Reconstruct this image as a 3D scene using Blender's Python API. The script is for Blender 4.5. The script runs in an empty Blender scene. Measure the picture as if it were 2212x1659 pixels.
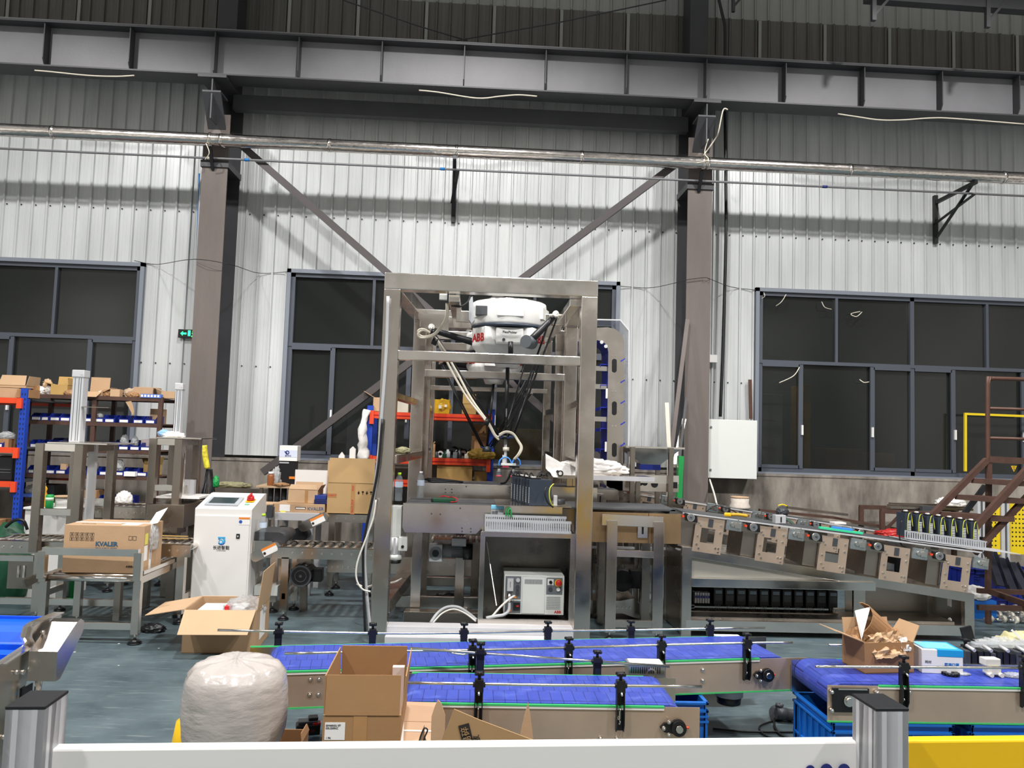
import bpy, bmesh, math, random
from mathutils import Vector, Matrix, noise
SC = bpy.context.scene; COL = SC.collection
random.seed(7)
# ---------------------------------------------------------------- camera
F_PX, CX, CY, CAM_H = 1661.0, 1106.0, 829.5, 1.6
PI = math.pi
_p, _r, _w = math.radians(3.8), math.atan(.031), math.radians(-2.6)
FW = Vector((-math.sin(_w)*math.cos(_p), math.cos(_w)*math.cos(_p), math.sin(_p)))
_r0 = Vector((math.cos(_w), math.sin(_w), 0)); _u0 = _r0.cross(FW)
RT = _r0*math.cos(_r) + _u0*math.sin(_r); UP = -_r0*math.sin(_r) + _u0*math.cos(_r)
cam_d = bpy.data.cameras.new('camera'); cam = bpy.data.objects.new('camera', cam_d); COL.objects.link(cam)
cam_d.sensor_fit = 'HORIZONTAL'; cam_d.sensor_width = 36.0; cam_d.lens = 36.0*F_PX/2212.0
cam_d.clip_start = .05; cam_d.clip_end = 200
cam.matrix_world = Matrix(((RT.x, UP.x, -FW.x, 0), (RT.y, UP.y, -FW.y, 0), (RT.z, UP.z, -FW.z, CAM_H), (0, 0, 0, 1)))
SC.camera = cam
# ---------------------------------------------------------------- light
wd = bpy.data.worlds.new('hall_ambient'); SC.world = wd; wd.use_nodes = True
nt = wd.node_tree; bg = nt.nodes['Background']
tc = nt.nodes.new('ShaderNodeTexCoord'); sep = nt.nodes.new('ShaderNodeSeparateXYZ'); cr = nt.nodes.new('ShaderNodeValToRGB')
nt.links.new(tc.outputs['Generated'], sep.inputs[0]); nt.links.new(sep.outputs['Z'], cr.inputs[0]); nt.links.new(cr.outputs[0], bg.inputs[0])
cr.color_ramp.elements[0].position = 0.0; cr.color_ramp.elements[0].color = (.33, .33, .32, 1)
cr.color_ramp.elements[1].position = .75; cr.color_ramp.elements[1].color = (.09, .095, .10, 1)
e = cr.color_ramp.elements.new(.18); e.color = (.26, .26, .25, 1)
bg.inputs[1].default_value = 0.82
# unseen surroundings: noise of bright and dark patches, added for the steel to reflect
_mp = nt.nodes.new('ShaderNodeMapping'); _mp.inputs['Scale'].default_value = (2.2, 2.2, 1.0); nt.links.new(tc.outputs['Generated'], _mp.inputs[0])
_nz = nt.nodes.new('ShaderNodeTexNoise'); _nz.inputs['Scale'].default_value = 2.2; _nz.inputs['Detail'].default_value = 2; nt.links.new(_mp.outputs[0], _nz.inputs['Vector'])
_cr = nt.nodes.new('ShaderNodeValToRGB'); _cr.color_ramp.elements[0].position = .40; _cr.color_ramp.elements[0].color = (.10, .10, .105, 1); _cr.color_ramp.elements[1].position = .66; _cr.color_ramp.elements[1].color = (3.2, 3.1, 2.95, 1)
nt.links.new(_nz.outputs[0], _cr.inputs[0]); _mx = nt.nodes.new('ShaderNodeMixRGB'); _mx.blend_type = 'MULTIPLY'; _mx.inputs[0].default_value = 1
nt.links.new(cr.outputs[0], _mx.inputs[1]); nt.links.new(_cr.outputs[0], _mx.inputs[2]); nt.links.new(_mx.outputs[0], bg.inputs[0])
def lamp(x, y, z, power, size=132, blend=.18, rad=.22, col=(1, .975, .965)):
    d = bpy.data.lights.new('high_bay_lamp', 'SPOT'); d.energy = power; d.spot_size = math.radians(size); d.spot_blend = blend
    d.shadow_soft_size = rad; d.color = col
    o = bpy.data.objects.new('high_bay_lamp', d); COL.objects.link(o); o.location = (x, y, z)
for lx, k in ((-.3, 1.0), (-6.3, .85), (5.7, .85)):
    lamp(lx, 4.1, 9.0, 1440*k)
for lx in (-5.0, .8, 6.6):
    lamp(lx, -1.6, 9.0, 1350, 136, .2)
SC.view_settings.view_transform = 'Standard'; SC.view_settings.look = 'None'
SC.view_settings.exposure = 0.42; SC.view_settings.gamma = 1.0; SC.view_settings.use_curve_mapping = False

# ---------------------------------------------------------------- placing helpers
def ray(px, py): return FW + RT*((px-CX)/F_PX) - UP*((py-CY)/F_PX)
def at(px, py, Y): d = ray(px, py); return Vector((0, 0, CAM_H)) + d*(Y/d.y)      # point seen at (px, py) on the plane y = Y
def fl(px, py, z=0): d = ray(px, py); return Vector((0, 0, CAM_H)) + d*((z-CAM_H)/d.z)  # ... on the plane at height z
def V(*a): return Vector(a)

# ---------------------------------------------------------------- materials
MATS = {}
def srgb(r, g, b):
    f = lambda c: (c/255/12.92) if c/255 <= .04045 else ((c/255+.055)/1.055)**2.4
    return (f(r), f(g), f(b), 1)
def mat(name, col, rough=.5, metal=0., var=0., vscale=4., bump=0., bscale=60., stretch=(1, 1, 1), rvar=0., spec=.5, alpha=1., trans=0., emit=0., sss=0., dirt=None, coat=0.):
    m = bpy.data.materials.new(name); m.use_nodes = True; n = m.node_tree.nodes; l = m.node_tree.links
    b = n['Principled BSDF']; c = srgb(*col)
    b.inputs['Base Color'].default_value = c; b.inputs['Roughness'].default_value = rough; b.inputs['Metallic'].default_value = metal
    b.inputs['Specular IOR Level'].default_value = spec; b.inputs['Alpha'].default_value = alpha
    b.inputs['Transmission Weight'].default_value = trans; b.inputs['Coat Weight'].default_value = coat
    if emit: b.inputs['Emission Color'].default_value = c; b.inputs['Emission Strength'].default_value = emit
    if var or bump or rvar or dirt:
        t = n.new('ShaderNodeTexCoord'); mp = n.new('ShaderNodeMapping'); mp.inputs['Scale'].default_value = stretch
        l.new(t.outputs['Object'], mp.inputs[0])
        nz = n.new('ShaderNodeTexNoise'); nz.inputs['Scale'].default_value = vscale; nz.inputs['Detail'].default_value = 5; nz.inputs['Roughness'].default_value = .6
        l.new(mp.outputs[0], nz.inputs['Vector'])
        if var or dirt:
            r = n.new('ShaderNodeValToRGB'); k = 1-var; k2 = 1+var*.6
            r.color_ramp.elements[0].position = .3; r.color_ramp.elements[1].position = .7
            c0 = srgb(*dirt) if dirt else tuple(x*k for x in c[:3])+(1,)
            r.color_ramp.elements[0].color = c0; r.color_ramp.elements[1].color = tuple(min(1, x*k2) for x in c[:3])+(1,)
            l.new(nz.outputs[0], r.inputs[0]); l.new(r.outputs[0], b.inputs['Base Color'])
        if rvar:
            mr = n.new('ShaderNodeMapRange'); mr.inputs[1].default_value = .3; mr.inputs[2].default_value = .7
            mr.inputs[3].default_value = max(.03, rough-rvar); mr.inputs[4].default_value = rough+rvar
            l.new(nz.outputs[0], mr.inputs[0]); l.new(mr.outputs[0], b.inputs['Roughness'])
        if bump:
            n2 = n.new('ShaderNodeTexNoise'); n2.inputs['Scale'].default_value = bscale; n2.inputs['Detail'].default_value = 4
            l.new(mp.outputs[0], n2.inputs['Vector'])
            bp = n.new('ShaderNodeBump'); bp.inputs['Strength'].default_value = bump; bp.inputs['Distance'].default_value = .01
            l.new(n2.outputs[0], bp.inputs['Height']); l.new(bp.outputs[0], b.inputs['Normal'])
    MATS[name] = m; return m
steel = mat('brushed_steel', (212, 204, 195), .22, 1, .04, 2.5, .012, 40, (1, 1, 1), .1)
steel_l = mat('polished_steel', (234, 229, 222), .2, 1, .04, 3, .01, 30, rvar=.08)
steel_d = mat('dull_steel', (166, 157, 147), .3, 1, .06, 3, .015, 30, rvar=.1)
steel_tan = mat('film_coated_steel', (176, 148, 112), .38, .75, .15, 3, .04, 20, rvar=.08)
steel_w = mat('warm_tinted_steel', (202, 180, 160), .36, .6, .08, 4, .01, 30, rvar=.08)
foil = mat('foil_jacket', (235, 228, 222), .16, 1, .06, 6, .25, 14, (1, 3, 3), .05)
chrome = mat('chrome', (225, 225, 222), .12, 1)
alu = mat('extruded_aluminium', (204, 204, 206), .45, .3, .05, 5)
alu_dark = mat('slot_aluminium', (84, 85, 87), .5, .1)
cyl_grey = mat('anodised_cylinder', (205, 206, 208), .4, .35, .05, 5)
zinc = mat('zinc_plate', (176, 184, 186), .34, .85, .15, 40)
girder = mat('grey_steel_paint', (121, 121, 124), .5, .0, .12, 1.5, .08, 40)
girder_d = mat('dark_and_shaded_steel', (62, 63, 66), .5, .0, .15, 2.0, .1, 40)  # dark structural steel; also stands in for shade on the girder's flanges
col_paint = mat('column_primer', (106, 97, 92), .6, 0, .18, 3, .25, 60, (1, 1, .2))
black_m = mat('black_painted_metal', (30, 31, 34), .45, .1, .1, 5)
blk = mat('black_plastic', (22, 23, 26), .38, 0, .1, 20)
navy = mat('dark_slate_plastic', (45, 55, 68), .42, 0, .1, 8)
conc = mat('stained_concrete', (168, 160, 149), .85, 0, .0, 2.6, .25, 30, (1.3, 1, .45), dirt=(88, 83, 76))
card = mat('cardboard', (180, 148, 114), .82, 0, .06, 5, .08, 50)
card_l = mat('pale_cardboard', (190, 158, 124), .82, 0, .05, 5, .08, 50)
card_d = mat('dark_kraft', (158, 118, 80), .85, 0, .10, 8, .1, 40)  # plain darker brown board
card_y = mat('yellow_kraft', (178, 144, 84), .8, 0, .08, 8, .08, 40)
kraft = mat('crumpled_kraft', (160, 122, 84), .85, 0, .2, 14, .4, 40)
tape = mat('packing_tape', (172, 130, 84), .25, 0, .05, 20)
tape_y = mat('yellow_parcel_tape', (196, 152, 32), .3, 0, .25, 18, .3, 30)
white_p = mat('white_powder_coat', (226, 224, 220), .38, 0, .02, 3)
robot_w = mat('robot_white', (226, 226, 222), .32, 0, .02, 3)
ctl_w = mat('controller_pale_grey', (214, 217, 212), .42, 0, .02, 3)
lgrey = mat('light_grey_plastic', (168, 171, 174), .45, 0, .03, 8)
mgrey = mat('mid_grey_plastic', (104, 110, 114), .45, 0, .04, 8)
dgrey = mat('dark_grey_plastic', (62, 65, 69), .45, 0, .05, 8)
paper = mat('white_paper', (232, 230, 226), .7, 0, .02, 6)
cream = mat('cream_hose', (222, 214, 196), .45)
whitebag = mat('white_plastic_bag', (232, 229, 224), .42, 0, .04, 8, .35, 30)
wrapf = mat('stretch_wrap', (180, 173, 167), .24, 0, .06, 4, .5, 13, (1, 1, 2.6), .1, coat=.3)
clearbag = mat('clear_bag', (205, 208, 208), .18, 0, .1, 20, .7, 30, alpha=.45)
clearbot = mat('clear_bottle', (170, 180, 186), .06, 0, .05, 20, .3, 40, alpha=.26)
polyc = mat('clear_polycarbonate', (196, 202, 206), .12, 0, alpha=.4)
bblue = mat('stacking_bin_blue', (18, 38, 128), .38, 0, .08, 8)
crateb = mat('crate_blue', (20, 100, 186), .42, 0, .06, 5)
vblue = mat('vivid_belt_blue', (8, 84, 214), .32, 0, .05, 5)
eblue = mat('elevator_blue', (22, 44, 172), .4, 0, .08, 5)
rackb = mat('rack_blue', (20, 62, 166), .45, 0, .08, 6)
orange = mat('rack_orange', (224, 72, 32), .45, 0, .08, 6)
rust = mat('brown_angle_steel', (80, 56, 46), .6, .1, .25, 10, .1, 50)
rail_br = mat('brown_pipe_paint', (88, 60, 49), .45, .2, .15, 10)
yel = mat('safety_yellow', (236, 188, 12), .38, 0, .05, 3)
yel2 = mat('panel_yellow', (226, 196, 26), .45, 0, .06, 5)
grn = mat('green_strip', (64, 190, 108), .45)
grn_d = mat('dark_green', (18, 74, 48), .5, 0, .15, 12)
grn_v = mat('vivid_green', (30, 150, 74), .45, 0, .08, 10)
teal = mat('teal_plastic', (60, 205, 150), .35)
red = mat('red_plastic', (196, 32, 36), .4)
pinkc = mat('pink_silicone', (206, 60, 92), .4)
hoseb = mat('light_blue_hose', (66, 140, 226), .4)
cable = mat('black_cable', (20, 20, 22), .45)
cableg = mat('grey_cable', (168, 170, 172), .45)
cablew = mat('white_cable', (216, 212, 202), .45)
cabley = mat('yellow_earth_wire', (204, 206, 60), .45)
ink = mat('black_ink', (36, 32, 30), .7)
redink = mat('red_ink', (186, 34, 36), .6)
blueink = mat('blue_ink', (22, 116, 190), .5)
navyink = mat('navy_ink', (30, 40, 110), .5)
orink = mat('orange_ink', (222, 128, 40), .6)
yelpap = mat('yellow_sticker', (226, 218, 96), .6)
cloth = mat('grey_green_cloth', (140, 136, 104), .9, 0, .2, 30, .4, 60)
wood = mat('plywood', (186, 158, 124), .6, 0, .1, 6, .05, 30, (1, 6, 1))
screen = mat('dark_screen', (52, 66, 68), .12)
glassm = mat('tinted_window_glass', (40, 43, 42), .05, 0, spec=.6, alpha=.6)
night = mat('dim_room', (92, 94, 90), .8, 0, .3, 1.2)
winfr = mat('window_frame_grey', (78, 83, 92), .45, .2)
winfr_l = mat('window_trim_grey', (126, 132, 142), .45, .2)
cream_m = mat('machine_cream', (214, 210, 196), .5)
greenlit = mat('exit_green_light', (30, 255, 120), .5, emit=3.0)
bluelit = mat('display_glow', (96, 110, 120), .3, emit=.05)
pinkstripe = mat('pink_ribbed_cable_chain', (170, 120, 130), .5, 0, .4, 30)
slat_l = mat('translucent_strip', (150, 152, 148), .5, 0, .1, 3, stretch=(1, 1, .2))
upper_m = mat('dimmed_weathered_sheet', (98, 97, 92), .5, .1, .25, 3, .2, 6, (9, 1, .3))  # brown-grey dirty sheet; colour also darkened in place of lamp falloff

def special():
    # corrugated sheet: fine rolled lines along the height, faint grime
    m = mat('corrugated_sheet', (205, 207, 204), .34, .15); n = m.node_tree.nodes; l = m.node_tree.links; b = n['Principled BSDF']
    t = n.new('ShaderNodeTexCoord'); mp = n.new('ShaderNodeMapping'); mp.inputs['Scale'].default_value = (38, 1, .35); l.new(t.outputs['Object'], mp.inputs[0])
    nz = n.new('ShaderNodeTexNoise'); nz.inputs['Scale'].default_value = 1.0; nz.inputs['Detail'].default_value = 3; l.new(mp.outputs[0], nz.inputs['Vector'])
    bp = n.new('ShaderNodeBump'); bp.inputs['Strength'].default_value = .2; bp.inputs['Distance'].default_value = .005; l.new(nz.outputs[0], bp.inputs['Height']); l.new(bp.outputs[0], b.inputs['Normal'])
    n2 = n.new('ShaderNodeTexNoise'); n2.inputs['Scale'].default_value = 1.2; n2.inputs['Detail'].default_value = 6
    m2 = n.new('ShaderNodeMapping'); m2.inputs['Scale'].default_value = (3, 1, .5); l.new(t.outputs['Object'], m2.inputs[0]); l.new(m2.outputs[0], n2.inputs['Vector'])
    r = n.new('ShaderNodeValToRGB'); r.color_ramp.elements[0].position = .35; r.color_ramp.elements[0].color = srgb(186, 189, 188); r.color_ramp.elements[1].position = .7; r.color_ramp.elements[1].color = srgb(206, 209, 208)
    l.new(n2.outputs[0], r.inputs[0]); l.new(r.outputs[0], b.inputs['Base Color'])
    # epoxy floor: blue grey, wiped dust streaks, scratches
    m = mat('epoxy_floor', (110, 128, 134), .42); n = m.node_tree.nodes; l = m.node_tree.links; b = n['Principled BSDF']
    t = n.new('ShaderNodeTexCoord')
    def nzn(scale, sx, sy, rot=0, det=6):
        mp = n.new('ShaderNodeMapping'); mp.inputs['Scale'].default_value = (sx, sy, 1); mp.inputs['Rotation'].default_value = (0, 0, rot); l.new(t.outputs['Object'], mp.inputs[0])
        q = n.new('ShaderNodeTexNoise'); q.inputs['Scale'].default_value = scale; q.inputs['Detail'].default_value = det; q.inputs['Roughness'].default_value = .65; l.new(mp.outputs[0], q.inputs['Vector']); return q
    a = nzn(2.2, 1, 1.3); s = nzn(4, 1, 9, .5); d = nzn(1.1, 1, 1)
    r1 = n.new('ShaderNodeValToRGB'); r1.color_ramp.elements[0].position = .3; r1.color_ramp.elements[0].color = srgb(58, 74, 80); r1.color_ramp.elements[1].position = .72; r1.color_ramp.elements[1].color = srgb(92, 108, 112)
    l.new(a.outputs[0], r1.inputs[0])
    r2 = n.new('ShaderNodeValToRGB'); r2.color_ramp.elements[0].position = .56; r2.color_ramp.elements[0].color = (0, 0, 0, 1); r2.color_ramp.elements[1].position = .74; r2.color_ramp.elements[1].color = (1, 1, 1, 1)
    l.new(s.outputs[0], r2.inputs[0])
    mx = n.new('ShaderNodeMixRGB'); mx.inputs[2].default_value = srgb(122, 132, 132); l.new(r2.outputs[0], mx.inputs[0]); l.new(r1.outputs[0], mx.inputs[1]); l.new(mx.outputs[0], b.inputs['Base Color'])
    mr = n.new('ShaderNodeMapRange'); mr.inputs[3].default_value = .28; mr.inputs[4].default_value = .6; l.new(d.outputs[0], mr.inputs[0]); l.new(mr.outputs[0], b.inputs['Roughness'])
    # blue modular belt: thin link lines
    m = mat('modular_belt_blue', (44, 66, 190), .4); n = m.node_tree.nodes; l = m.node_tree.links; b = n['Principled BSDF']
    t = n.new('ShaderNodeTexCoord'); mp = n.new('ShaderNodeMapping'); l.new(t.outputs['Object'], mp.inputs[0])
    br = n.new('ShaderNodeTexBrick'); br.inputs['Scale'].default_value = 1.0; br.inputs['Mortar Size'].default_value = .0016; br.inputs['Brick Width'].default_value = .05; br.inputs['Row Height'].default_value = .16; br.offset = 0.5; br.inputs['Mortar Smooth'].default_value = .3
    br.inputs['Color1'].default_value = srgb(50, 68, 158); br.inputs['Color2'].default_value = srgb(56, 74, 168); br.inputs['Mortar'].default_value = srgb(30, 38, 104)
    l.new(mp.outputs[0], br.inputs['Vector'])
    nz = n.new('ShaderNodeTexNoise'); nz.inputs['Scale'].default_value = 14; nz.inputs['Detail'].default_value = 6; l.new(t.outputs['Object'], nz.inputs['Vector'])
    r = n.new('ShaderNodeValToRGB'); r.color_ramp.elements[0].position = .55; r.color_ramp.elements[1].position = .8; r.color_ramp.elements[1].color = (.35, .35, .35, 1); r.color_ramp.elements[0].color = (0, 0, 0, 1)
    l.new(nz.outputs[0], r.inputs[0]); mx = n.new('ShaderNodeMixRGB'); mx.inputs[2].default_value = srgb(120, 140, 225); l.new(r.outputs[0], mx.inputs[0]); l.new(br.outputs[0], mx.inputs[1]); l.new(mx.outputs[0], b.inputs['Base Color'])
    bp = n.new('ShaderNodeBump'); bp.inputs['Strength'].default_value = .3; bp.inputs['Distance'].default_value = .003; bp.invert = True; l.new(br.outputs['Fac'], bp.inputs['Height']); l.new(bp.outputs[0], b.inputs['Normal'])
special()
sheet_m, floor_m, belt_m = MATS['corrugated_sheet'], MATS['epoxy_floor'], MATS['modular_belt_blue']

# ---------------------------------------------------------------- objects
def tag(o, label=None, cat=None, group=None, kind=None):
    if label: o['label'] = label
    if cat: o['category'] = cat
    if group: o['group'] = group
    if kind: o['kind'] = kind
    return o
def thing(name, label, cat, loc=(0, 0, 0), rz=0, group=None, kind=None):
    o = bpy.data.objects.new(name, None); COL.objects.link(o); o.empty_display_size = .1
    o.location = loc; o.rotation_euler = (0, 0, rz); o['_m'] = 1
    del o['_m']
    return tag(o, label, cat, group, kind)
def mw(o):
    m = Matrix.LocRotScale(o.location, o.rotation_euler, o.scale)
    return mw(o.parent) @ m if o.parent else m
def dup(o, loc=None, rz=None, label=None, parent=None):
    c = o.copy(); COL.objects.link(c); c.parent = parent
    if loc is not None: c.location = loc
    if rz is not None: c.rotation_euler = (0, 0, rz)
    if label: c['label'] = label
    for ch in list(o.children): dup(ch, parent=c)
    return c
_BN = 0
class MB:
    """collects shapes into ONE mesh; world=True: coordinates are world and are taken into the parent's frame"""
    def __init__(s): s.bm = bmesh.new()
    def _add(s, vs, fs):
        b = [s.bm.verts.new(v) for v in vs]
        for f in fs:
            try: s.bm.faces.new([b[i] for i in f])
            except ValueError: pass
        return b
    def hexa(s, c):   # 8 corners: bottom 0-3 ccw, top 4-7
        s._add(c, [(3, 2, 1, 0), (4, 5, 6, 7), (0, 1, 5, 4), (1, 2, 6, 5), (2, 3, 7, 6), (3, 0, 4, 7)]); return s
    def box(s, x0, x1, y0, y1, z0, z1, bev=0, M=None):
        if x1 < x0: x0, x1 = x1, x0
        if y1 < y0: y0, y1 = y1, y0
        if z1 < z0: z0, z1 = z1, z0
        t = bmesh.new() if bev else s.bm
        c = [V(x0, y0, z0), V(x1, y0, z0), V(x1, y1, z0), V(x0, y1, z0), V(x0, y0, z1), V(x1, y0, z1), V(x1, y1, z1), V(x0, y1, z1)]
        if M: c = [M @ v for v in c]
        if not bev: s.hexa(c); return s
        b = [t.verts.new(v) for v in c]
        for f in [(3, 2, 1, 0), (4, 5, 6, 7), (0, 1, 5, 4), (1, 2, 6, 5), (2, 3, 7, 6), (3, 0, 4, 7)]: t.faces.new([b[i] for i in f])
        bmesh.ops.bevel(t, geom=list(t.edges), offset=bev, segments=2, profile=.6, affect='EDGES')
        s.merge(t); return s
    def merge(s, t, M=None):
        mp = {}
        for v in t.verts: mp[v] = s.bm.verts.new(M @ v.co if M else v.co)
        for f in t.faces:
            try: g = s.bm.faces.new([mp[v] for v in f.verts]); g.smooth = f.smooth
            except ValueError: pass
        t.free()
    def bar(s, p, q, w, h, up=(0, 0, 1), bev=0):   # rectangular bar from p to q, w sideways, h along up
        global _BN
        _BN = (_BN+1) % 7; w -= .00035*_BN; h -= .0003*((_BN*3) % 7)
        p, q = Vector(p), Vector(q); d = (q-p); L = d.length
        if L < 1e-6: return s
        d.normalize(); u = Vector(up)
        if abs(d.dot(u)) > .98: u = V(0, 1, 0)
        sd = d.cross(u).normalized(); u = sd.cross(d).normalized()
        M = Matrix(((d.x, sd.x, u.x, p.x), (d.y, sd.y, u.y, p.y), (d.z, sd.z, u.z, p.z), (0, 0, 0, 1)))
        return s.box(0, L, -w/2, w/2, -h/2, h/2, bev, M)
    def cyl(s, p, q, r, n=16, r2=None, caps=True, smooth=True):
        p, q = Vector(p), Vector(q); d = (q-p).normalized(); r2 = r if r2 is None else r2
        a = d.orthogonal().normalized(); b = d.cross(a)
        A = [s.bm.verts.new(p+(a*math.cos(2*PI*i/n)+b*math.sin(2*PI*i/n))*r) for i in range(n)]
        B = [s.bm.verts.new(q+(a*math.cos(2*PI*i/n)+b*math.sin(2*PI*i/n))*r2) for i in range(n)]
        for i in range(n):
            f = s.bm.faces.new((A[i], A[(i+1) % n], B[(i+1) % n], B[i])); f.smooth = smooth
        if caps: s.bm.faces.new(A[::-1]); s.bm.faces.new(B)
        return s
    def ring(s, p, d, r_out, r_in, th, n=20):
        p = Vector(p); d = Vector(d).normalized(); a = d.orthogonal().normalized(); b = d.cross(a); R = []
        for (r, k) in ((r_out, 0), (r_out, th), (r_in, th), (r_in, 0)):
            R.append([s.bm.verts.new(p+d*k+(a*math.cos(2*PI*i/n)+b*math.sin(2*PI*i/n))*r) for i in range(n)])
        for j in range(4):
            for i in range(n):
                f = s.bm.faces.new((R[j][i], R[j][(i+1) % n], R[(j+1) % 4][(i+1) % n], R[(j+1) % 4][i])); f.smooth = j % 2 == 0
        return s
    def lathe(s, prof, c=(0, 0, 0), n=24, M=None):   # prof [(r,z)...]
        c = Vector(c); R = []
        for r, z in prof:
            vs = [c+V(r*math.cos(2*PI*i/n), r*math.sin(2*PI*i/n), z) for i in range(n)]
            if M: vs = [M @ v for v in vs]
            R.append([s.bm.verts.new(v) for v in vs])
        for j in range(len(R)-1):
            for i in range(n):
                f = s.bm.faces.new((R[j][i], R[j][(i+1) % n], R[j+1][(i+1) % n], R[j+1][i])); f.smooth = True
        s.bm.faces.new(R[0][::-1]); s.bm.faces.new(R[-1]); return s
    def tube(s, pts, r, n=8, smooth=5, r_end=None):
        P = [Vector(p) for p in pts]
        if smooth and len(P) > 2:
            Q = []
            for i in range(len(P)-1):
                p0 = P[max(i-1, 0)]; p1 = P[i]; p2 = P[i+1]; p3 = P[min(i+2, len(P)-1)]
                for k in range(smooth):
                    t = k/smooth
                    Q.append(.5*((2*p1)+(p2-p0)*t+(2*p0-5*p1+4*p2-p3)*t*t+(3*p1-p0-3*p2+p3)*t**3))
            Q.append(P[-1]); P = Q
        R = []; a = None
        for i, p in enumerate(P):
            d = (P[min(i+1, len(P)-1)]-P[max(i-1, 0)])
            d = d.normalized() if d.length > 1e-9 else V(0, 0, 1)
            a = d.orthogonal().normalized() if a is None else (a-d*a.dot(d)).normalized()
            b = d.cross(a); rr = r if r_end is None else r+(r_end-r)*i/(len(P)-1)
            R.append([s.bm.verts.new(p+(a*math.cos(2*PI*j/n)+b*math.sin(2*PI*j/n))*rr) for j in range(n)])
        for i in range(len(R)-1):
            for j in range(n):
                f = s.bm.faces.new((R[i][j], R[i][(j+1) % n], R[i+1][(j+1) % n], R[i+1][j])); f.smooth = True
        s.bm.faces.new(R[0][::-1]); s.bm.faces.new(R[-1]); return s
    def prism(s, poly, d, hole=None):   # planar polygon (3d points) pushed along vector d
        d = Vector(d); A = [Vector(p) for p in poly]
        if hole:
            H = [Vector(p) for p in hole]; n = len(A)   # same vertex count as outer
            v = [[s.bm.verts.new(p+k) for p in X] for X in (A, H) for k in (V(0, 0, 0), d)]
            a0, a1, h0, h1 = v
            for i in range(n):
                j = (i+1) % n
                s.bm.faces.new((a0[i], h0[i], h0[j], a0[j])); s.bm.faces.new((a1[i], a1[j], h1[j], h1[i]))
                s.bm.faces.new((a0[i], a0[j], a1[j], a1[i])); s.bm.faces.new((h0[i], h1[i], h1[j], h0[j]))
            return s
        n = len(A); a = [s.bm.verts.new(p) for p in A]; b = [s.bm.verts.new(p+d) for p in A]
        s.bm.faces.new(a[::-1]); s.bm.faces.new(b)
        for i in range(n): s.bm.faces.new((a[i], a[(i+1) % n], b[(i+1) % n], b[i]))
        return s
    def plate(s, p, q, h, th, up=(0, 0, 1)):   # thin plate: run p->q, height h along up, thickness th
        p, q, u = Vector(p), Vector(q), Vector(up)*h; d = (q-p).cross(u).normalized()*th
        return s.prism([p, q, q+u, p+u], d)
    def ball(s, c, r, n=12, sc=(1, 1, 1)):
        t = bmesh.new(); bmesh.ops.create_uvsphere(t, u_segments=n, v_segments=max(6, n//2), radius=r)
        for f in t.faces: f.smooth = True
        s.merge(t, Matrix.Translation(c) @ Matrix.Diagonal((*sc, 1))); return s
    def blob(s, c, size, amp=.3, freq=3., seed=0, sub=3, flat=0, ridged=True, M=None):   # crumpled lump, flattened underneath
        t = bmesh.new(); bmesh.ops.create_icosphere(t, subdivisions=min(5, sub+1+(sub < 3)), radius=.5); c = Vector(c)
        for v in t.verts:
            d = v.co.normalized(); k = noise.noise(d*freq+V(seed*3.1, seed, -seed)); k2 = noise.noise(d*freq*2.7+V(seed, 7, seed*2))
            kk = (min(abs(k)*2, .75)-.3) if ridged else k
            v.co = v.co*(1+amp*.85*(kk+.4*k2))
            if v.co.z < -.3: v.co.z = -.3
            v.co.z += .3
            v.co = V(v.co.x*size[0], v.co.y*size[1], v.co.z*size[2]/.8)
            if M: v.co = M @ v.co
            v.co += c
        for f in t.faces: f.smooth = True
        s.merge(t); return s
    def rag(s, M, w, h, amp=.02, seed=0, nx=14, ny=10, th=.002):   # crumpled sheet with ragged rim, local XY plane of M
        G = []
        for j in range(ny+1):
            R = []
            for i in range(nx+1):
                u, v = i/nx-.5, j/ny-.5; e = 1+.16*noise.noise(V(u*9, v*9, seed+5))*(1 if i in (0, nx) or j in (0, ny) else 0)
                k = abs(noise.noise(V(u*3.2, v*3.2, seed)))*2-.4+.5*abs(noise.noise(V(u*8, v*8, seed+2)))
                R.append((u*w*e, v*h*e, amp*k))
            G.append(R)
        for z in (0, -th):
            B = [[s.bm.verts.new(M @ V(x, y, k+z)) for x, y, k in R] for R in G]
            for j in range(ny):
                for i in range(nx): s.bm.faces.new((B[j][i], B[j][i+1], B[j+1][i+1], B[j+1][i]))
        return s
    def build(s, name, m, parent=None, world=False, loc=None, rz=0, smooth=None):
        me = bpy.data.meshes.new(name); bm = s.bm
        if world and parent: M = mw(parent).inverted(); bmesh.ops.transform(bm, matrix=M, verts=bm.verts)
        elif world and loc is not None:
            M = (Matrix.Translation(loc) @ Matrix.Rotation(rz, 4, 'Z')).inverted(); bmesh.ops.transform(bm, matrix=M, verts=bm.verts)
        bmesh.ops.recalc_face_normals(bm, faces=bm.faces)
        if smooth is not None:
            for f in bm.faces: f.smooth = smooth
        bm.to_mesh(me); bm.free(); me.materials.append(m)
        o = bpy.data.objects.new(name, me); COL.objects.link(o); o.parent = parent
        if loc is not None: o.location = loc; o.rotation_euler = (0, 0, rz)
        return o
def struct(name, b, m, **k): return tag(b.build(name, m, **k), kind='structure')
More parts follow.
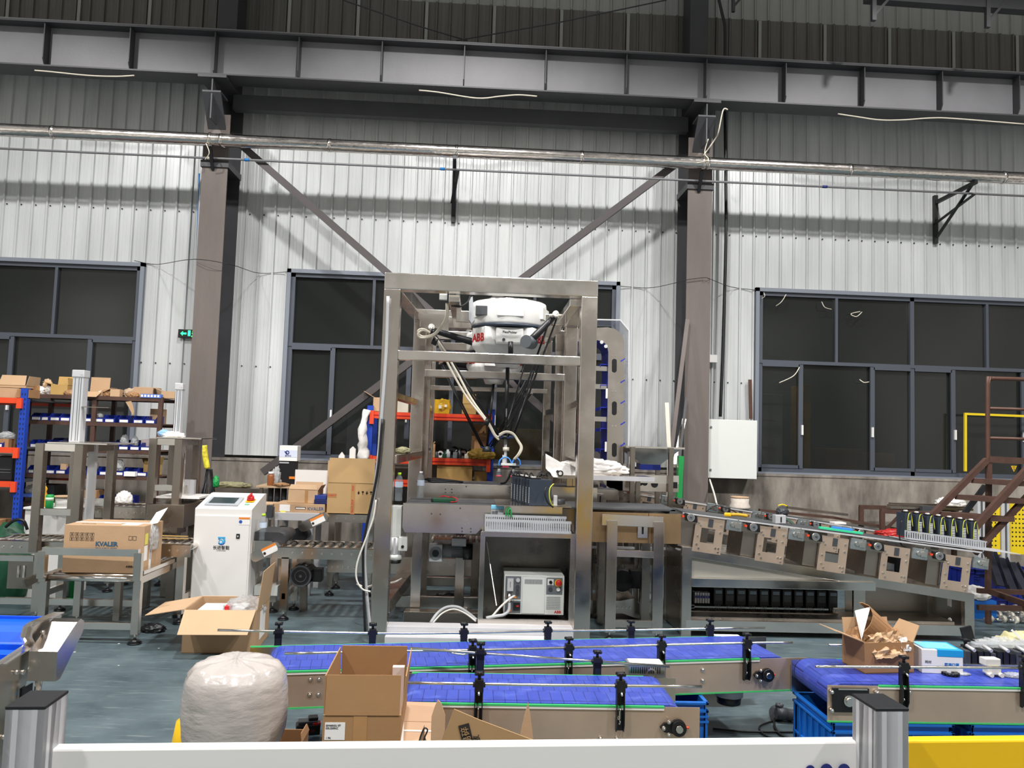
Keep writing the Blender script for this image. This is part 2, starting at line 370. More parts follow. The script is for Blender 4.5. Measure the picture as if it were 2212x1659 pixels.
def text(s, size, M, m, parent, name='lettering', depth=.0006, align='CENTER', wx=1.0, label=None, bold=0):
    """flat lettering lying in the XY plane of matrix M (parent frame), sitting just proud of the surface"""
    cu = bpy.data.curves.new(name, 'FONT'); cu.body = s; cu.size = size; cu.extrude = depth; cu.align_x = align; cu.align_y = 'CENTER'; cu.offset = bold; cu.resolution_u = 2
    o = bpy.data.objects.new(name, cu); COL.objects.link(o); dg = bpy.context.evaluated_depsgraph_get()
    me = bpy.data.meshes.new_from_object(o.evaluated_get(dg)); bpy.data.objects.remove(o)
    me.transform(M @ Matrix.Diagonal((wx, 1, 1, 1))); me.materials.clear(); me.materials.append(m)
    o = bpy.data.objects.new(name, me); COL.objects.link(o); o.parent = parent
    if label: o['label'] = label
    return o
def front(x, y, z, rz=0, ry=0): return Matrix.Translation((x, y, z)) @ Matrix.Rotation(rz, 4, 'Z') @ Matrix.Rotation(PI/2, 4, 'X') @ Matrix.Rotation(ry, 4, 'Z')   # upright, facing -Y
def side_r(x, y, z): return Matrix.Translation((x, y, z)) @ Matrix.Rotation(PI/2, 4, 'Z') @ Matrix.Rotation(PI/2, 4, 'X')   # upright, facing +X
def flat(x, y, z, rz=0): return Matrix.Translation((x, y, z)) @ Matrix.Rotation(rz, 4, 'Z')
def ax(px, py, X): d = ray(px, py); return V(0, 0, CAM_H)+d*(X/d.x)   # ... on the plane x = X
def carton(name, label, cat, loc, rz, w, d, h, m=None, flaps=None, closed=False, tp=None, group=None, fm=None, th=.005):
    """corrugated box, origin at the middle of its base; flaps: side -> (degrees from upright, length)"""
    m = m or card; r = thing(name, label, cat, loc, rz, group); b = MB(); x, y = w/2, d/2
    if closed: b.box(-x, x, -y, y, 0, h, .003)
    else:
        b.box(-x, x, -y, y, 0, th); b.box(-x, x, -y, -y+th, 0, h); b.box(-x, x, y-th, y, 0, h); b.box(-x, -x+th, -y+th, y-th, 0, h); b.box(x-th, x, -y+th, y-th, 0, h)
    b.build('body', m, r)
    for s, (ang, L) in (flaps or {}).items():
        a = math.radians(ang); sn, cs = math.sin(a)*L, math.cos(a)*L; k = .006
        t3 = k if abs(ang) < 20 else k*3
        if s == 'f': q = [(-x+k, -y, h), (x-k, -y, h), (x-t3, -y-sn, h+cs), (-x+t3, -y-sn, h+cs)]
        if s == 'b': q = [(-x+k, y, h), (x-k, y, h), (x-t3, y+sn, h+cs), (-x+t3, y+sn, h+cs)]
        if s == 'l': q = [(-x, -y+k, h), (-x, y-k, h), (-x-sn, y-k*3, h+cs), (-x-sn, -y+k*3, h+cs)]
        if s == 'r': q = [(x, -y+k, h), (x, y-k, h), (x+sn, y-k*3, h+cs), (x+sn, -y+k*3, h+cs)]
        q = [Vector(p) for p in q]; n = (q[1]-q[0]).cross(q[3]-q[0]).normalized()*th*.8
        f = MB(); f.prism(q, n); f.build('flap', fm or m, r)
    if closed and tp:
        MB().box(-x-.001, x+.001, -.025, .025, h, h+.0015).build('packing_tape', tp, r)
    return r
def patch(r, name, m, x0, x1, z0, z1, y, th=.0015, label=None):   # thin sticker on a face looking to -Y (local)
    o = MB().box(x0, x1, y-th, y, z0, z1).build(name, m, r)
    if label: o['label'] = label
    return o
# ================================================================ THE HALL
WY = 10.0; WX0, WX1 = -8.6, 9.2
struct('floor', MB().box(-9.5, 10, -4, 10.3, -.1, 0), floor_m)
SILL, WTOP = 1.22, 3.61
WINS = [(-8.55, -4.36), (-2.45, 1.79), (3.71, 7.9)]
# corrugated sheet with real ribs, cut round the windows
def sheet(mb, x0, x1, z0, z1, y=WY):
    P = .181; k0 = math.floor(x0/P); pts = [(x0, 0)]
    k = k0
    while k*P < x1:
        for dx, dy in ((0, 0), (.006, -.024), (.024, -.024), (.030, 0), (.034, .004), (.038, 0)):
            x = k*P+dx
            if x0 < x < x1: pts.append((x, dy))
        for q in (.075, .118):
            for dx, dy in ((0, 0), (.005, -.002), (.010, 0)):
                x = k*P+q+dx
                if x0 < x < x1: pts.append((x, dy))
        k += 1
    pts.append((x1, 0))
    lo = [mb.bm.verts.new((x, y+dy, z0)) for x, dy in pts]; hi = [mb.bm.verts.new((x, y+dy, z1)) for x, dy in pts]
    for i in range(len(pts)-1): mb.bm.faces.new((lo[i], lo[i+1], hi[i+1], hi[i]))
w = MB(); xs = WX0
for a, b_ in WINS:
    if a-.04 > xs: sheet(w, xs, a-.04, SILL+.02, WTOP+.03)
    xs = b_+.04
sheet(w, xs, WX1, SILL+.02, WTOP+.03); sheet(w, WX0, WX1, WTOP+.03, 6.2)
struct('wall_back', w, sheet_m)
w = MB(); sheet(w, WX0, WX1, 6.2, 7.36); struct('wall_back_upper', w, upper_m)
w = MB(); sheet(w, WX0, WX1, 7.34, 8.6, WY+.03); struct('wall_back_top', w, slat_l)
# concrete plinth with a cap
w = MB(); w.box(WX0, WX1, WY-.16, WY+.22, 0, SILL-.02); w.box(WX0, WX1, WY-.17, WY+.1, SILL-.045, SILL-.015)
struct('wall_base', w, conc)
# screws of the sheet in two rows
w = MB()
for z in (2.38, 4.36):
    k = -46
    while k*.181 < WX1:
        x = k*.181+.05; k += 1
        if any(a-.05 < x < b_+.05 for a, b_ in WINS) and z < WTOP: continue
        w.cyl((x, WY+.001, z), (x, WY-.012, z), .009, 6)
struct('trim_1', w, black_m)
# pale translucent strips and flashing high up
w = MB()
for i in range(19):
    x = -8.1+i*.905
    w.box(x, x+.04, WY-.03, WY-.024, 6.3, 7.34)
struct('trim_2', w, slat_l)
# windows
for i, (x0, x1) in enumerate(WINS):
    r = thing('window_%d' % (i+1), None, None, (x0, WY, SILL), kind='structure')
    f = MB(); Y0, Y1 = WY-.05, WY+.07
    f.box(x0, x1, Y0+.03, Y1, SILL, SILL+.06); f.box(x0, x1, Y0+.03, Y1, WTOP-.05, WTOP)
    for X in (x0, x1-.05, (x0+x1)/2-.03): f.box(X, X+.055, Y0+.03, Y1, SILL, WTOP)
    f.box(x0, x1, Y0+.02, Y1, 2.655, 2.70)
    for s in (0, 1):
        a = x0+.05 if s == 0 else (x0+x1)/2+.03; b_ = (x0+x1)/2-.03 if s == 0 else x1-.05; L = b_-a
        f.box(a+L/2-.018, a+L/2+.018, Y0+.03, Y1, 2.70, WTOP-.05)
        f.box(a+L*.25-.012, a+L*.25+.048, Y0+.02, Y0+.05, SILL+.06, 2.65); f.box(a+L*.75-.048, a+L*.75+.012, Y0+.02, Y0+.05, SILL+.06, 2.65)
        f.box(a, a+L*.25, Y0+.02, Y0+.05, SILL+.06, SILL+.10); f.box(a+L*.75, b_, Y0+.02, Y0+.05, SILL+.06, SILL+.10)
        f.box(a, a+L*.25, Y0+.02, Y0+.05, 2.615, 2.655); f.box(a+L*.75, b_, Y0+.02, Y0+.05, 2.615, 2.655)
    f.build('window_frame', winfr, r, world=True)
    t = MB(); t.box(x0-.05, x0, Y0, WY, SILL-.03, WTOP+.05); t.box(x1, x1+.05, Y0, WY, SILL-.03, WTOP+.05); t.box(x0-.05, x1+.05, Y0, WY, WTOP, WTOP+.05)
    t.box(x0-.05, x1+.05, Y0-.08, WY, SILL-.035, SILL+.005)
    t.build('window_sill', winfr_l, r, world=True)
    g = MB(); g.box(x0+.02, x1-.02, WY+.02, WY+.026, SILL+.03, WTOP-.03); g.build('pane', glassm, r, world=True)
    h = MB()
    for s in (0, 1):
        a = x0+.05 if s == 0 else (x0+x1)/2+.03; b_ = (x0+x1)/2-.03 if s == 0 else x1-.05; L = b_-a
        for X in (a+L*.25+.03, a+L*.75-.03): h.box(X-.008, X+.012, Y0-.012, Y0+.02, 1.72, 1.85)
    h.build('window_latch', paper, r, world=True)
# dim neighbouring room seen through the panes
for n_, a_ in (('wall_room_back', (WX0-.2, WX1+.2, 13.2, 13.3, 0, 4.2)), ('ceiling_room', (WX0-.2, WX1+.2, WY+.3, 13.3, 4.1, 4.2)), ('floor_room', (WX0-.2, WX1+.2, WY+.3, 13.3, -.1, .0)), ('wall_room_left', (WX0-.3, WX0-.2, WY+.2, 13.3, 0, 4.2)), ('wall_room_right', (WX1+.2, WX1+.3, WY+.2, 13.3, 0, 4.2))): struct(n_, MB().box(*a_), night)
_l = bpy.data.lights.new('room_lamp', 'AREA'); _l.energy = 26; _l.shape = 'RECTANGLE'; _l.size = 1.2; _l.size_y = .15; _l.color = (1, .97, .9)
for _x in (4.6, -6.4):
    _o = bpy.data.objects.new('room_lamp', _l); COL.objects.link(_o); _o.location = (_x, 12.2, 4.0)
for k, (x0, x1, y, z1, m) in enumerate(((5.2, 5.75, 11.2, 1.55, card_d), (5.8, 6.3, 11.3, 1.5, card_d), (4.3, 4.7, 11.6, 2.35, ctl_w), (4.95, 5.05, 11.4, 2.5, tape_y), (6.9, 8.2, 12, 1.75, dgrey), (-1.9, -1.2, 11.5, 1.9, lgrey), (.3, 1.1, 11.6, 1.7, tape_y), (-6.2, -5.2, 11.6, 1.9, lgrey))):
    tag(MB().box(x0, x1, y, y+.5, 0, z1, .01).build('stored_item', m, world=True, loc=((x0+x1)/2, y, 0)), ['brown carton stack seen dimly through the right window, left one', 'brown carton stack seen dimly through the right window, right one', 'pale cabinet seen dimly through the first right-window sash', 'yellowish panel seen dimly through the right window', 'dark desk seen dimly behind the yellow angle stand', 'grey cabinet seen dimly through the middle window, left', 'yellowish box seen dimly through the middle window, right', 'grey cabinet seen dimly through the left window'][k], 'stored item')

# crane girder; shade on flanges and stiffeners is put into their dark colour
gz0, gz1 = 5.84, 6.40
r = thing('crane_girder', 'long grey crane runway girder with stiffener ribs crossing below the roof', 'girder', (0, 9.35, gz0))
b = MB(); b.box(WX0, WX1, 9.342, 9.358, gz0+.015, gz1-.015); b.build('web', girder, r, world=True)
b = MB(); b.box(WX0, WX1, 9.2, 9.5, gz0, gz0+.018); b.build('flange', girder_d, r, world=True)
b = MB(); b.box(WX0, WX1, 9.2, 9.5, gz1-.018, gz1); b.build('flange', girder_d, r, world=True)
for k in range(-8, 10):
    x = -.30+k*1.01
    if not (WX0 < x < WX1): continue
    hgt = gz0+.02 if k % 6 == 3 else gz0+.07
    b = MB(); b.prism([(x, 9.215, gz1-.02), (x, 9.342, gz1-.02), (x, 9.342, hgt-.02), (x, 9.25, hgt-.02), (x, 9.215, hgt+.04)], (.012, 0, 0)); b.build('stiffener', girder_d, r, world=True)
b = MB(); b.box(WX0, WX1, 9.32, 9.38, gz1, gz1+.05); b.build('crane_rail', steel_d, r, world=True)
for k in range(32):
    x = -8.3+k*.55; b = MB(); b.box(x, x+.05, 9.26, 9.44, gz1, gz1+.028); b.build('rail_clip', rust if k % 7 == 2 else steel_d, r, world=True)
# long conduit lying on the girder's top edge, and the loose pale cable sagging under it
b = MB(); b.cyl((WX0, 9.23, gz1+.02), (WX1, 9.23, gz1+.02), .012, 8); tag(b.build('conduit', girder, world=True, loc=(0, 9.23, gz1+.02)), 'thin grey conduit clipped along the front top edge of the crane girder', 'conduit')
for pts, lab in (([(75, 152), (110, 155), (190, 163), (250, 165), (290, 163)], 'pale cable sagging under the crane girder at the far left'),
                 ([(905, 195), (945, 199), (1030, 212), (1080, 208), (1120, 205), (1160, 208)], 'pale cable sagging under the crane girder above the robot frame'),
                 ([(1810, 246), (1850, 252), (1900, 259), (1950, 259), (2010, 255), (2060, 256), (2212, 268)], 'pale cable sagging under the crane girder at the right')):
    P = [at(x, y, 9.15) for x, y in pts]; b = MB(); b.tube(P, .008, 6)
    tag(b.build('sagging_cable', cream, world=True, loc=P[0]), lab, 'cable')
# columns
for X, nm in ((-3.32, 'left'), (2.74, 'right')):
    r = thing('steel_column', 'brown-grey H-section steel column, %s one of the two' % nm, 'column', (X, 9.7, 0))
    b = MB(); b.box(X-.155, X+.155, 9.45, 9.468, 0, 5.45); b.build('flange', col_paint, r, world=True)
    b = MB(); b.box(X-.006, X+.006, 9.468, 9.93, 0, 5.79); b.build('web', girder_d, r, world=True)
    b = MB(); b.box(X-.155, X+.155, 9.93, 9.948, 0, 5.79); b.build('flange', girder_d, r, world=True)
    b = MB(); b.box(X-.12, X+.12, 9.6, 9.95, 5.84, 8.4); b.build('upper_shaft', girder_d, r, world=True)
    b = MB(); b.box(X-.17, X+.17, 9.18, 9.95, 5.80, 5.83); b.box(X-.008, X+.008, 9.2, 9.46, 5.30, 5.80)
    b.prism([(X-.11, 9.46, 5.24), (X+.11, 9.46, 5.24), (X+.11, 9.19, 5.62), (X-.11, 9.19, 5.62)], (0, .012, .012)); b.prism([(X-.11, 9.19, 5.62), (X+.11, 9.19, 5.62), (X+.11, 9.19, 5.64), (X-.11, 9.19, 5.64)], (0, .26, 0))
    b.build('corbel', girder_d, r, world=True)
    b = MB(); b.box(X-.17, X+.17, 9.43, 9.95, 4.78, 4.86); b.build('collar_plate', girder_d, r, world=True)
    b = MB(); b.box(X-.16, X+.16, 9.45, 9.94, .0, .03); b.build('base_plate', girder_d, r, world=True)
# X bracing between the columns (flat angles)
def brace(p, q, lab, wv=.10, m=girder_d, nm='diagonal_brace'):
    b = MB(); p, q = Vector(p), Vector(q); b.bar(p, q, .012, wv, up=(0, 0, 1)); d = (q-p).normalized(); n = d.cross(V(0, 1, 0)).normalized()
    b.bar(p+n*wv*.5+V(0, .03, 0), q+n*wv*.5+V(0, .03, 0), .06, .008)
    return tag(b.build(nm, m, world=True, loc=p), lab, 'brace')
br_m = mat('brace_grey_paint', (76, 71, 70), .5, 0, .12, 6)
ins = thing('diagonal_brace', None, None)
bpy.data.objects.remove(ins)
pa, pb = at(505, 300, 9.44), at(845, 597, 9.44); dv = (pb-pa)
brace(pa, pa+dv*2.72, 'grey diagonal brace falling rightwards from the top of the left column', .085, br_m)
pc, pd = at(1462, 352, 9.40), at(1100, 622, 9.40); dv = (pd-pc)
brace(pc, pc+dv*2.4, 'grey diagonal brace falling leftwards from the top of the right column', .085, br_m)
# tie tube under the girder between the columns
tag(MB().box(-3.2, 2.62, 9.62, 9.74, 5.60, 5.79).build('tie_beam', girder_d, world=True, loc=(0, 9.68, 5.55)), 'dark horizontal tie tube between the two columns under the girder', 'beam')
# foil covered pipe and the thin conduit below it
PY = 9.31; pz = at(1106, 333, PY).z
r = thing('foil_pipe', 'thick silver foil-jacketed pipe running the whole wall', 'pipe', (0, PY, pz))
seams = [-8.6, -5.2, -3.2, -1.9, -.35, 1.2, 2.78, 4.6, 6.6, 9.2]
for a, b_ in zip(seams, seams[1:]):
    b = MB(); b.cyl((a, PY, pz), (b_, PY, pz), .078, 28, caps=False); b.build('foil_jacket', foil, r, world=True)
    b = MB(); b.ring((b_-.02, PY, pz), (1, 0, 0), .083, .07, .04, 28); b.build('joint_band', foil, r, world=True)
CZ = at(1106, 372, 9.4).z
r2 = thing('small_conduit', 'thin grey conduit running under the silver pipe', 'conduit', (0, 9.4, CZ))
MB().cyl((WX0, 9.4, CZ), (WX1, 9.4, CZ), .014, 10).build('tube', girder, r2, world=True)
for x, m in ((-2.95, blueink), (-.55, blueink), (4.3, navyink), (-3.4, cream)):
    MB().cyl((x, 9.4, CZ), (x+.06, 9.4, CZ), .018, 10).build('coupling', m, r2, world=True)
def wall_bracket(X, lab, open_=0.):
    r = thing('pipe_bracket', lab, 'bracket', (X, WY-.02, 4.4)); b = MB()
    b.bar((X, WY-.03, 4.36), (X, WY-.03, 5.02), .05, .05, (0, 1, 0)); b.build('upright', black_m, r, world=True)
    b = MB(); b.bar((X+.0, WY-.03, 4.42), (X+open_, PY+.02, pz-.09), .045, .012); b.build('strut', black_m, r, world=True)
    b = MB(); b.bar((X, WY-.03, 4.92), (X+open_, PY-.05, pz-.09), .045, .045); b.build('arm', black_m, r, world=True)
    b = MB(); b.bar((X-.02, WY-.03, 4.62), (X+open_+.04, 9.36, CZ-.02), .045, .012); b.build('conduit_arm', black_m, r, world=True)
wall_bracket(at(979, 470, WY).x, 'black steel pipe bracket seen edge-on above the robot frame', 0.02)
wall_bracket(at(2018, 500, WY).x, 'black triangular pipe bracket on the wall at the far right', .10)
for X in (-3.32, 2.74):
    r = thing('pipe_clamp', 'black pipe clamp arm on the %s column' % ('left' if X < 0 else 'right'), 'bracket', (X, 9.44, 4.95))
    MB().bar((X-.02, 9.45, 4.75), (X-.02, PY, pz-.10), .04, .04).build('arm', black_m, r, world=True)
    b = MB(); b.ring((X-.03, PY, pz), (1, 0, 0), .09, .078, .03, 24); b.build('band', foil, r, world=True)
# wiring by the columns
def wire(pts, r, m, name, lab, cat='cable', n=6, sm=5):
    b = MB(); b.tube(pts, r, n, sm); return tag(b.build(name, m, world=True, loc=pts[0]), lab, cat)
wire([at(437, 340, 9.9), at(430, 480, 9.9), at(418, 760, 9.9), at(405, 935, 9.9)], .018, alu, 'wall_conduit', 'pale vertical conduit beside the left column', 'conduit', 8, 3)
wire([at(431, 375, 9.93), at(424, 600, 9.93), at(413, 935, 9.93)], .012, blueink, 'wall_conduit', 'thin bluish vertical conduit beside the left column', 'conduit')
wire([at(1566, 240, 9.85), at(1568, 400, 9.85), at(1568, 520, 9.85), at(1562, 740, 9.85), at(1556, 900, 9.85)], .022, black_m, 'wall_conduit', 'thick black vertical conduit right of the right column', 'conduit', 8, 3)
wire([at(1537, 300, 9.93), at(1535, 600, 9.93), at(1530, 775, 9.93), at(1522, 905, 9.93)], .014, alu, 'wall_conduit', 'thin pale vertical conduit right of the right column', 'conduit', 8, 3)
wire([at(1572, 237, 9.1), at(1562, 238, 9.1), at(1552, 285, 9.15), at(1545, 300, 9.3), at(1520, 335, 9.35)], .008, cream, 'loose_wire', 'pale wire hanging from a tab by the right corbel')
wire([at(1530, 300, 9.2), at(1522, 330, 9.25), at(1530, 345, 9.2), at(1505, 352, 9.2)], .006, cream, 'loose_wire', 'thin pale wire looped round the silver pipe joint at the right column')
wire([at(290, 563, 9.95), at(340, 571, 9.95), at(420, 560, 9.42), at(500, 572, 9.42), at(560, 590, 9.95), at(630, 586, 9.95)], .004, cable, 'loose_wire', 'thin dark wire strung across the left column at window-head height')
wire([at(1330, 617, 9.95), at(1400, 622, 9.95), at(1455, 612, 9.43), at(1480, 605, 9.42), at(1520, 600, 9.42), at(1532, 602, 9.43), at(1580, 620, 9.95), at(1640, 627, 9.95)], .004, cable, 'loose_wire', 'thin dark wire strung across the right column at window-head height')
wire([at(445, 310, 9.25), at(452, 330, 9.25), at(443, 345, 9.3)], .006, cream, 'loose_wire', 'pale wire looped below the silver pipe at the left column')
wire([at(1645, 645, 9.93), at(1652, 640, 9.9), at(1650, 632, 9.93)], .004, cream, 'loose_wire', 'short pale wire curl in the top left corner of the right window')
wire([at(1698, 636, 9.94), at(1688, 652, 9.9), at(1676, 661, 9.94)], .005, cream, 'loose_wire', 'pale wire hanging from the head of the right window near its left end')
wire([at(1775, 652, 9.94), at(1782, 664, 9.9), at(1796, 668, 9.94)], .005, cream, 'loose_wire', 'pale wire curl before the first upper mullion of the right window')
wire([at(1862, 674, 9.94), at(1850, 684, 9.9), at(1838, 678, 9.92), at(1858, 673, 9.94)], .005, cream, 'loose_wire', 'pale wire loop in the second upper pane of the right window')
wire([at(1727, 793, 9.94), at(1714, 812, 9.9), at(1683, 827, 9.94)], .006, cream, 'loose_wire', 'long pale wire arc over the lower left pane of the right window')
wire([at(1877, 825, 9.94), at(1866, 826, 9.9), at(1857, 820, 9.94)], .006, cream, 'loose_wire', 'short pale wire by the third lower sash of the right window')
# high tie rods and roof bracing
wire([at(740, 0, 9.6), at(900, 55, 9.6), at(1010, 88, 9.6)], .008, girder_d, 'tie_rod', 'thin dark tie rod slanting down above the girder', 'rod', 6, 0)
wire([at(985, 88, 9.6), at(1200, 50, 9.6), at(1440, 0, 9.6)], .008, girder_d, 'tie_rod', 'thin dark tie rod slanting up to the right above the girder', 'rod', 6, 0)
b = MB(); 
b.bar(at(1870, -16, 8.6), at(2600, 36, 8.6), .12, .22)
r = thing('roof_truss', 'dark roof bracing frame in the top right corner', 'truss', at(1880, 0, 8.6))
b.build('chord', girder_d, r, world=True)
for x0, y0, x1, y1 in ((1887, -10, 1887, 45), (2133, 0, 2133, 60)):
    MB().bar(at(x0, y0, 8.55), at(x1, y1, 8.55), .05, .05).build('hanger', girder_d, r, world=True)
    MB().bar(at(x0, y1-10, 8.55), at(x0+48, y0-10, 8.55), .03, .03).build('knee_brace', girder_d, r, world=True)
r = thing('roof_hanger', 'small dark bracket hanging at the top edge right of the right column', 'bracket', at(1584, 0, 9.6))
MB().bar(at(1584, -10, 9.6), at(1584, 26, 9.6), .04, .04).build('hanger', girder_d, r, world=True)
MB().bar(at(1584, 15, 9.6), at(1605, -10, 9.6), .03, .03).build('knee_brace', girder_d, r, world=True)
wire([at(1552, -5, 9.5), at(1560, 30, 9.5), at(1566, 60, 9.5), at(1566, 125, 9.5)], .02, cable, 'hanging_cable', 'black cable bundle dropping from the roof onto the girder right of the column', 'cable', 8)
# green running-man exit sign
e0 = at(404, 721, 9.955)
r = thing('exit_sign', 'small lit green exit sign half hidden by the left column', 'sign', e0)
MB().box(e0.x-.105, e0.x+.14, e0.y-.02, e0.y+.02, e0.z-.055, e0.z+.055, .004).build('housing', blk, r, world=True)
b = MB(); x = e0.x-.03; y = e0.y-.024; z = e0.z
b.prism([(x-.045, y, z), (x-.015, y, z+.028), (x-.015, y, z+.010), (x+.03, y, z+.010), (x+.03, y, z-.010), (x-.015, y, z-.010), (x-.015, y, z-.028)], (0, .003, 0))
b.build('arrow', greenlit, r, world=True)
b = MB(); b.box(x+.05, x+.08, y, y+.003, z-.03, z+.04); b.ball((x+.112, y+.002, z+.028), .011, 8, (1, .2, 1)); b.bar((x+.105, y, z+.012), (x+.12, y, z-.012), .003, .02); b.bar((x+.12, y, z-.01), (x+.14, y, z-.035), .003, .012); b.bar((x+.115, y, z-.01), (x+.098, y, z-.04), .003, .012)
b.build('running_figure', greenlit, r, world=True)
# grey wall cabinet by the right column, junction box, low screw items
p0 = at(1522, 905, 9.55); p1 = at(1634, 1035, 9.55)
r = thing('electrical_cabinet', 'pale grey wall-mounted electrical cabinet between right column and window', 'cabinet', ((p0.x+p1.x)/2, 9.75, p1.z))
MB().box(p0.x-.03, p1.x, 9.56, 9.84, p1.z, p0.z, .005).build('body', lgrey, r, world=True)
d = MB().box(p0.x+.05, p1.x, 9.54, 9.56, p1.z, p0.z, .004).build('door', ctl_w, r, world=True)
for zz in (p0.z-.10, p1.z+.10): MB().cyl((p0.x+.08, 9.545, zz), (p0.x+.08, 9.53, zz), .014, 10).build('hinge_knob', mgrey, d, world=True)
j = at(1533, 775, 9.9)
r = thing('junction_box', 'small white junction box on the wall right of the right column', 'box', j)
MB().box(j.x-.09, j.x+.09, j.y-.04, j.y+.04, j.z-.05, j.z+.05, .004).build('case', paper, r, world=True)
MB().cyl((j.x-.03, j.y-.04, j.z-.01), (j.x-.03, j.y-.046, j.z-.01), .008, 8).build('screw', mgrey, r, world=True)
b = MB(); p = at(1620, 820, 9.93); q = at(1622, 905, 9.93); b.bar(p, q, .04, .03); tag(b.build('cable_trunking', rail_br, world=True, loc=p), 'thin rusty strip on the wall above the electrical cabinet', 'trunking')
wire([at(1533, 1036, 9.5), at(1545, 1075, 9.2), at(1556, 1130, 8.8)], .012, cablew, 'cabinet_cable', 'white cable slanting down under the electrical cabinet')
# painted yellow strips on the right-hand panes
r = thing('yellow_angle_stand', 'thin yellow angle stand standing against the right window behind the stairs', 'frame', at(2085, 1015, 9.8))
MB().bar(at(2085, 895, 9.8), at(2085, 1018, 9.8), .03, .03).build('upright', yel2, r, world=True)
MB().bar(at(2083, 894, 9.8), at(2240, 900, 9.8), .03, .03).build('top_bar', yel2, r, world=True)
# ================================================================ FOREGROUND BARRIER
def bz(x): return 1.55+.055*(x+.86)      # the barrier runs slightly away to the right
r = thing('safety_barrier', 'low safety barrier of aluminium posts with white and yellow panels in front', 'barrier', (0, 1.6, 0))
def alu_post(cx, cy, rz):
    W, D, Z = .035, .045, 1.062; M = Matrix.Translation((cx, cy, 0)) @ Matrix.Rotation(rz, 4, 'Z'); b = MB()
    b.box(-W+.004, W-.004, -D+.004, D-.004, 0, Z, M=M)
    p = b.build('post', alu_dark, r, world=True); b = MB()
    for a, c in ((-W, -W+.014), (-W+.022, W-.022), (W-.014, W)): b.box(a, c, -D, D, 0, Z, .001, M=M)
    for a, c in ((-D, -D+.016), (-D+.026, D-.026), (D-.016, D)): b.box(-W, W, a, c, 0, Z, .001, M=M)
    b.build('profile_ribs', alu, p, world=True)
    MB().box(-W-.001, W+.001, -D-.001, D+.001, Z, Z+.006, .002, M=M).build('post_cap', blk, p, world=True)
alu_post(-.822, 1.555, .05); alu_post(.866, 1.615, .05)
ZT = .973
def panel(x0, x1, m, side):
    b = MB(); y0, y1 = bz(x0), bz(x1); u = V(x1-x0, y1-y0, 0).normalized(); n = V(-u.y, u.x, 0)
    p, q = V(x0, y0, 0), V(x1, y1, 0)
    def P(pt, o, z): return pt+n*o+V(0, 0, z)
    t = bmesh.new()
    prof = [(0, .03), (0, ZT-.004), (.0015, ZT-.001), (.005, ZT), (.026, ZT), (.029, ZT-.003), (.03, ZT-.03), (.027, ZT-.03), (.0265, ZT-.004), (.003, ZT-.004), (.003, .03)]
    b.prism([P(p, o, z) for o, z in prof], q-p)
    return b.build('panel', m, r, world=True)
wp = panel(-.79, .835, white_p, 0); yp = panel(.898, 1.9, yel, 1); wp['label'] = 'white sheet panel'; yp['label'] = 'yellow sheet panel'
b = MB()
for px, m_, rr in ((1751, navyink, .010), (1786, navyink, .013), (1824, navyink, .013)):
    p = at(px, 1664, bz(.7)-.003); b.cyl(p, p+V(0, .002, 0), rr, 18)
b.build('printed_dots', navyink, wp, world=True)

# ================================================================ BLUE BELT CONVEYORS
def make_bracket(parent):
    """black guide-rail bracket: slotted channel, head, star knob, stud; origin where the rod passes"""
    o = bpy.data.objects.new('bracket', None); bpy.data.objects.remove(o)
    b = MB()
    for sx in (-1, 1):
        b.prism([(sx*.0175, -.004, .0), (sx*.0175, .018, .0), (sx*.0175, .018, -.19), (sx*.0175, -.002, -.19), (sx*.0175, -.016, -.16), (sx*.0175, -.016, -.10)], (-sx*.004, 0, 0))
    b.box(-.0175, .0175, .013, .018, -.19, 0)
    b.box(-.019, .019, -.012, .018, -.03, .022, .003)
    b.cyl((-.026, 0, 0), (.026, 0, 0), .011, 12)
    o = b.build('bracket', blk, parent)
    k = MB(); k.cyl((0, .003, .022), (0, .003, .040), .007, 10)
    for i in range(4):
        a = PI/4+i*PI/2; c, s = math.cos(a), math.sin(a); k.bar((0, .003, .046), (c*.024, .003+s*.024, .046), .013, .013, bev=.003)
    k.cyl((0, .003, .038), (0, .003, .053), .012, 12); k.build('knob', blk, o)
    MB().cyl((0, -.010, -.022), (0, -.034, -.030), .0045, 8).build('stud', steel_l, o)
    k = MB(); k.ball((0, -.0, -.10), .006, 8); k.ball((0, 0, -.15), .006, 8); k.box(-.003, .003, .010, .0135, -.165, -.10); k.build('slot_bolts', steel_l, o)
    return o
BR0 = None
def bracket_at(root, lx, ly, lz, back=False):
    global BR0
    if BR0 is None: BR0 = make_bracket(None)
    o = dup(BR0, parent=root); o.location = (lx, ly, lz); o.rotation_euler = (0, 0, PI if back else 0); return o
def bearing(root, x, y, z, s=1.0, kind='flange'):
    b = MB()
    b.prism([(x+.0*s+.034*s*math.cos(t), y, z+.034*s*math.sin(t)) for t in [i*PI/8 for i in range(-6, 7)]] + [(x-.06*s, y, z+.018*s), (x-.078*s, y, z), (x-.06*s, y, z-.018*s)], (0, -.014, 0))
    b.ring((x, y-.014, z), (0, -1, 0), .032*s, .018*s, .014, 20)
    o = b.build('bearing_housing', blk, root)
    k = MB(); k.cyl((x, y, z), (x, y-.036, z), .015*s, 16)
    k.build('shaft_end', steel_l, o)
    k = MB()
    for dx, dz in ((-.064, 0), (-.042, .026), (-.042, -.026)): k.cyl((x+dx*s, y-.014, z+dz*s), (x+dx*s, y-.022, z+dz*s), .009*s, 8); k.ball((x+dx*s, y-.024, z+dz*s), .007*s, 8)
    k.build('flange_bolts', steel_l, o)
    MB().cyl((x+.034*s, y-.008, z), (x+.046*s, y-.008, z), .005*s, 8).build('grease_cap', orange, o)
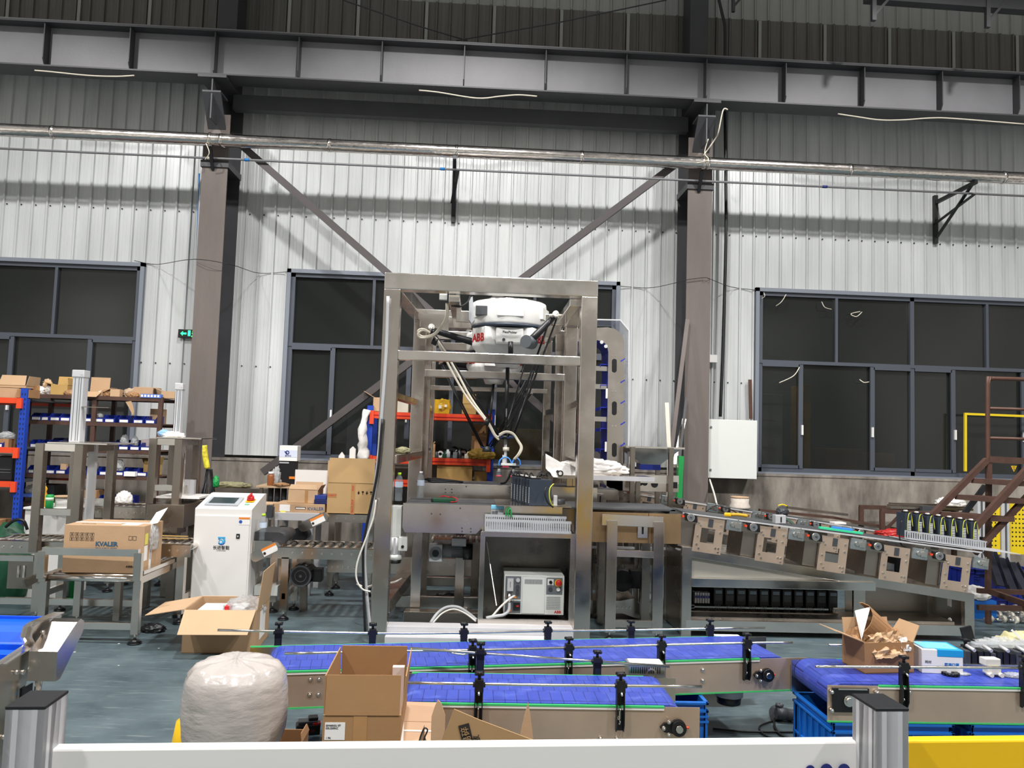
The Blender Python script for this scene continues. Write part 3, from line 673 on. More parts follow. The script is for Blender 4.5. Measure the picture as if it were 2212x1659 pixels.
def belt_conveyor(label, loc, rz, L, W=.42, x_belt=(0, None), x_strip=(0, None), nose_left=False, bolts=(), pl=(0, None)):
    zb = .30; H = .165; r = thing('belt_conveyor', label, 'conveyor', loc, rz)
    p0, p1 = pl[0], pl[1] if pl[1] is not None else L
    MB().box(p0, p1, 0, .004, zb, zb+H).build('side_plate', steel_w, r); MB().box(p0, p1, W-.004, W, zb, zb+H).build('side_plate', steel, r)
    b = MB()
    k = p0+.1
    while k < p1-.05: b.box(k, k+.04, .004, W-.004, zb+.03, zb+.07); k += .5
    b.build('cross_bar', steel_d, r)
    b0, b1 = x_belt[0], x_belt[1] if x_belt[1] else L; R = .066; zc = zb+H+.008-R; prof = []
    for i in range(13): a = PI/2-PI*i/12; prof.append((b1-R+R*math.cos(a), zc+R*math.sin(a)))
    for i in range(13): a = -PI/2-PI*i/12; prof.append((b0+R+R*math.cos(a), zc+R*math.sin(a)))
    b = MB(); y0 = -.012 if nose_left else .006
    b.prism([(x, .006, z) for x, z in prof], (0, W-.012, 0)); b.build('belt', belt_m, r)
    s0, s1 = x_strip[0], x_strip[1] if x_strip[1] else L
    for y in (-.006, W):
        MB().box(s0, s1, y, y+.006, zb+H-.012, zb+H-.002).build('wear_strip', paper, r)['label'] = 'white strip'
        MB().box(s0, s1, y-.002, y+.008, zb+H-.002, zb+H+.006).build('wear_strip', grn, r)['label'] = 'green strip'
    MB().box(p0, p1, -.003, .008, zb-.005, zb+.002).build('edge_trim', grn, r)
    for x, z in bolts:
        b = MB(); b.cyl((x, 0, z), (x, -.006, z), .010, 8); b.ball((x, -.008, z), .0075, 8); b.build('bolt', steel_l, r)
    return r
def rod(root, pts, rad=.0062, m=None):
    b = MB(); b.tube(pts, rad, 10, 3); return b.build('guide_rod', m or steel_l, root, world=True)
# A: the nearest one
A = belt_conveyor('short blue belt conveyor nearest the white barrier, in the middle', (-.36, 3.32, 0), 0, 1.355, .40, (.08, 1.29), (0.1, 1.20), bolts=[(.05, .42), (.05, .335), (.62-.36+.36, .42), (1.0, .335), (1.0, .42), (.93, .335)])
bearing(A, 1.26, -.001, .385)
rA = rod(A, [at(880, 1475, 3.306), at(1200, 1480, 3.306), at(1516, 1483, 3.306)])
for px in (1035, 1341): p = at(px, 1479+.006*(px-1035), 3.306); bracket_at(A, p.x+.36, 3.306-3.32, p.z)
P1, P2 = at(885, 1400, 3.745), at(1446, 1440, 3.745); rod(A, [P1, P2])
for px, py in ((1038, 1411), (1290, 1429)): p = at(px, py, 3.745); bracket_at(A, p.x+.36, 3.745-3.32, p.z, True)
# B: the long one behind it
yawB = math.atan2(.37, 2.49); xB0 = -1.06; yB0 = 3.72+(xB0+.80)*math.tan(yawB)
B = belt_conveyor('long blue belt conveyor lying behind the short one, ending near the blue crate', (xB0, yB0, 0), yawB, 2.90, .43, (.1, 2.79), (.0, 2.62),
    bolts=[(.33, .43), (.33, .36), (.37, .43), (.37, .36)] + [(1.97, .425), (1.97, .365), (2.04, .425), (2.04, .365), (2.30, .365), (2.30, .42)])
bearing(B, 2.66, -.001, .385)
def Yb(px, off=0.): # world depth of B's front face under a pixel column
    d = ray(px, 1420); k = d.x/d.y; t = math.tan(yawB)
    return (yB0-xB0*t+off)/(1-k*t)
def onB(px, py, off): return at(px, py, Yb(px, off))
Bi = mw(B).inverted()
rod(B, [onB(615, 1412, -.014), onB(850, 1407, -.014), onB(1040, 1404, -.014), onB(1230, 1399, -.014), onB(1430, 1393, -.014), onB(1612, 1389, -.014), onB(1712, 1388, -.014)])
for px, py in ((1021, 1405), (1229, 1400), (1429, 1394), (1614, 1390)):
    q = Bi @ onB(px, py, -.014); bracket_at(B, q.x, q.y, q.z)
rod(B, [onB(470, 1361, .455), onB(805, 1368, .455), onB(1002, 1367, .455), onB(1183, 1363, .455), onB(1362, 1361, .455), onB(1652, 1356, .455)])
for px, py in ((602, 1366), (805, 1367), (1002, 1366), (1183, 1362), (1362, 1360), (1533, 1357)):
    q = Bi @ onB(px, py, .455); bracket_at(B, q.x, q.y, q.z, True)
g = MB(); g.tube([onB(985-25, 1402, .03), onB(975, 1410, .05), onB(1000, 1414, .04), onB(1015, 1410, .02)], .005, 8)
g.build('curved_guide', steel_l, B, world=True)
# motor under B
mp = onB(1574, 1500, .12)
b = MB(); b.cyl((mp.x, mp.y, .31), (mp.x, mp.y, .245), .075, 24); mo = b.build('motor', lgrey, B, world=True)
MB().cyl((mp.x, mp.y, .245), (mp.x, mp.y, .205), .068, 24, .062).build('motor_cap', blk, mo, world=True)
# C: right-hand one on crates
C = belt_conveyor('blue belt conveyor on crates at the right with torn carton on it', (1.70, 3.65, 0), 0, 1.9, .42, (.02, None), (.25, None), bolts=[(.40, .44)], pl=(.005, None))
b = MB(); b.box(.025, .20, -.012, 0, .345, .455); tb = b.build('take_up_plate', blk, C)
k = MB(); k.ring((.10, -.012, .40), (0, -1, 0), .026, .016, .012, 20); k.cyl((.10, -.012, .40), (.10, -.034, .40), .017, 16); k.build('shaft_end', steel_l, tb)
k = MB()
for x, z in ((.018, .44), (.018, .355), (.235, .44), (.235, .355)): k.cyl((x, 0, z), (x, -.02, z), .010, 8); k.ball((x, -.022, z), .009, 8)
k.build('plate_bolts', steel_l, tb); MB().box(.05, .19, -.016, -.012, .449, .455).build('plate_edge', steel_l, tb); MB().box(.135, .17, -.014, -.008, .38, .425).build('slot', steel_l, tb)
rod(C, [at(1762, 1440, 3.636), at(1953, 1441, 3.636), at(2240, 1443, 3.636)])
for px in (1953, 2214): p = at(px, 1441, 3.636); bracket_at(C, p.x-1.70, -.014, p.z)
rod(C, [at(1790, 1393, 4.09), at(1980, 1398, 4.09), at(2240, 1407, 4.09)])
for px, py in ((1855, 1395), (2085, 1401)): p = at(px, py, 4.09); bracket_at(C, p.x-1.70, .44, p.z, True)
# crates
def crate(label, x0, x1, y0, y1, h=.292, name='plastic_crate'):
    r = thing(name, label, 'crate', ((x0+x1)/2, (y0+y1)/2, 0)); b = MB()
    b.box(x0+.02, x1-.02, y0+.02, y1-.02, 0, .01)
    for a in ((x0+.015, x1-.015, y0+.015, y0+.02), (x0+.015, x1-.015, y1-.02, y1-.015), (x0+.015, x0+.02, y0+.015, y1-.015), (x1-.02, x1-.015, y0+.015, y1-.015)): b.box(a[0], a[1], a[2], a[3], 0, h)
    b.build('walls', crateb, r, world=True); b = MB()
    for z in (h-.012, h-.05): 
        for a in ((x0, x1, y0, y0+.016), (x0, x1, y1-.016, y1), (x0, x0+.016, y0, y1), (x1-.016, x1, y0, y1)): b.box(a[0], a[1], a[2], a[3], z, z+.012, .002)
    b.build('rim', crateb, r, world=True); b = MB(); n = 6
    for i in range(n+1):
        x = x0+.01+(x1-x0-.026)*i/n; 
        for y in (y0+.002, y1-.016): b.box(x, x+.007, y, y+.014, .02, h-.04)
        y = y0+.01+(y1-y0-.026)*i/n
        for x in (x0+.002, x1-.016): b.box(x, x+.014, y, y+.007, .02, h-.04)
    for z in (h-.075, h-.10):
        for (xa, xb) in ((x0, x0+.05), (x1-.05, x1)): b.box(xa, xb, y0, y0+.012, z, z+.008)
    b.box(x0, x1, y0+.004, y0+.018, .09, .10); b.box(x0+.004, x0+.018, y0, y1, .09, .10); b.build('ribs', crateb, r, world=True)
    for y in (y0-.004,):
        q = MB(); q.box((x0+x1)/2-.06, (x0+x1)/2+.06, y, y+.012, h-.055, h-.045); q.build('handle', crateb, r, world=True)
    return r
crate('blue plastic crate under the right conveyor beside the barrier post', 1.725, 2.32, 3.645, 4.10)
crate('blue plastic crate under the right conveyor at the frame edge', 2.40, 3.0, 3.645, 4.10)
crate('blue plastic crate under the long conveyor behind the short one', .66, 1.215, 3.90, 4.30)
crate('blue plastic crate hidden under the left end of the long conveyor', -.62, -.30, 3.86, 4.15)
crate('blue plastic crate under the nearest short conveyor', .1, .62, 3.36, 3.68)

# ================================================================ FOREGROUND THINGS
# stretch-wrapped roll
c = fl(511, 1440, .69); b = MB(); prof = [(.0, 0), (.155, 0), (.165, .02), (.168, .15), (.165, .30), (.172, .40), (.186, .46), (.193, .54), (.192, .61), (.182, .665), (.155, .70), (.11, .713), (.05, .718), (.001, .719)]
P2_ = []
for i in range(len(prof)-1):
    for k in range(3): t = k/3; P2_.append((prof[i][0]*(1-t)+prof[i+1][0]*t, prof[i][1]*(1-t)+prof[i+1][1]*t))
P2_.append(prof[-1]); b.lathe([(max(a, .001), z) for a, z in P2_], (0, 0, 0), 72)
for v in b.bm.verts:
    a = math.atan2(v.co.y, v.co.x); rr = math.hypot(v.co.x, v.co.y)
    n1 = noise.noise(V(math.cos(a)*2, math.sin(a)*2, v.co.z*5+a*.6)); n2 = abs(noise.noise(V(math.cos(a)*5, math.sin(a)*5, v.co.z*16+a*2)))
    k = 1+.035*n1-.03*n2*(1 if v.co.z > .03 else 0)
    v.co.x *= k; v.co.y *= k; v.co.z += (.012*n1-.008*n2)*(1 if v.co.z > .5 else 0)
roll = b.build('wrapped_roll', wrapf, loc=(c.x, c.y, 0)); tag(roll, 'fat white roll bundled in wrinkled stretch film, standing at lower left', 'roll')
b = MB(); 
for i in range(9):
    a = -1.5+.05*math.sin(i*2); z = .44-.042*i-.0; rr = .197-.013*min(i, 2)
    b.ring((rr*math.cos(a)*.985, rr*math.sin(a)*.985-.001, z), (math.cos(a), math.sin(a), 0), .012, .0095, .002, 8)
b.build('printed_chain_marks', ink, roll)
b = MB(); b.cyl((-.0, 0, .30), (.0, 0, .40), .001, 6); p = at(404, 1540, 3.22)
b = MB(); b.lathe([(.001, 0), (.035, 0), (.05, .02), (.05, .21), (.035, .24), (.012, .25), (.012, .27), (.001, .27)], (0, 0, 0), 20)
yb = b.build('yellow_jug', yel, loc=(-1.115, 3.26, .235)); 
bpy.data.objects.remove(yb)
r = thing('yellow_hard_hat', 'yellow rounded object mostly hidden behind the wrapped roll', 'container', (-1.10, 3.28, 0))
b = MB(); b.lathe([(.001, 0), (.07, 0), (.085, .03), (.09, .30), (.075, .40), (.03, .43), (.001, .43)], (-1.10, 3.28, 0), 24); b.build('shell', yel, r, world=True)
b = MB(); b.cyl((-1.10, 3.28, .43), (-1.10, 3.28, .45), .02, 12); b.build('cap', yel, r, world=True); r.name = 'yellow_canister'
# tall open carton
tc_ = carton('tall_carton', 'tall brown carton with upright flaps between wrapped roll and short conveyor', 'box', (0, 0, 0), .03, .272, .40, .60, mat('brown_carton', (160, 122, 82), .8, 0, .05, 5, .06, 50), {'f': (-6, .135), 'b': (-4, .135), 'l': (1, .13), 'r': (4, .13)})
p = at(780, 1520, 2.80); tc_.location = (p.x, 3.0, 0)
patch(tc_, 'shipping_label', paper, -.128, -.058, .515, .575, -.200)
text('GM400GU ET\nSGU200KC', .009, front(-.125, -.2022, .560), ink, tc_, align='LEFT'); text('1 PK', .009, front(-.123, -.2022, .522), ink, tc_, align='LEFT')
patch(tc_, 'packing_tape', tape, -.03, .018, .20, .60, -.200)
b = MB(); b.box(.085, .13, .02, .05, .40, .70); b.build('foam_insert', mat('pinkish_foam', (214, 196, 186), .7), tc_)
# strapped carton
sc_ = carton('strapped_carton', 'tan carton tied with crossed white straps, right of the tall brown carton', 'box', (-.235, 3.02, 0), -.03, .245, .44, .50, mat('tan_carton', (186, 152, 122), .8, 0, .05, 5, .06, 50), closed=True)
b = MB(); b.box(-.125, .125, -.10, -.088, .5005, .503); b.box(-.125, -.123, -.10, -.088, 0, .503); b.build('strap', paper, sc_)
b = MB(); b.bar((-.03, .22, .502), (.02, -.221, .502), .012, .002); b.bar((.02, -.2215, .50), (.02, -.2215, 0), .012, .002, (0, 1, 0)); b.build('strap', paper, sc_)
patch(sc_, 'barcode_label', paper, -.105, -.035, .40, .47, -.221); text('870185', .010, front(-.07, -.2235, .462), redink, sc_)
b = MB(); x = -.075
for i in range(12): wv = .0012 if i % 3 else .0024; b.box(x, x+wv, -.2235, -.2225, .41, .445); x += wv+.0014
b.build('barcode', ink, sc_)
text('/03\n 23/2\n  -17y', .022, flat(-.06, -.14, .5008, -.25), mat('pencil_grey', (120, 96, 80), .8), sc_, 'handwriting')
b = MB(); b.box(-.122, .122, .0, .0015, .5, .5012); b.build('flap_seam', card_d, sc_)
# ripped flattened carton leaning at the barrier
def pan(root, pts, Y, Yfloor=None, m=card, name='panel', th=.005):
    P = [at(x, y, Y) for x, y in pts]; P = [V(p.x, p.y, max(0.0, p.z)) for p in P]; b = MB(); b.prism(P, (0, th, 0)); return b.build(name, m, root, world=True)
card_o = mat('olive_carton', (164, 132, 92), .82, 0, .05, 5, .06, 50)
fc = thing('ripped_carton', 'ripped open carton with black print on its slanting flap, behind the barrier', 'box', (.0, 2.5, 0))
pan(fc, [(940, 2100), (953, 1606), (981, 1532), (1035, 1555), (1080, 1572), (1125, 1589), (1178, 1609), (1182, 2100)], 2.48, m=card_o, name='front_panel')
pan(fc, [(1116, 2060), (1120, 1607), (1132, 1550), (1141, 1517), (1146, 1545), (1152, 1596), (1160, 2060)], 2.62, m=card_l, name='side_panel')
pan(fc, [(900, 2060), (898, 1625), (911, 1580), (917, 1566), (917, 1590), (921, 1600), (925, 2060)], 2.56, m=card, name='side_panel')
pan(fc, [(926, 2060), (930, 1610), (932, 1548), (940, 1524), (946, 1512), (953, 1519), (962, 1546), (961, 1580), (952, 1606), (950, 2060)], 2.54, m=card_l, name='side_panel')
q = at(1008, 1593, 2.475); b = MB(); M = front(q.x, 2.478, q.z, 0, .28)
b = MB(); b.box(-.017, .017, -.040, .040, 0, .0008, M=M); b.build('print_block', ink, fc, world=True)
text('9', .05, front(q.x-.012, -.0235, q.z-.045, 0, 1.8), ink, fc)
text('易碎', .028, front(q.x+.0, -.0245, q.z+.005, 0, 1.85), card_o, fc); text('轻放', .026, front(q.x+.036, -.0225, q.z-.018, 0, 1.85), ink, fc)
b = MB()
for o in (0, .012): 
    P = [at(903+o*800, 1612, 2.552), at(908+o*800, 1592, 2.552), at(914+o*800, 1577, 2.552), at(918, 1572, 2.552)]; b.tube(P, .0025, 6)
b.build('print_lines', ink, fc, world=True)
# small carton corner beside the roll
so = carton('small_open_carton', 'small open carton low between wrapped roll and tall carton', 'box', (-.745, 3.30, 0), .0, .17, .14, .335, card_d, {'r': (-16, .03)})
# drill battery
p = fl(662, 1588); bt = thing('tool_battery', 'black and red cordless tool battery lying on the floor under the conveyor', 'battery', (p.x, p.y+.03, 0), .25)
MB().box(-.062, .062, -.035, .035, 0, .052, .008).build('case', blk, bt); MB().box(-.05, .048, -.03, .03, .052, .068, .004).build('slide_block', dgrey, bt); MB().box(.0, .05, -.026, .026, .068, .085, .006).build('latch_block', blk, bt)
b = MB(); b.box(.022, .06, -.0375, -.034, .050, .060); b.box(.0615, .064, -.02, .02, .035, .055); b.build('red_trim', red, bt); text('4.0 AH', .016, front(.012, -.0365, .022), red, bt)
# floor scraps
for i, (px, py, s) in enumerate(((383, 1611, .022), (161, 1409, .008), (145, 1417, .006), (257, 1391, .008), (343, 1401, .007), (256, 1438, .006), (675, 1579, .007))):
    p = fl(px, py); b = MB(); b.prism([(p.x-s, p.y-s*.4, .001), (p.x+s*.4, p.y-s*.6, .001), (p.x+s, p.y+s*.4, .001), (p.x-s*.3, p.y+s*.6, .001)], (0, 0, .002))
    tag(b.build('paper_scrap', paper, world=True, loc=p), 'white paper scrap on the floor beside the wrapped roll' if i == 0 else 'tiny white scrap, %s on the floor left of the wrapped roll' % ['', 'first from the left', 'second from the left', 'fourth from the left', 'nearest the roller table foot', 'third from the left', 'by the tool battery'][i] if i < 6 else 'tiny white scrap by the tool battery under the long conveyor', 'scrap', 'scraps on the floor')
# angle grinder with cords on the floor
p = fl(1706, 1560); gr = thing('angle_grinder', 'dark angle grinder lying on the floor beside the blue crate', 'grinder', (p.x, p.y, 0), .2)
b = MB(); b.cyl((-.02, 0, .045), (.14, -.05, .035), .032, 16, .026); b.build('body', dgrey, gr); b = MB(); b.cyl((-.075, .02, .05), (-.02, 0, .046), .036, 16, .034); b.ring((-.06, .02, .08), (.2, 0, 1), .02, .012, .02, 14); b.cyl((-.05, .02, .075), (-.04, .02, .10), .014, 10); b.build('gear_head', dgrey, gr)
MB().box(.03, .07, -.055, -.04, .03, .05).build('red_label', red, gr)
b = MB(); b.ring((-.05, .05, .03), (0, .8, -.4), .05, .01, .004, 24); b.build('grinding_disc', dgrey, gr)
gp = lambda x, y, z=.008: fl(x, y, z)
w_ = MB(); w_.tube([gp(1722, 1556, .03), gp(1700, 1550), gp(1680, 1535), gp(1673, 1545), gp(1674, 1570), gp(1690, 1590), gp(1722, 1597)], .006, 8); w_.build('cord', cable, gr, world=True)
wire([gp(1540, 1574), gp(1600, 1580), gp(1650, 1581), gp(1722, 1581)], .006, cable, 'extension_lead', 'black power cord lying straight across the floor between the blue crates')
wire([gp(1712, 1560), gp(1690, 1553), gp(1655, 1562), gp(1640, 1572), gp(1655, 1590), gp(1690, 1600)], .005, cable, 'extension_lead', 'black power cord looping over the floor by the angle grinder')
p = fl(1668, 1541); MBp = MB().bar((p.x, p.y, .004), (p.x+.03, p.y+.01, .004), .006, .006); tag(MBp.build('loose_bolt', steel_d, world=True, loc=p), 'small loose bolt on the floor left of the angle grinder', 'bolt')
# metal power supply boxes in the gap between the conveyors
def psu(label, px0, px1, py, Y, z):
    a, c_ = at(px0, py, Y), at(px1, py, Y); w = c_.x-a.x; r = thing('power_supply', label, 'power supply', ((a.x+c_.x)/2, Y+.05, z))
    MB().box(-w/2, w/2, -.05, .05, 0, .07, .003).build('case', zinc, r)
    b = MB()
    for i in range(14): x = -w/2+.012+i*(w-.03)/14; b.box(x, x+.004, -.052, -.049, .03, .06)
    b.build('vent_slots', blk, r); MB().ring((w*.12, -.05, .028), (0, -1, 0), .026, .018, .003, 24).build('fan_ring', steel_l, r)
    MB().box(-w/2+.01, w/2-.01, -.04, .04, .07, .074).build('top_label', paper, r); return r
psu('grey metal power supply wedged between the two middle blue conveyors', 1358, 1437, 1455, 3.77, .44)
psu('grey metal power supply behind the long blue conveyor, before the sloped machine', 1548, 1608, 1376, 4.72, .33)
tag(MB().box(1.35, 1.62, 4.70, 4.85, 0, .33, .004).build('small_plinth', steel_d, loc=(0, 0, 0)), 'dull steel block carrying the rear power supply', 'block')
# ---- things on conveyor C (belt top z = .474)
ZC = .474
p = fl(1897, 1450, ZC); tr = carton('torn_carton', 'torn brown carton stuffed with crumpled paper on the right conveyor', 'box', (p.x+.03, 3.92, ZC), .12, .27, .19, .15, card_d, {'l': (70, .15), 'r': (30, .09), 'b': (10, .08)}, fm=card)
MB().rag(Matrix.Translation((-.01, -.085, .135)) @ Matrix.Rotation(1.15, 4, 'X') @ Matrix.Rotation(.12, 4, 'Z'), .17, .12, .03, 3).build('crumpled_paper', card_l, tr); MB().rag(Matrix.Translation((-.0, .0, .15)) @ Matrix.Rotation(.3, 4, 'X') @ Matrix.Rotation(-.2, 4, 'Y'), .24, .17, .05, 8).build('crumpled_paper', kraft, tr)
b = MB(); n = 12; 
M = Matrix.Translation((-.06, .05, .235)) @ Matrix.Rotation(.62, 4, 'Y') @ Matrix.Rotation(.25, 4, 'Z')
for i in range(n):
    a0, a1 = -.45+2.5*i/n, -.45+2.5*(i+1)/n
    f = lambda x, a: V(x, -.085*math.cos(a), .095*math.sin(a)-.02+.012*noise.noise(V(x*20, a*2, 1))); q = [f(-.02, a0), f(.25, a0), f(.25, a1), f(-.02, a1)]
    b.prism([M @ v for v in q], M.to_3x3() @ V(0, .003, .003))
b.build('curled_sheet', card_d, tr)
b = MB(); b.prism([M @ V(-.01, -.075, -.09), M @ V(-.01, -.02, .07), M @ V(-.005, .05, .02), M @ V(.02, -.06, -.10)], (.004, 0, .004)); b.build('torn_liner', paper, tr)
MB().rag(Matrix.Translation((.09, -.085, .14)) @ Matrix.Rotation(1.0, 4, 'X'), .05, .07, .03, 5, 8, 6).build('torn_liner', paper, tr)
p = fl(2035, 1450, ZC); bb = thing('blue_white_box', 'small white box with bright blue lid band on the right conveyor', 'box', (p.x-.002, 3.90, ZC), -.10)
MB().box(-.115, .085, -.07, .09, 0, .085, .002).build('body', paper, bb); MB().box(-.04, .087, -.072, .092, .084, .118, .002).build('lid_band', mat('sky_blue_print', (22, 150, 214), .5), bb); 
MB().box(-.115, -.04, -.07, .09, .084, .116, .002).build('lid_side', paper, bb)
MB().box(-.10, .07, -.05, .07, .118, .1195).build('lid_top', mat('pale_blue_print', (120, 200, 236), .5), bb)
text('医用口罩', .018, front(.03, -.0715, .045), blueink, bb, bold=.0004); text('耗材', .016, front(-.085, -.0715, .055), mgrey, bb)
p = fl(2053, 1458, ZC); b = MB(); b.ring((0, 0, 0), (0, 0, 1), .036, .018, .014, 24); 
for i in range(14): a = i*PI/7; b.box(-.004, .004, .034, .041, 0, .014, M=Matrix.Rotation(a, 4, 'Z'))
tag(b.build('toothed_ring', blk, loc=(p.x, p.y, ZC)), 'black toothed plastic ring on the right conveyor before the blue box', 'gear')
p = fl(2080, 1457, ZC); tag(MB().blob((0, 0, 0), (.07, .05, .012), .3, 4, 3, 3).build('plastic_bag', clearbag, loc=(p.x, p.y, ZC)), 'small clear plastic bag lying on the right conveyor', 'bag')
p = fl(2145, 1460, ZC); wb = thing('valve_clamp', 'cream plastic clamp block with two round feet on the right conveyor', 'part', (p.x, p.y, ZC))
MB().box(-.035, .03, -.02, .03, .01, .05, .004).build('block', cream_m, wb); MB().box(-.045, .035, -.01, .04, .05, .085, .004).build('block', cream_m, wb)
for x in (-.028, .024): MB().cyl((x, -.035, .012), (x, .0, .012), .011, 14).build('foot', cream, wb)
p = at(2150, 1425, 3.95); 
r = thing('valve_manifold', 'row of black valve blocks on a grey rail on the right conveyor', 'part', (p.x, 3.98, ZC))
MB().box(-.17, .42, -.05, .05, 0, .02).build('base_rail', zinc, r)
for i in range(17): 
    b = MB(); x = -.165+i*.034; b.box(x, x+.028, -.04, .04, .02, .085-.01*(i % 3 == 1), .003); b.build('valve_block', blk if i % 4 else dgrey, r)
for i in range(5): MB().cyl((-.12+i*.09, -.045, .09), (-.12+i*.09, .02, .098), .009, 10).build('fitting', alu, r)
MB().box(-.05, .38, .05, .11, .06, .10, .003).build('cover', polyc, r)
p = fl(2190, 1462, ZC); tag(MB().blob((0, 0, 0), (.10, .06, .02), .5, 4, 5, 3).build('bag_of_screws', clearbag, loc=(p.x, p.y, ZC)), 'clear bag of small metal parts at the right edge of the right conveyor', 'bag')
# ---- blue cleated incline conveyor, far left edge
XL = -1.60; ic = thing('incline_conveyor', 'bright blue cleated conveyor with steel guard at the far left edge', 'conveyor', (-1.9, 2.7, 0))
S = [ax(x, y, XL) for x, y in ((-60, 1462), (0, 1436), (65, 1393), (54, 1378), (60, 1355), (75, 1345), (128, 1324), (134, 1331), (92, 1385), (70, 1440), (48, 1500), (20, 1659), (10, 1720), (-60, 1720))]
b = MB(); b.prism(S, (-.012, 0, 0)); b.build('side_plate', steel, ic, world=True)
for q0, q1 in (((0, 1436), (65, 1393)), ((65, 1393), (56, 1376)), ((56, 1376), (62, 1354)), ((62, 1354), (76, 1344)), ((76, 1344), (128, 1323))):
    b = MB(); b.bar(ax(q0[0], q0[1], XL-.006), ax(q1[0], q1[1], XL-.006), .04, .006); b.build('edge_flange', steel_l, ic, world=True)
bp_ = [ax(x, y, XL-.02) for x, y in ((-90, 1500), (0, 1447), (40, 1420), (58, 1402), (64, 1388), (72, 1366), (84, 1352), (112, 1334), (120, 1345), (80, 1400), (30, 1440), (-60, 1500))]
b = MB(); b.prism(bp_, (-.9, 0, 0)); b.build('belt', vblue, ic, world=True)
for i in range(7): 
    b = MB(); p = bp_[1].lerp(bp_[3], i/2.0) if i < 3 else bp_[3].lerp(bp_[7], (i-2)/4.5); b.bar(p+V(0, 0, .006), p+V(-.9, 0, .006), .012, .022); b.build('cleat', vblue, ic, world=True)
g0 = ax(66, 1407, XL+.02); b = MB()
yn = g0.y; zt = g0.z; Mx = [(yn, zt-.105), (yn, zt), (yn+.13, zt+.075), (yn+.155, zt+.082), (yn+.18, zt+.068), (yn+.185, zt+.04), (yn+.17, zt+.02), (yn+.03, zt-.105)]
b.prism([(XL+.015, y, z) for y, z in Mx], (.10, 0, 0)); b.build('drive_guard', steel, ic, world=True)
for i, (px, py) in enumerate(((88, 1366), (93, 1372), (78, 1394))): p = ax(px, py, XL+.016); b = MB(); b.cyl(p, p+V(.012, 0, 0), .008, 8); b.build('bolt', steel_l, ic, world=True)
for px, py in ((45, 1452), (32, 1452), (16, 1592), (4, 1592)): p = ax(px, py, XL); b = MB(); b.cyl(p, p+V(.012, 0, 0), .009, 8); b.build('bolt', steel_l, ic, world=True)
p = ax(58, 1480, XL); q = ax(50, 1498, XL); b = MB(); b.box(XL+.001, XL+.006, p.y-.035, p.y+.03, p.z-.10, p.z, .002); lb = b.build('name_plate', blk, ic, world=True)
b = MB(); b.box(XL+.006, XL+.007, p.y-.025, p.y+.01, p.z-.06, p.z-.035); b.build('blue_print', blueink, lb, world=True); b = MB(); b.box(XL+.006, XL+.007, p.y-.025, p.y+.01, p.z-.085, p.z-.075); b.build('red_print', red, lb, world=True)
b = MB(); b.cyl(ax(84, 1462, XL+.04), ax(80, 1520, XL+.04), .012, 12); b.build('support_rod', steel_l, ic, world=True)
b = MB(); 
for y in (1.9, 2.75): b.box(XL-.06, XL-.01, y, y+.05, 0, .6)
b.build('leg', steel_d, ic, world=True)
# ================================================================ LEFT SIDE
ORD = ['first', 'second', 'third', 'fourth', 'fifth', 'sixth', 'seventh', 'eighth', 'ninth', 'tenth', 'eleventh', 'twelfth']
def bars(name, label, cat, loc, parts, rz=0):
    """parts: (part name, material, [(p, q, w, h), ...]) in world coordinates"""
    r = thing(name, label, cat, loc, rz)
    for nm, m, L in parts:
        for seg in L:
            b = MB(); b.bar(seg[0], seg[1], seg[2], seg[3], bev=min(seg[2], seg[3])*.08 if min(seg[2], seg[3]) > .02 else 0); b.build(nm, m, r, world=True)
    return r
def foot(root, x, y, z=.07, rr=.045):
    b = MB(); b.cyl((x, y, 0), (x, y, .012), rr, 18); b.cyl((x, y, .012), (x, y, .035), rr, 18, .014); f = b.build('foot', blk, root, world=True)
    MB().cyl((x, y, .03), (x, y, z+.01), .010, 10).build('stud', steel_l, f, world=True); return f
# ---- brown angle-steel rack with blue bins
SY, SD = 8.6, .45; SX = [at(57, 900, SY).x, at(201, 900, SY).x, at(344, 900, SY).x]; SZ = [1.885, 1.60, 1.305, 1.025, .72, .35]
rk = thing('steel_rack', 'brown angle-steel rack full of blue bins before the left window', 'shelf', ((SX[0]+SX[2])/2, SY+.2, 0))
for x in SX:
    for y in (SY, SY+SD): MB().box(x-.02, x+.025, y, y+.04, 0, SZ[0]+.01).build('upright', rust, rk, world=True)
for z in SZ:
    b = MB(); b.box(SX[0], SX[2], SY+.005, SY+SD, z-.012, z); b.box(SX[0], SX[2], SY-.003, SY+.004, z-.04, z+.002); b.box(SX[0], SX[2], SY+SD, SY+SD+.005, z-.04, z+.002); b.build('shelf', rust, rk, world=True)
def make_bin(name='stacking_bin', w=.115, d=.20, h=.085, m=None):
    r = thing(name, 'x', 'bin', (0, 0, 0)); b = MB(); t = .004; x = w/2
    b.box(-x, x, 0, d, 0, t); b.box(-x, x, d-t, d, 0, h)
    for sx in (-x, x-t): b.prism([(sx, 0, 0), (sx, d, 0), (sx, d, h), (sx, .055, h), (sx, .0, h*.55)], (t, 0, 0))
    b.box(-x, x, 0, t, 0, h*.5); b.box(-x-.003, x+.003, .0, .008, h*.48, h*.56); b.box(-x-.004, -x+.002, .05, d, h-.008, h); b.box(x-.002, x+.004, .05, d, h-.008, h)
    b.build('body', m or bblue, r); patch(r, 'label_card', paper, -x+.014, x-.014, .008, h*.42, -.001, .002); return r
BIN0 = make_bin(); used = [0]
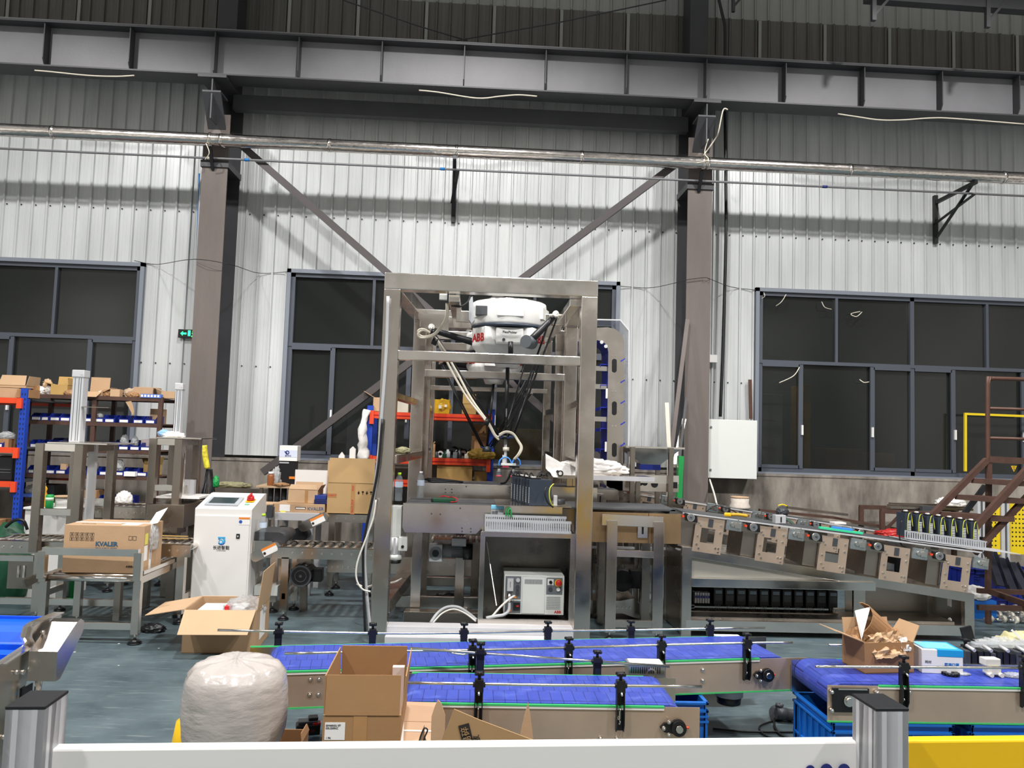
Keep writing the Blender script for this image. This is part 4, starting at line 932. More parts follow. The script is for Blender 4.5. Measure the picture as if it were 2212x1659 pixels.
def bins(row, pxs, z, sname, grp, skip_y=0):
    for i, px in enumerate(pxs):
        y = SY+.02+(random.random()*.02)+skip_y; p = at(px, 900, y); p.x = min(max(p.x, SX[0]+.09), SX[2]-.09)
        lab = '%s blue stacking bin from the left on the %s of the brown rack' % (ORD[i], sname)
        o = BIN0 if not used[0] else dup(BIN0); used[0] = 1
        o.location = (p.x, y, z); o.rotation_euler = (0, 0, random.uniform(-.06, .06)); o['label'] = lab; o['group'] = grp
bins(1, [70, 95, 119, 141, 164, 188, 213, 237, 268, 299, 325], SZ[1], 'second shelf', 'bins on the second shelf')
bins(2, [69, 93, 117, 247, 271, 295, 318], SZ[2], 'third shelf', 'bins on the third shelf')
bins(3, [68, 92, 116, 139, 184, 208, 233, 264, 290, 314], SZ[3], 'fourth shelf', 'bins on the fourth shelf')
bins(4, [92, 178, 235, 259, 283], SZ[4], 'fifth shelf', 'bins on the fifth shelf')
# stacked bins at the back of the third shelf
for px, nm in ((125, 'left'), (262, 'middle'), (285, 'right')):
    p = at(px, 900, SY+.24); o = dup(BIN0, (p.x, SY+.25, SZ[2]+.02), 0, 'dark blue bin set back on the third rack shelf, %s one' % nm); o['group'] = 'bins set back on the third shelf'
for i, (px, z, s, m, c_) in enumerate(((213, 1, (.07, .09, .05), clearbag, 'second'), (270, 2, (.08, .10, .11), clearbag, 'third'), (292, 2, (.07, .09, .10), clearbag, 'third'), (208, 3, (.08, .09, .10), clearbag, 'fourth'), (262, 3, (.10, .10, .12), clearbag, 'fourth'), (178, 3, (.09, .10, .10), clearbag, 'fourth'))):
    p = at(px, 900, SY+.08); h0 = SZ[z]+.05
    tag(MB().blob((0, 0, 0), s, .4, 4, i+2, 2).build('parts_bag', m, loc=(p.x, SY+.11, h0)), 'clear parts bag %s, on the %s rack shelf' % (('over the centre bins', 'left of the pair', 'right of the pair', 'in the centre', 'towards the right', 'left of the centre post')[i], c_), 'bag')
# loose things on the rack
def rackbox(px, zi, w, d, h, lab, m=card_d, dy=.12, fl_=None, closed=True, nm='carton_box', rz=0., cat='box'):
    p = at(px, 900, SY+dy); return carton(nm, lab, cat, (p.x, SY+dy, SZ[zi]), rz, w, d, h, m, fl_, closed=closed)
rackbox(352-10, 1, .12, .2, .17, 'pale carton standing at the right end of the second rack shelf', card_l, .3, rz=.1)
rackbox(345-8, 3, .13, .18, .13, 'open yellow carton on the fourth rack shelf, right end', card_y, .22, {'l': (30, .07), 'r': (15, .08), 'f': (35, .05)}, False)
rackbox(150, 3, .06, .12, .11, 'narrow tan carton between the bins of the fourth shelf', card_l, .1)
rackbox(213, 4, .16, .2, .14, 'brown carton with black print on the fifth rack shelf', card_d, .12)
rackbox(120, 4, .22, .25, .18, 'black equipment case on the fifth rack shelf', blk, .2, nm='equipment_case', cat='case')
rackbox(340-10, 2, .14, .2, .12, 'pinkish white carton at the right end of the third shelf', mat('pinkish_white', (206, 190, 186), .7), .25, nm='pale_box')
rackbox(290, 3, .12, .06, .05, 'small white carton before the bins of the fourth shelf', paper, .0, nm='white_box')
p = at(60, 900, SY); r = thing('light_blue_tray', 'light blue tray jutting out of the rack at its left end', 'tray', (p.x+.06, SY-.06, SZ[4]+.06), .1)
MB().box(-.12, .12, -.05, .15, 0, .035, .004).build('tray', mat('light_bin_blue', (66, 104, 196), .4), r); MB().blob((.05, .05, .035), (.13, .12, .09), .3, 4, 4, 2).build('plastic_bag', clearbag, r)
tag(MB().blob((0, 0, 0), (.16, .15, .15), .35, 4, 8, 3).build('white_bag', whitebag, loc=(at(290, 900, SY).x, SY-.12, SZ[4]-.0)), 'lumpy white plastic bag in front of the rack near its right end', 'bag')
tag(MB().box(-.09, .09, -.06, .08, -.72, -.001).build('bag_stool', rust, loc=(at(290, 900, SY).x, SY-.12, SZ[4])), 'brown ledge under the white plastic bag at the rack', 'ledge')
# top of the rack: cartons, paper
ZT_ = SZ[0]
def top(px, w, d, h, lab, m=card, fl_=None, rz=0., dy=.15, nm='open_carton', closed=False):
    p = at(px, 860, SY+dy); return carton(nm, lab, 'box', (p.x, SY+dy, ZT_), rz, w, d, h, m, fl_, closed=closed)
top(133, .17, .16, .115, 'yellowish open carton with a raised flap on top of the brown rack', card_y, {'l': (75, .10), 'b': (12, .10), 'r': (-10, .08)}, .1)
top(318, .22, .2, .12, 'dented brown carton on top of the brown rack, right part', card, None, -.05, .2, 'dented_carton', True)
top(206, .22, .2, .05, 'flattish carton with a tall flap behind the aluminium cylinder', card, {'b': (5, .17), 'r': (60, .1), 'f': (120, .12)}, .05)
top(251, .10, .1, .085, 'small tan carton amid torn paper on top of the rack', card_l, None, .1, .1, 'small_carton', True)
top(366, .14, .14, .08, 'tan carton at the right end of the rack top', card, {'l': (70, .10)}, .15, .12, 'open_carton')
for i, (px, s, m) in enumerate(((82, (.14, .12, .09), paper), (103, (.12, .12, .10), mat('grey_paper', (178, 170, 160), .7)), (90, (.10, .08, .17), card_l), (155, (.13, .1, .06), kraft), (228, (.14, .12, .075), kraft), (273, (.16, .12, .10), mat('grey_kraft', (170, 148, 124), .8)), (288, (.12, .1, .06), kraft), (215, (.10, .1, .06), paper))):
    p = at(px, 860, SY+.1); b = MB(); b.blob((0, 0, 0), s, .45, 3.2, i*2+1, 2)
    lab = ['white torn paper at the left end of the rack top', 'grey crumpled paper beside the yellowish carton', 'tan standing scrap behind white paper on the rack top', 'brown torn paper left of the aluminium cylinder', 'brown torn paper between flattish and small cartons', 'greyish torn paper left of the dented carton', 'brown paper shred under the dented carton edge', 'white paper lump before the flattish carton'][i]
    tag(b.build('torn_paper', m, loc=(p.x, SY+.08+(i % 3)*.06, ZT_)), lab, 'paper', 'torn paper on the rack top')
p = at(283, 888, SY-.03); b = MB(); b.tube([(0, 0, .13), (.02, -.0, .08), (.05, -.02, .02), (.055, -.02, -.05)], .012, 6, 4)
b = MB(); q = [at(271, 868, SY-.03), at(283, 866, SY-.03), at(287, 875, SY-.03), at(290, 890, SY-.03), at(287, 898, SY-.03), at(278, 880, SY-.03)]; b.prism(q, (0, .004, 0)); tag(b.build('torn_strip', card, world=True, loc=q[0]), 'torn cardboard strip hanging over the rack edge', 'cardboard')
p = at(330, 866, SY+.05); r = thing('blue_lattice_tray', 'small light blue lattice tray on top of the rack under the dented carton', 'tray', (p.x, SY+.03, ZT_)); MB().box(-.11, .11, -.04, .05, 0, .04).build('tray', mat('lattice_blue', (84, 118, 200), .5), r)
b = MB()
for i in range(6): b.box(-.105+i*.035, -.083+i*.035, -.042, -.038, .008, .032)
b.build('lattice_openings', paper, r)
# ---- blue and orange racking at the edge
RY = 8.0; px_ = at(44, 950, RY).x
rr_ = thing('pallet_rack', 'blue and orange pallet rack cut by the left edge', 'rack', (px_-.5, RY+.3, 0))
for y in (RY, RY+1.08): 
    u = MB().box(px_-.03, px_+.035, y, y+.06, 0, 1.92).build('upright', rackb, rr_, world=True)
    if y == RY:
        b = MB()
        for i in range(36): 
            for dx in (-.014, .016): b.box(px_+dx-.004, px_+dx+.004, y-.002, y+.001, .1+i*.05, .12+i*.05)
        b.build('slots', black_m, u, world=True)
for z in (1.80, 1.30, .96, .45):
    for y in (RY-.02, RY+1.07): MB().box(px_-1.6, px_-.02, y, y+.04, z-.035, z+.02).build('beam', orange, rr_, world=True)
    MB().box(px_-.05, px_-.0, RY-.03, RY-.0, z-.085, z+.02).build('beam_hook', orange, rr_, world=True)
    MB().box(px_-1.6, px_-.04, RY+.02, RY+1.07, z+.0, z+.012).build('deck', dgrey, rr_, world=True)
def onrack(px, z, w, d, h, lab, m, fl_=None, dy=.15, closed=False, nm='open_carton', cat='box', rz=0):
    p = at(px, 900, RY+dy); return carton(nm, lab, cat, (p.x, RY+dy, z+.012 if z < 1.79 else z+.02), rz, w, d, h, m, fl_, closed=closed)
onrack(20, 1.80, .30, .26, .10, 'closed carton at the very left on the orange rack top', card, None, .18, True, 'closed_carton')
carton('open_carton', 'open carton with drooping flap stacked on the left rack top', 'box', (at(40, 840, RY+.2).x, RY+.2, 1.80+.021+.10), 0, .28, .24, .03, card, {'f': (-20, .11), 'r': (10, .1), 'l': (8, .06)})
onrack(58, 1.80, .12, .2, .09, 'dark open carton by the blue upright on the rack top', card_d, {'b': (5, .05)}, .12)
onrack(19, 1.30, .10, .12, .09, 'small brown carton under a clear bag on the left rack', card_d, None, .1, True, 'closed_carton')
tag(MB().blob((0, 0, 0), (.15, .12, .07), .3, 4, 3, 2).build('clear_bag', clearbag, loc=(at(16, 930, RY+.1).x, RY+.1, 1.405)), 'clear plastic bag on the small carton of the left rack', 'bag')
o = dup(BIN0, (at(-5, 950, RY+.02).x, RY+.02, 1.314), 0, 'blue bin cut by the frame edge on the left rack')
p = at(17, 1010, RY+.1); r = thing('black_case', 'black plastic tool case with grooves on the left rack', 'case', (p.x, RY+.1, .974)); MB().box(-.075, .075, -.05, .06, 0, .26, .02).build('shell', blk, r)
b = MB()
for z in (.09, .12): b.box(-.06, .06, -.053, -.05, z, z+.004)
b.build('groove', mgrey, r)
onrack(5, .45, .22, .2, .13, 'small brown carton low on the left rack', card_d, None, .1, True, 'closed_carton')
# dark green bag with a handle
p = at(15, 1128, 7.2); r = thing('green_tool_bag', 'dark green fabric tool bag at the left edge behind the roller line', 'bag', (p.x, 7.25, 0))
MB().blob((0, 0, 0), (.42, .3, .66), .12, 2.5, 3, 3, ridged=False).build('bag_body', grn_d, r); MB().tube([(.02, -.1, .64), (.09, -.1, .70), (.17, -.1, .70), (.2, -.08, .62)], .014, 8).build('handle', blk, r)
# ---- white cupboard with bottle, can and reel
WYc = 7.25; a, c_ = at(54, 1095, WYc), at(150, 1100, WYc); zc = a.z
r = thing('white_cupboard', 'low white cupboard behind the lifting frame at left', 'cupboard', ((a.x+c_.x)/2, WYc+.2, 0)); w = (c_.x-a.x)
MB().box(-w/2, w/2, -.19, .2, .0, zc-.02).build('body', white_p, r); MB().box(-w/2-.01, w/2+.02, -.21, .22, zc-.02, zc, .003).build('top', white_p, r)
for dx, nm, lab, cat in ((93, 'detergent_bottle', 'yellow detergent bottle with white cap on the white cupboard', 'bottle'),):
    p = at(dx, 1085, WYc+.05); r = thing(nm, lab, cat, (p.x, WYc+.05, zc)); MB().lathe([(.001, 0), (.032, 0), (.034, .02), (.034, .10), (.022, .14), (.03, .165), (.016, .19), (.001, .19)]).build('body', mat('amber_liquid', (224, 168, 44), .25), r); MB().cyl((0, 0, .19), (0, 0, .215), .013, 12).build('cap', paper, r)
p = at(107, 1085, WYc-.08); r = thing('green_can', 'green drink can on the white cupboard', 'can', (p.x, WYc-.08, zc)); MB().lathe([(.001, 0), (.026, 0), (.033, .01), (.033, .115), (.027, .125), (.001, .125)]).build('can', grn_v, r); MB().cyl((0, 0, .07), (0, 0, .10), .0335, 20).build('label_band', mat('pale_green', (190, 220, 190), .5), r)
p = at(137, 1090, WYc); r = thing('cable_reel', 'white cable reel on the white cupboard by the lifting frame', 'reel', (p.x, WYc, zc)); MB().cyl((0, 0, 0), (0, 0, .01), .09, 28).build('flange', paper, r); MB().cyl((0, 0, .01), (0, 0, .10), .07, 28).build('winding', paper, r); MB().cyl((0, 0, .10), (0, 0, .11), .085, 28).build('flange', card_l, r)
# ---- roller conveyors
def roller_line(label, x0, x1, y0, y1, zt, n, hh=.095, legs=(), m=steel, rm=None, zbolts=True, name='roller_conveyor', sm=None):
    r = thing(name, label, 'conveyor', ((x0+x1)/2, (y0+y1)/2, 0))
    for y in (y0, y1-.004):
        s_ = MB().box(x0, x1, y, y+.004, zt-hh, zt).build('side_rail', m, r, world=True)
        if y == y0 and zbolts:
            b = MB()
            for i in range(n): x = x0+(i+.5)*(x1-x0)/n; b.cyl((x, y, zt-hh*.5), (x, y-.008, zt-hh*.5), .009, 8)
            b.build('axle_bolts', steel_l, s_, world=True)
    MB().box(x0, x1, y0, y0+.03, zt-.003, zt).build('rail_lip', m, r, world=True); MB().box(x0, x1, y1-.03, y1, zt-.003, zt).build('rail_lip', m, r, world=True)
    R0 = None
    for i in range(n):
        x = x0+(i+.5)*(x1-x0)/n
        if R0 is None:
            R0 = MB().cyl((0, y0+.02-(y0+y1)/2, 0), (0, y1-.02-(y0+y1)/2, 0), .024, 14).build('roller', rm or steel_l, r)
            R0.location = (x-(x0+x1)/2, 0, zt-.032)
        else: o = R0.copy(); COL.objects.link(o); o.location.x = x-(x0+x1)/2
    for lx, w in legs:
        for y in (y0+.03, y1-.03):
            l_ = MB().bar((lx, y, .08), (lx, y, zt-hh+.01), w, w).build('leg', m, r, world=True); foot(l_, lx, y, .09)
        MB().bar((lx, y0, .2), (lx, y1, .2), .03, .05).build('cross_rail', m, r, world=True)
    return r
XA, XB = at(-40, 1160, 6.4).x, at(412, 1175, 6.4).x
R1 = roller_line('long steel roller conveyor running behind the big carton at left', XA, XB, 6.4, 6.82, .635, 24, .10, legs=((XA+.45, .06), (at(385, 1300, 6.4).x, .06)))
for a_, b_ in ((0, 72),): MB().bar(at(-40, 1204, 6.42), at(75, 1206, 6.42), .04, .045).build('lower_rail', steel_l, R1, world=True)
MB().bar(at(-40, 1296, 6.47), at(300, 1303, 6.47), .04, .05).build('lower_rail', steel_l, R1, world=True)
MB().bar(at(98, 1238, 6.45), at(52, 1262, 6.3), .03, .06).build('lower_rail', steel_d, R1, world=True)
b = MB(); p = at(55, 1235, 6.75); b.box(p.x-.14, p.x+.18, 6.74, 6.75, p.z-.14, p.z+.14); b.build('control_panel', steel_d, R1, world=True)
for px in (39, 51): b = MB(); p = at(px, 1235, 6.73); b.box(p.x-.008, p.x+.008, 6.73, 6.74, p.z-.05, p.z+.05); b.build('slot', paper, R1, world=True)
b = MB()
for px, py in ((350, 1157), (355, 1162)): b.bar(at(345, py, 6.6), at(405, py+2, 6.5), .02, .008)
tag(b.build('bamboo_strip', card_y, world=True, loc=at(370, 1158, 6.6)), 'two thin yellow strips lying on the roller conveyor left of the white cabinet', 'strip')
R2 = roller_line('rear steel roller conveyor beyond the lifting frames', at(190, 1100, 7.55).x, at(345, 1100, 7.55).x, 7.55, 7.95, .805, 10, .11, legs=((at(240, 1100, 7.55).x, .05), (at(320, 1100, 7.55).x, .05)))
MB().bar(at(165, 1082, 7.5), at(230, 1085, 7.5), .03, .07).build('guide_plate', steel_l, R2, world=True)
for px in (172, 200): MB().cyl(at(px, 1095, 7.45), at(px, 1125, 7.45), .018, 12).build('guide_post', steel_l, R2, world=True)
MB().bar(at(168, 1104, 7.4), at(208, 1100, 7.5), .03, .02).build('guide_post', steel_l, R2, world=True)
for px in (132, 157): 
    b = MB(); p = fl(px, 1290, 0); b.cyl((p.x, p.y, 0), (p.x, p.y, .62), .035, 14); tag(b.build('green_pipe_leg', grn_v, world=True, loc=p), 'green round leg under the left conveyors, %s of the two' % ('left' if px < 140 else 'right'), 'leg', 'green legs under the conveyors')
# ---- lifting frames with aluminium cylinders
def lifter(label, pxl, pxr, pxb, ytop, Yf, Yr, ylow, pw, zb):
    zt = at(pxl, ytop, Yf).z; xl, xr = at(pxl, 1000, Yf).x, at(pxr, 1000, Yf).x
    r = thing('lifting_frame', label, 'frame', ((xl+xr)/2, (Yf+Yr)/2, zb))
    for x in (xl, xr):
        for y in (Yf, Yr): MB().bar((x, y, zb), (x, y, zt-.001), pw, pw, (0, 1, 0), bev=.004).build('post', steel_d, r, world=True)
    h = pw*.9
    MB().bar((xl, Yf, zt-h/2), (xr, Yf, zt-h/2), pw*.7, h, bev=.003).build('top_rail', steel_l, r, world=True); MB().bar((xl, Yr, zt-h/2), (xr, Yr, zt-h/2), pw*.7, h).build('top_rail', steel_d, r, world=True)
    for x in (xl, xr): MB().bar((x, Yf, zt-h/2), (x, Yr, zt-h/2), pw*.7, h).build('top_rail', steel_d, r, world=True)
    if ylow:
        zl = at(pxl, ylow, Yf).z; MB().bar((xl, Yf-.01, zl), (xr, Yf-.01, zl), .03, .055, bev=.003).build('lower_rail', steel_l, r, world=True)
    return r, xl, xr, zt
L1, xl, xr, zt = lifter('dull steel lifting frame with tall aluminium cylinder behind the big carton', 88, 173, 236, 957, 6.34, 6.88, 1105, .068, .56)
MB().box(xl+.06, xr+.22, 6.30, 6.8, zt, zt+.012, .002).build('top_plate', steel_l, L1, world=True)
def cylinder(root, px, ytop, Y, zbase, w):
    p = at(px, ytop, Y); b = MB(); b.box(p.x-w/2, p.x+w/2, Y-w/2, Y+w/2, zbase, p.z-.04, .006); c = b.build('cylinder_barrel', cyl_grey, root, world=True)
    b = MB(); b.box(p.x-w/2-.006, p.x+w/2+.006, Y-w/2-.006, Y+w/2+.006, p.z-.06, p.z, .006); b.cyl((p.x+w*.35, Y-w/2-.008, p.z-.03), (p.x+w*.35, Y-w/2+.01, p.z-.03), .012, 10); b.build('end_cap', alu, c, world=True)
    b = MB()
    for dx in (-.25, .1, .3): b.box(p.x+dx*w-.003, p.x+dx*w+.003, Y-w/2-.001, Y-w/2+.004, zbase+.01, p.z-.065)
    b.build('groove', mgrey, c, world=True); return c
cylinder(L1, 176, 800, 6.55, zt+.012, .088)
b = MB(); b.box(xr-.02, xr+.04, 6.50, 6.54, .62, zt); b.build('piston_guide', cyl_grey, L1, world=True)
MB().box(xr-.10, xr+.12, 6.5, 6.54, zt+.30, zt+.306).build('sensor_bar', steel_d, L1, world=True)
L2, xl2, xr2, zt2 = lifter('smaller dull steel lifting frame beside the left column', 331, 386, 430, 946, 6.98, 7.42, 1053, .068, .0)
MB().box(xl2+.03, xr2+.20, 6.94, 7.35, zt2, zt2+.01, .002).build('top_plate', steel_l, L2, world=True)
cylinder(L2, 390, 828, 7.15, zt2+.01, .062)
for i in range(3): MB().cyl((xl2+.15+i*.022, 7.2, .9), (xl2+.15+i*.022, 7.2, zt2), .006, 8).build('guide_rod', steel_l, L2, world=True)
q = at(352, 1075, 6.95); MB().box(q.x-.08, q.x+.30, 6.99, 7.35, q.z-.008, q.z+.008).build('clamp_plate', paper, L2, world=True)
q = at(405, 1057, 7.3); MB().box(q.x-.07, q.x+.07, 7.28, 7.32, q.z-.10, q.z+.09).build('back_plate', alu, L2, world=True); MB().bar((q.x, 7.26, q.z-.08), (q.x, 7.26, q.z+.04), .02, .02, (0, 1, 0)).build('clamp', steel_l, L2, world=True)
q0, q1 = at(321, 1088, 6.93), at(398, 1140, 6.93); b = MB(); b.box(q0.x, q1.x, 6.90, 7.40, q1.z, q0.z, .004); b.build('hopper_box', steel_d, L2, world=True)
MB().box(q0.x+.1, q0.x+.2, 6.95, 7.3, .62, q1.z).build('pedestal', steel_d, L2, world=True)
p = at(362, 939, 7.05); r = thing('blue_glove', 'crumpled white and blue work glove on the smaller lifting frame', 'glove', (p.x+.02, 7.1, zt2+.01)); MB().blob((0, 0, 0), (.20, .12, .05), .5, 3, 4, 3).build('glove', paper, r); MB().blob((-.07, -.01, .01), (.10, .10, .055), .3, 3, 6, 2).build('cuff', mat('pale_blue_cloth', (130, 170, 210), .8), r)
for px, nm in ((345, 'left'), (398, 'right')):
    p = at(px, 1080, 7.2); 
# ---- yellow-black wrapped bundle leaning by the column
p = at(447, 1000, 8.6); r = thing('broom_bundle', 'bundle of black bristles with yellow wrap leaning by the left column', 'broom', (p.x, 8.7, 0))
b = MB()
for i in range(26):
    a = random.uniform(-.14, .14); b.tube([(p.x+a*.25, 8.7, 1.12), (p.x+.03+a, 8.65+random.uniform(-.08, .08), random.uniform(.3, .7))], .006, 5, 0)
b.build('bristles', blk, r, world=True)
MB().tube([at(441, 962, 8.7), at(443, 985, 8.7), at(448, 1012, 8.7)], .032, 10).build('yellow_wrap', mat('yellow_white_wrap', (222, 208, 60), .4, 0, .5, 30), r, world=True)
MB().blob(at(466, 1052, 8.6), (.06, .06, .12), .4, 5, 3, 2).build('green_netting', grn_v, r, world=True)
MB().bar((p.x+.03, 8.66, 0), (p.x+.03, 8.66, .5), .10, .10, (0, 1, 0)).build('holder', dgrey, r, world=True)
# ---- front roller table with the big carton
x0, x1, y0, y1, z = -3.10, -2.42, 5.80, 6.34, .46
T = thing('roller_table', 'steel roller table carrying the big carton, front left', 'table', ((x0+x1)/2, (y0+y1)/2, 0)); y1 = 6.9
y1 = 6.36
for x, nm in ((x0, 'l'), (x1, 'r')):
    MB().bar((x, y0, z), (x, y1+.35 if x == x1 else y1, z+.0), .05, .055, bev=.003).build('side_rail', steel, T, world=True)
    MB().bar((x, y0, z+.0), (x, y0, z+.20), .055, .05, (0, 1, 0), bev=.003).build('guard_upright', steel, T, world=True)
MB().bar((x0, y0-.0, z+.20), (x1, y0-.0, z+.20), .05, .055, bev=.003).build('guard_rail', steel_l, T, world=True)
MB().bar((x1+.01, y0+.03, z+.05), (x1+.03, y1+.36, z+.05), .04, .03, bev=.003).build('side_guide', steel_l, T, world=True)
R0 = None
for i in range(12):
    y = y0+.05+i*.078; o = MB().cyl((x0+.03, y, z-.0), (x1-.03, y, z-.0), .024, 16).build('roller', steel_l, T, world=True)
for x in (x0+.01, x1-.005):
    for y in (y0+.03, y1+.30):
        if x < -3 and y > 6.4: y = 6.33
        l_ = MB().bar((x, y, .07), (x, y, z-.02), .055, .05, (0, 1, 0), bev=.003).build('leg', steel, T, world=True); foot(l_, x, y, .08, .05)
MB().bar((x0, y0+.03, .125), (x1, y0+.03, .125), .03, .05, bev=.003).build('cross_rail', steel_l, T, world=True)
MB().bar((x0+.42, 6.1, .10), (x0+.42, 6.1, z-.03), .05, .05, (0, 1, 0)).build('leg', steel_d, T, world=True)
bc = carton('big_carton', 'big brown carton with logo print on the front roller table', 'box', (-2.735, 6.10, z+.026), .035, .575, .37, .35, card, closed=True)
text('KVALER', .045, front(.02, -.1858, .212, 0, -.0), mat('grey_blue_print', (44, 84, 110), .7), bc, bold=.002); 
b = MB(); b.box(-.10, .10, -.1862, -.185, .183, .187); b.build('logo_rule', ink, bc)
b = MB()
for i in range(5):
    for j in range(2): x = -.245+i*.036; z_ = .235+j*.033; b = MB(); b.prism([(x, -.1855, z_), (x+.028, -.1855, z_), (x+.028, -.1855, z_+.026), (x, -.1855, z_+.026)], (0, -.0008, 0), hole=[(x+.002, -.1855, z_+.002), (x+.026, -.1855, z_+.002), (x+.026, -.1855, z_+.024), (x+.002, -.1855, z_+.024)]); b.box(x+.010, x+.018, -.1863, -.1855, z_+.006, z_+.02); b.build('handling_symbol', ink, bc)
for x in (.175, .205): b = MB(); b.prism([(x, -.1855, .245), (x+.026, -.1855, .245), (x+.026, -.1855, .275), (x, -.1855, .275)], (0, -.0008, 0), hole=[(x+.002, -.1855, .247), (x+.024, -.1855, .247), (x+.024, -.1855, .273), (x+.002, -.1855, .273)]); b.build('handling_symbol', ink, bc)
text('本箱禁止重压', .016, front(.215, -.1858, .05), ink, bc)
for nm, m_, y_a, y_b, za, zb_ in (('yellow_sticker', yelpap, -.165, -.115, .21, .29), ('white_sticker', paper, -.175, -.115, .09, .20)): MB().box(.2875, .289, y_a, y_b, za, zb_).build(nm, m_, bc)
b = MB(); b.box(.2875, .2885, -.07, -.03, 0, .35); b.box(-.2875, .2875, -.02, .02, .35, .3508); b.build('packing_tape', paper, bc)
text('HANGHAI HANG', .022, side_r(.2892, -.05, .17) @ Matrix.Rotation(PI/2, 4, 'Z'), navyink, bc)
b = MB(); b.box(-.06, .06, -.055, .0, .3505, .352); b.build('handle_hole', paper, bc); MB().box(.10, .22, -.15, -.03, .3505, .3515).build('delivery_note', paper, bc); text('KVALER', .03, flat(-.15, -.10, .351), mgrey, bc)
b = MB(); b.blob((.30, -.02, .16), (.05, .14, .17), .4, 4, 6, 3); b.build('clear_document_bag', clearbag, bc)
b = MB(); b.prism([(.25, -.02, .34), (.33, -.05, .36), (.345, .10, .46), (.26, .10, .42)], (0, .003, .003)); b.build('packing_slip', paper, bc)
# dark gloves under the table
p = fl(330, 1365); tag(MB().blob((0, 0, 0), (.17, .10, .06), .5, 3, 5, 3).build('work_glove', blk, loc=(p.x, p.y, 0)), 'dark glove lying on the floor by the roller table foot', 'glove'); p = fl(291, 1369); tag(MB().blob((0, 0, 0), (.05, .04, .015), .4, 3, 5, 2).build('work_glove', yel2, loc=(p.x, p.y, 0)), 'scrap of yellow cloth on the floor by the roller table foot', 'cloth')
# ---- open carton on the floor
oc = carton('floor_carton', 'large open carton on the floor in front of the white cabinet', 'box', (-1.775, 5.86, 0), .06, .50, .46, .30, card, {'f': (125, .22), 'l': (100, .27), 'r': (6, .27), 'b': (150, .05)}, fm=card_l)
MB().box(-.2, .12, -.17, .15, .20, .265).build('papers_inside', paper, oc); MB().blob((.12, -.02, .22), (.26, .24, .13), .45, 3.5, 7, 3).build('clear_wrap', clearbag, oc); MB().box(.0, .03, -.12, -.02, .22, .30).build('red_packet', red, oc)
b = MB(); b.box(.2505, .2515, -.10, .08, .06, .26); b.build('side_label', paper, oc); 
# ---- white operator cabinet
Yc = 6.62; a, c_ = at(412, 1275, Yc), at(535, 1275, Yc); w = c_.x-a.x; zf = .905; D = .46; zr = 1.005
hm = thing('operator_cabinet', 'white operator cabinet with touch screen and red switch', 'cabinet', ((a.x+c_.x)/2, Yc, 0), .015); x = w/2
b = MB(); b.prism([(-x, 0, .0), (-x, 0, zf), (-x, .0+.01, zf+.004), (-x, D-.06, zr), (-x, D, zr), (-x, D, 0)], (w, 0, 0)); b.build('body', white_p, hm)
d_ = MB().box(-x+.008, x-.012, -.012, 0, .01, zf-.055, .003).build('door', white_p, hm)
b = MB(); b.box(x-.115, x-.085, -.018, -.012, zf-.24, zf-.20, .003); lk = b.build('lock', blk, d_); MB().box(x-.106, x-.094, -.021, -.018, zf-.228, zf-.214).build('key_slot', lgrey, lk)
tl = math.atan2(zr-zf, D-.06); TM = Matrix.Translation((0, 0, zf+.002)) @ Matrix.Rotation(tl, 4, 'X')
b = MB(); b.box(-x+.05, x-.14, .07, .27, .003, .014, .003, M=TM); sc = b.build('screen_frame', mat('screen_bezel', (182, 188, 194), .35, .2), hm); MB().box(-x+.075, x-.175, .10, .245, .014, .016, M=TM).build('screen', screen, sc)
b = MB(); b.box(x-.105, x-.035, .17, .25, .003, .008, .002, M=TM); sw = b.build('switch_plate', yel, hm)
b = MB(); q = TM @ V(x-.07, .215, .008); q2 = TM @ V(x-.07, .215, .045); b.cyl(q, q2, .034, 18, .026); b.box(x-.078, x-.062, .18, .25, .04, .062, .003, M=TM); b.build('switch_knob', red, sw)
MB().box(x-.095, x-.055, .11, .135, .0025, .004, M=TM).build('green_sticker', mat('mint_print', (120, 196, 160), .5), hm)
patch(d_, 'warning_sticker', paper, x-.10, x-.01, zf-.125, zf-.065, -.0122); patch(d_, 'warning_band', orink, x-.10, x-.01, zf-.078, zf-.063, -.0138); b = MB(); b.cyl((x-.085, -.0138, zf-.10), (x-.085, -.0148, zf-.10), .014, 20); b.build('blue_symbol', mat('symbol_blue', (40, 84, 170), .5), d_)
# printed logo: blue ring mark over four characters
lx, lz = -.0, zf-.265
b = MB(); 
for i in range(20):
    a0, a1 = math.radians(-150+i*15), math.radians(-150+(i+1)*15); f = lambda a, r_: V(lx+r_*math.cos(a), -.0128, lz+r_*math.sin(a)); b.prism([f(a0, .032), f(a1, .032), f(a1, .022), f(a0, .022)], (0, -.0006, 0))
b.build('logo_ring', mat('deep_blue_print', (24, 84, 168), .5), d_)
b = MB(); b.prism([V(lx+.028, -.0130, lz-.012), V(lx+.03, -.0130, lz+.036), V(lx+.016, -.0130, lz+.036), V(lx+.014, -.0130, lz-.012)], (0, -.0006, 0)); b.ring((lx-.005, -.0130, lz-.004), (0, -1, 0), .019, .011, .0006, 20); b.box(lx-.03, lx+.02, -.0136, -.013, lz+.022, lz+.036); b.build('logo_letter', mat('bright_blue_print', (60, 170, 220), .5), d_)
text('长进智能', .036, front(lx, -.0128, lz-.055), ink, d_, wx=.95, bold=.0006); text('CHANGJIN ZHINENG', .008, front(lx, -.0128, lz-.078), ink, d_)
b = MB(); b.box(x-.11, x-.07, -.013, -.004, .0, .02); b.build('tape_patch', card, hm)
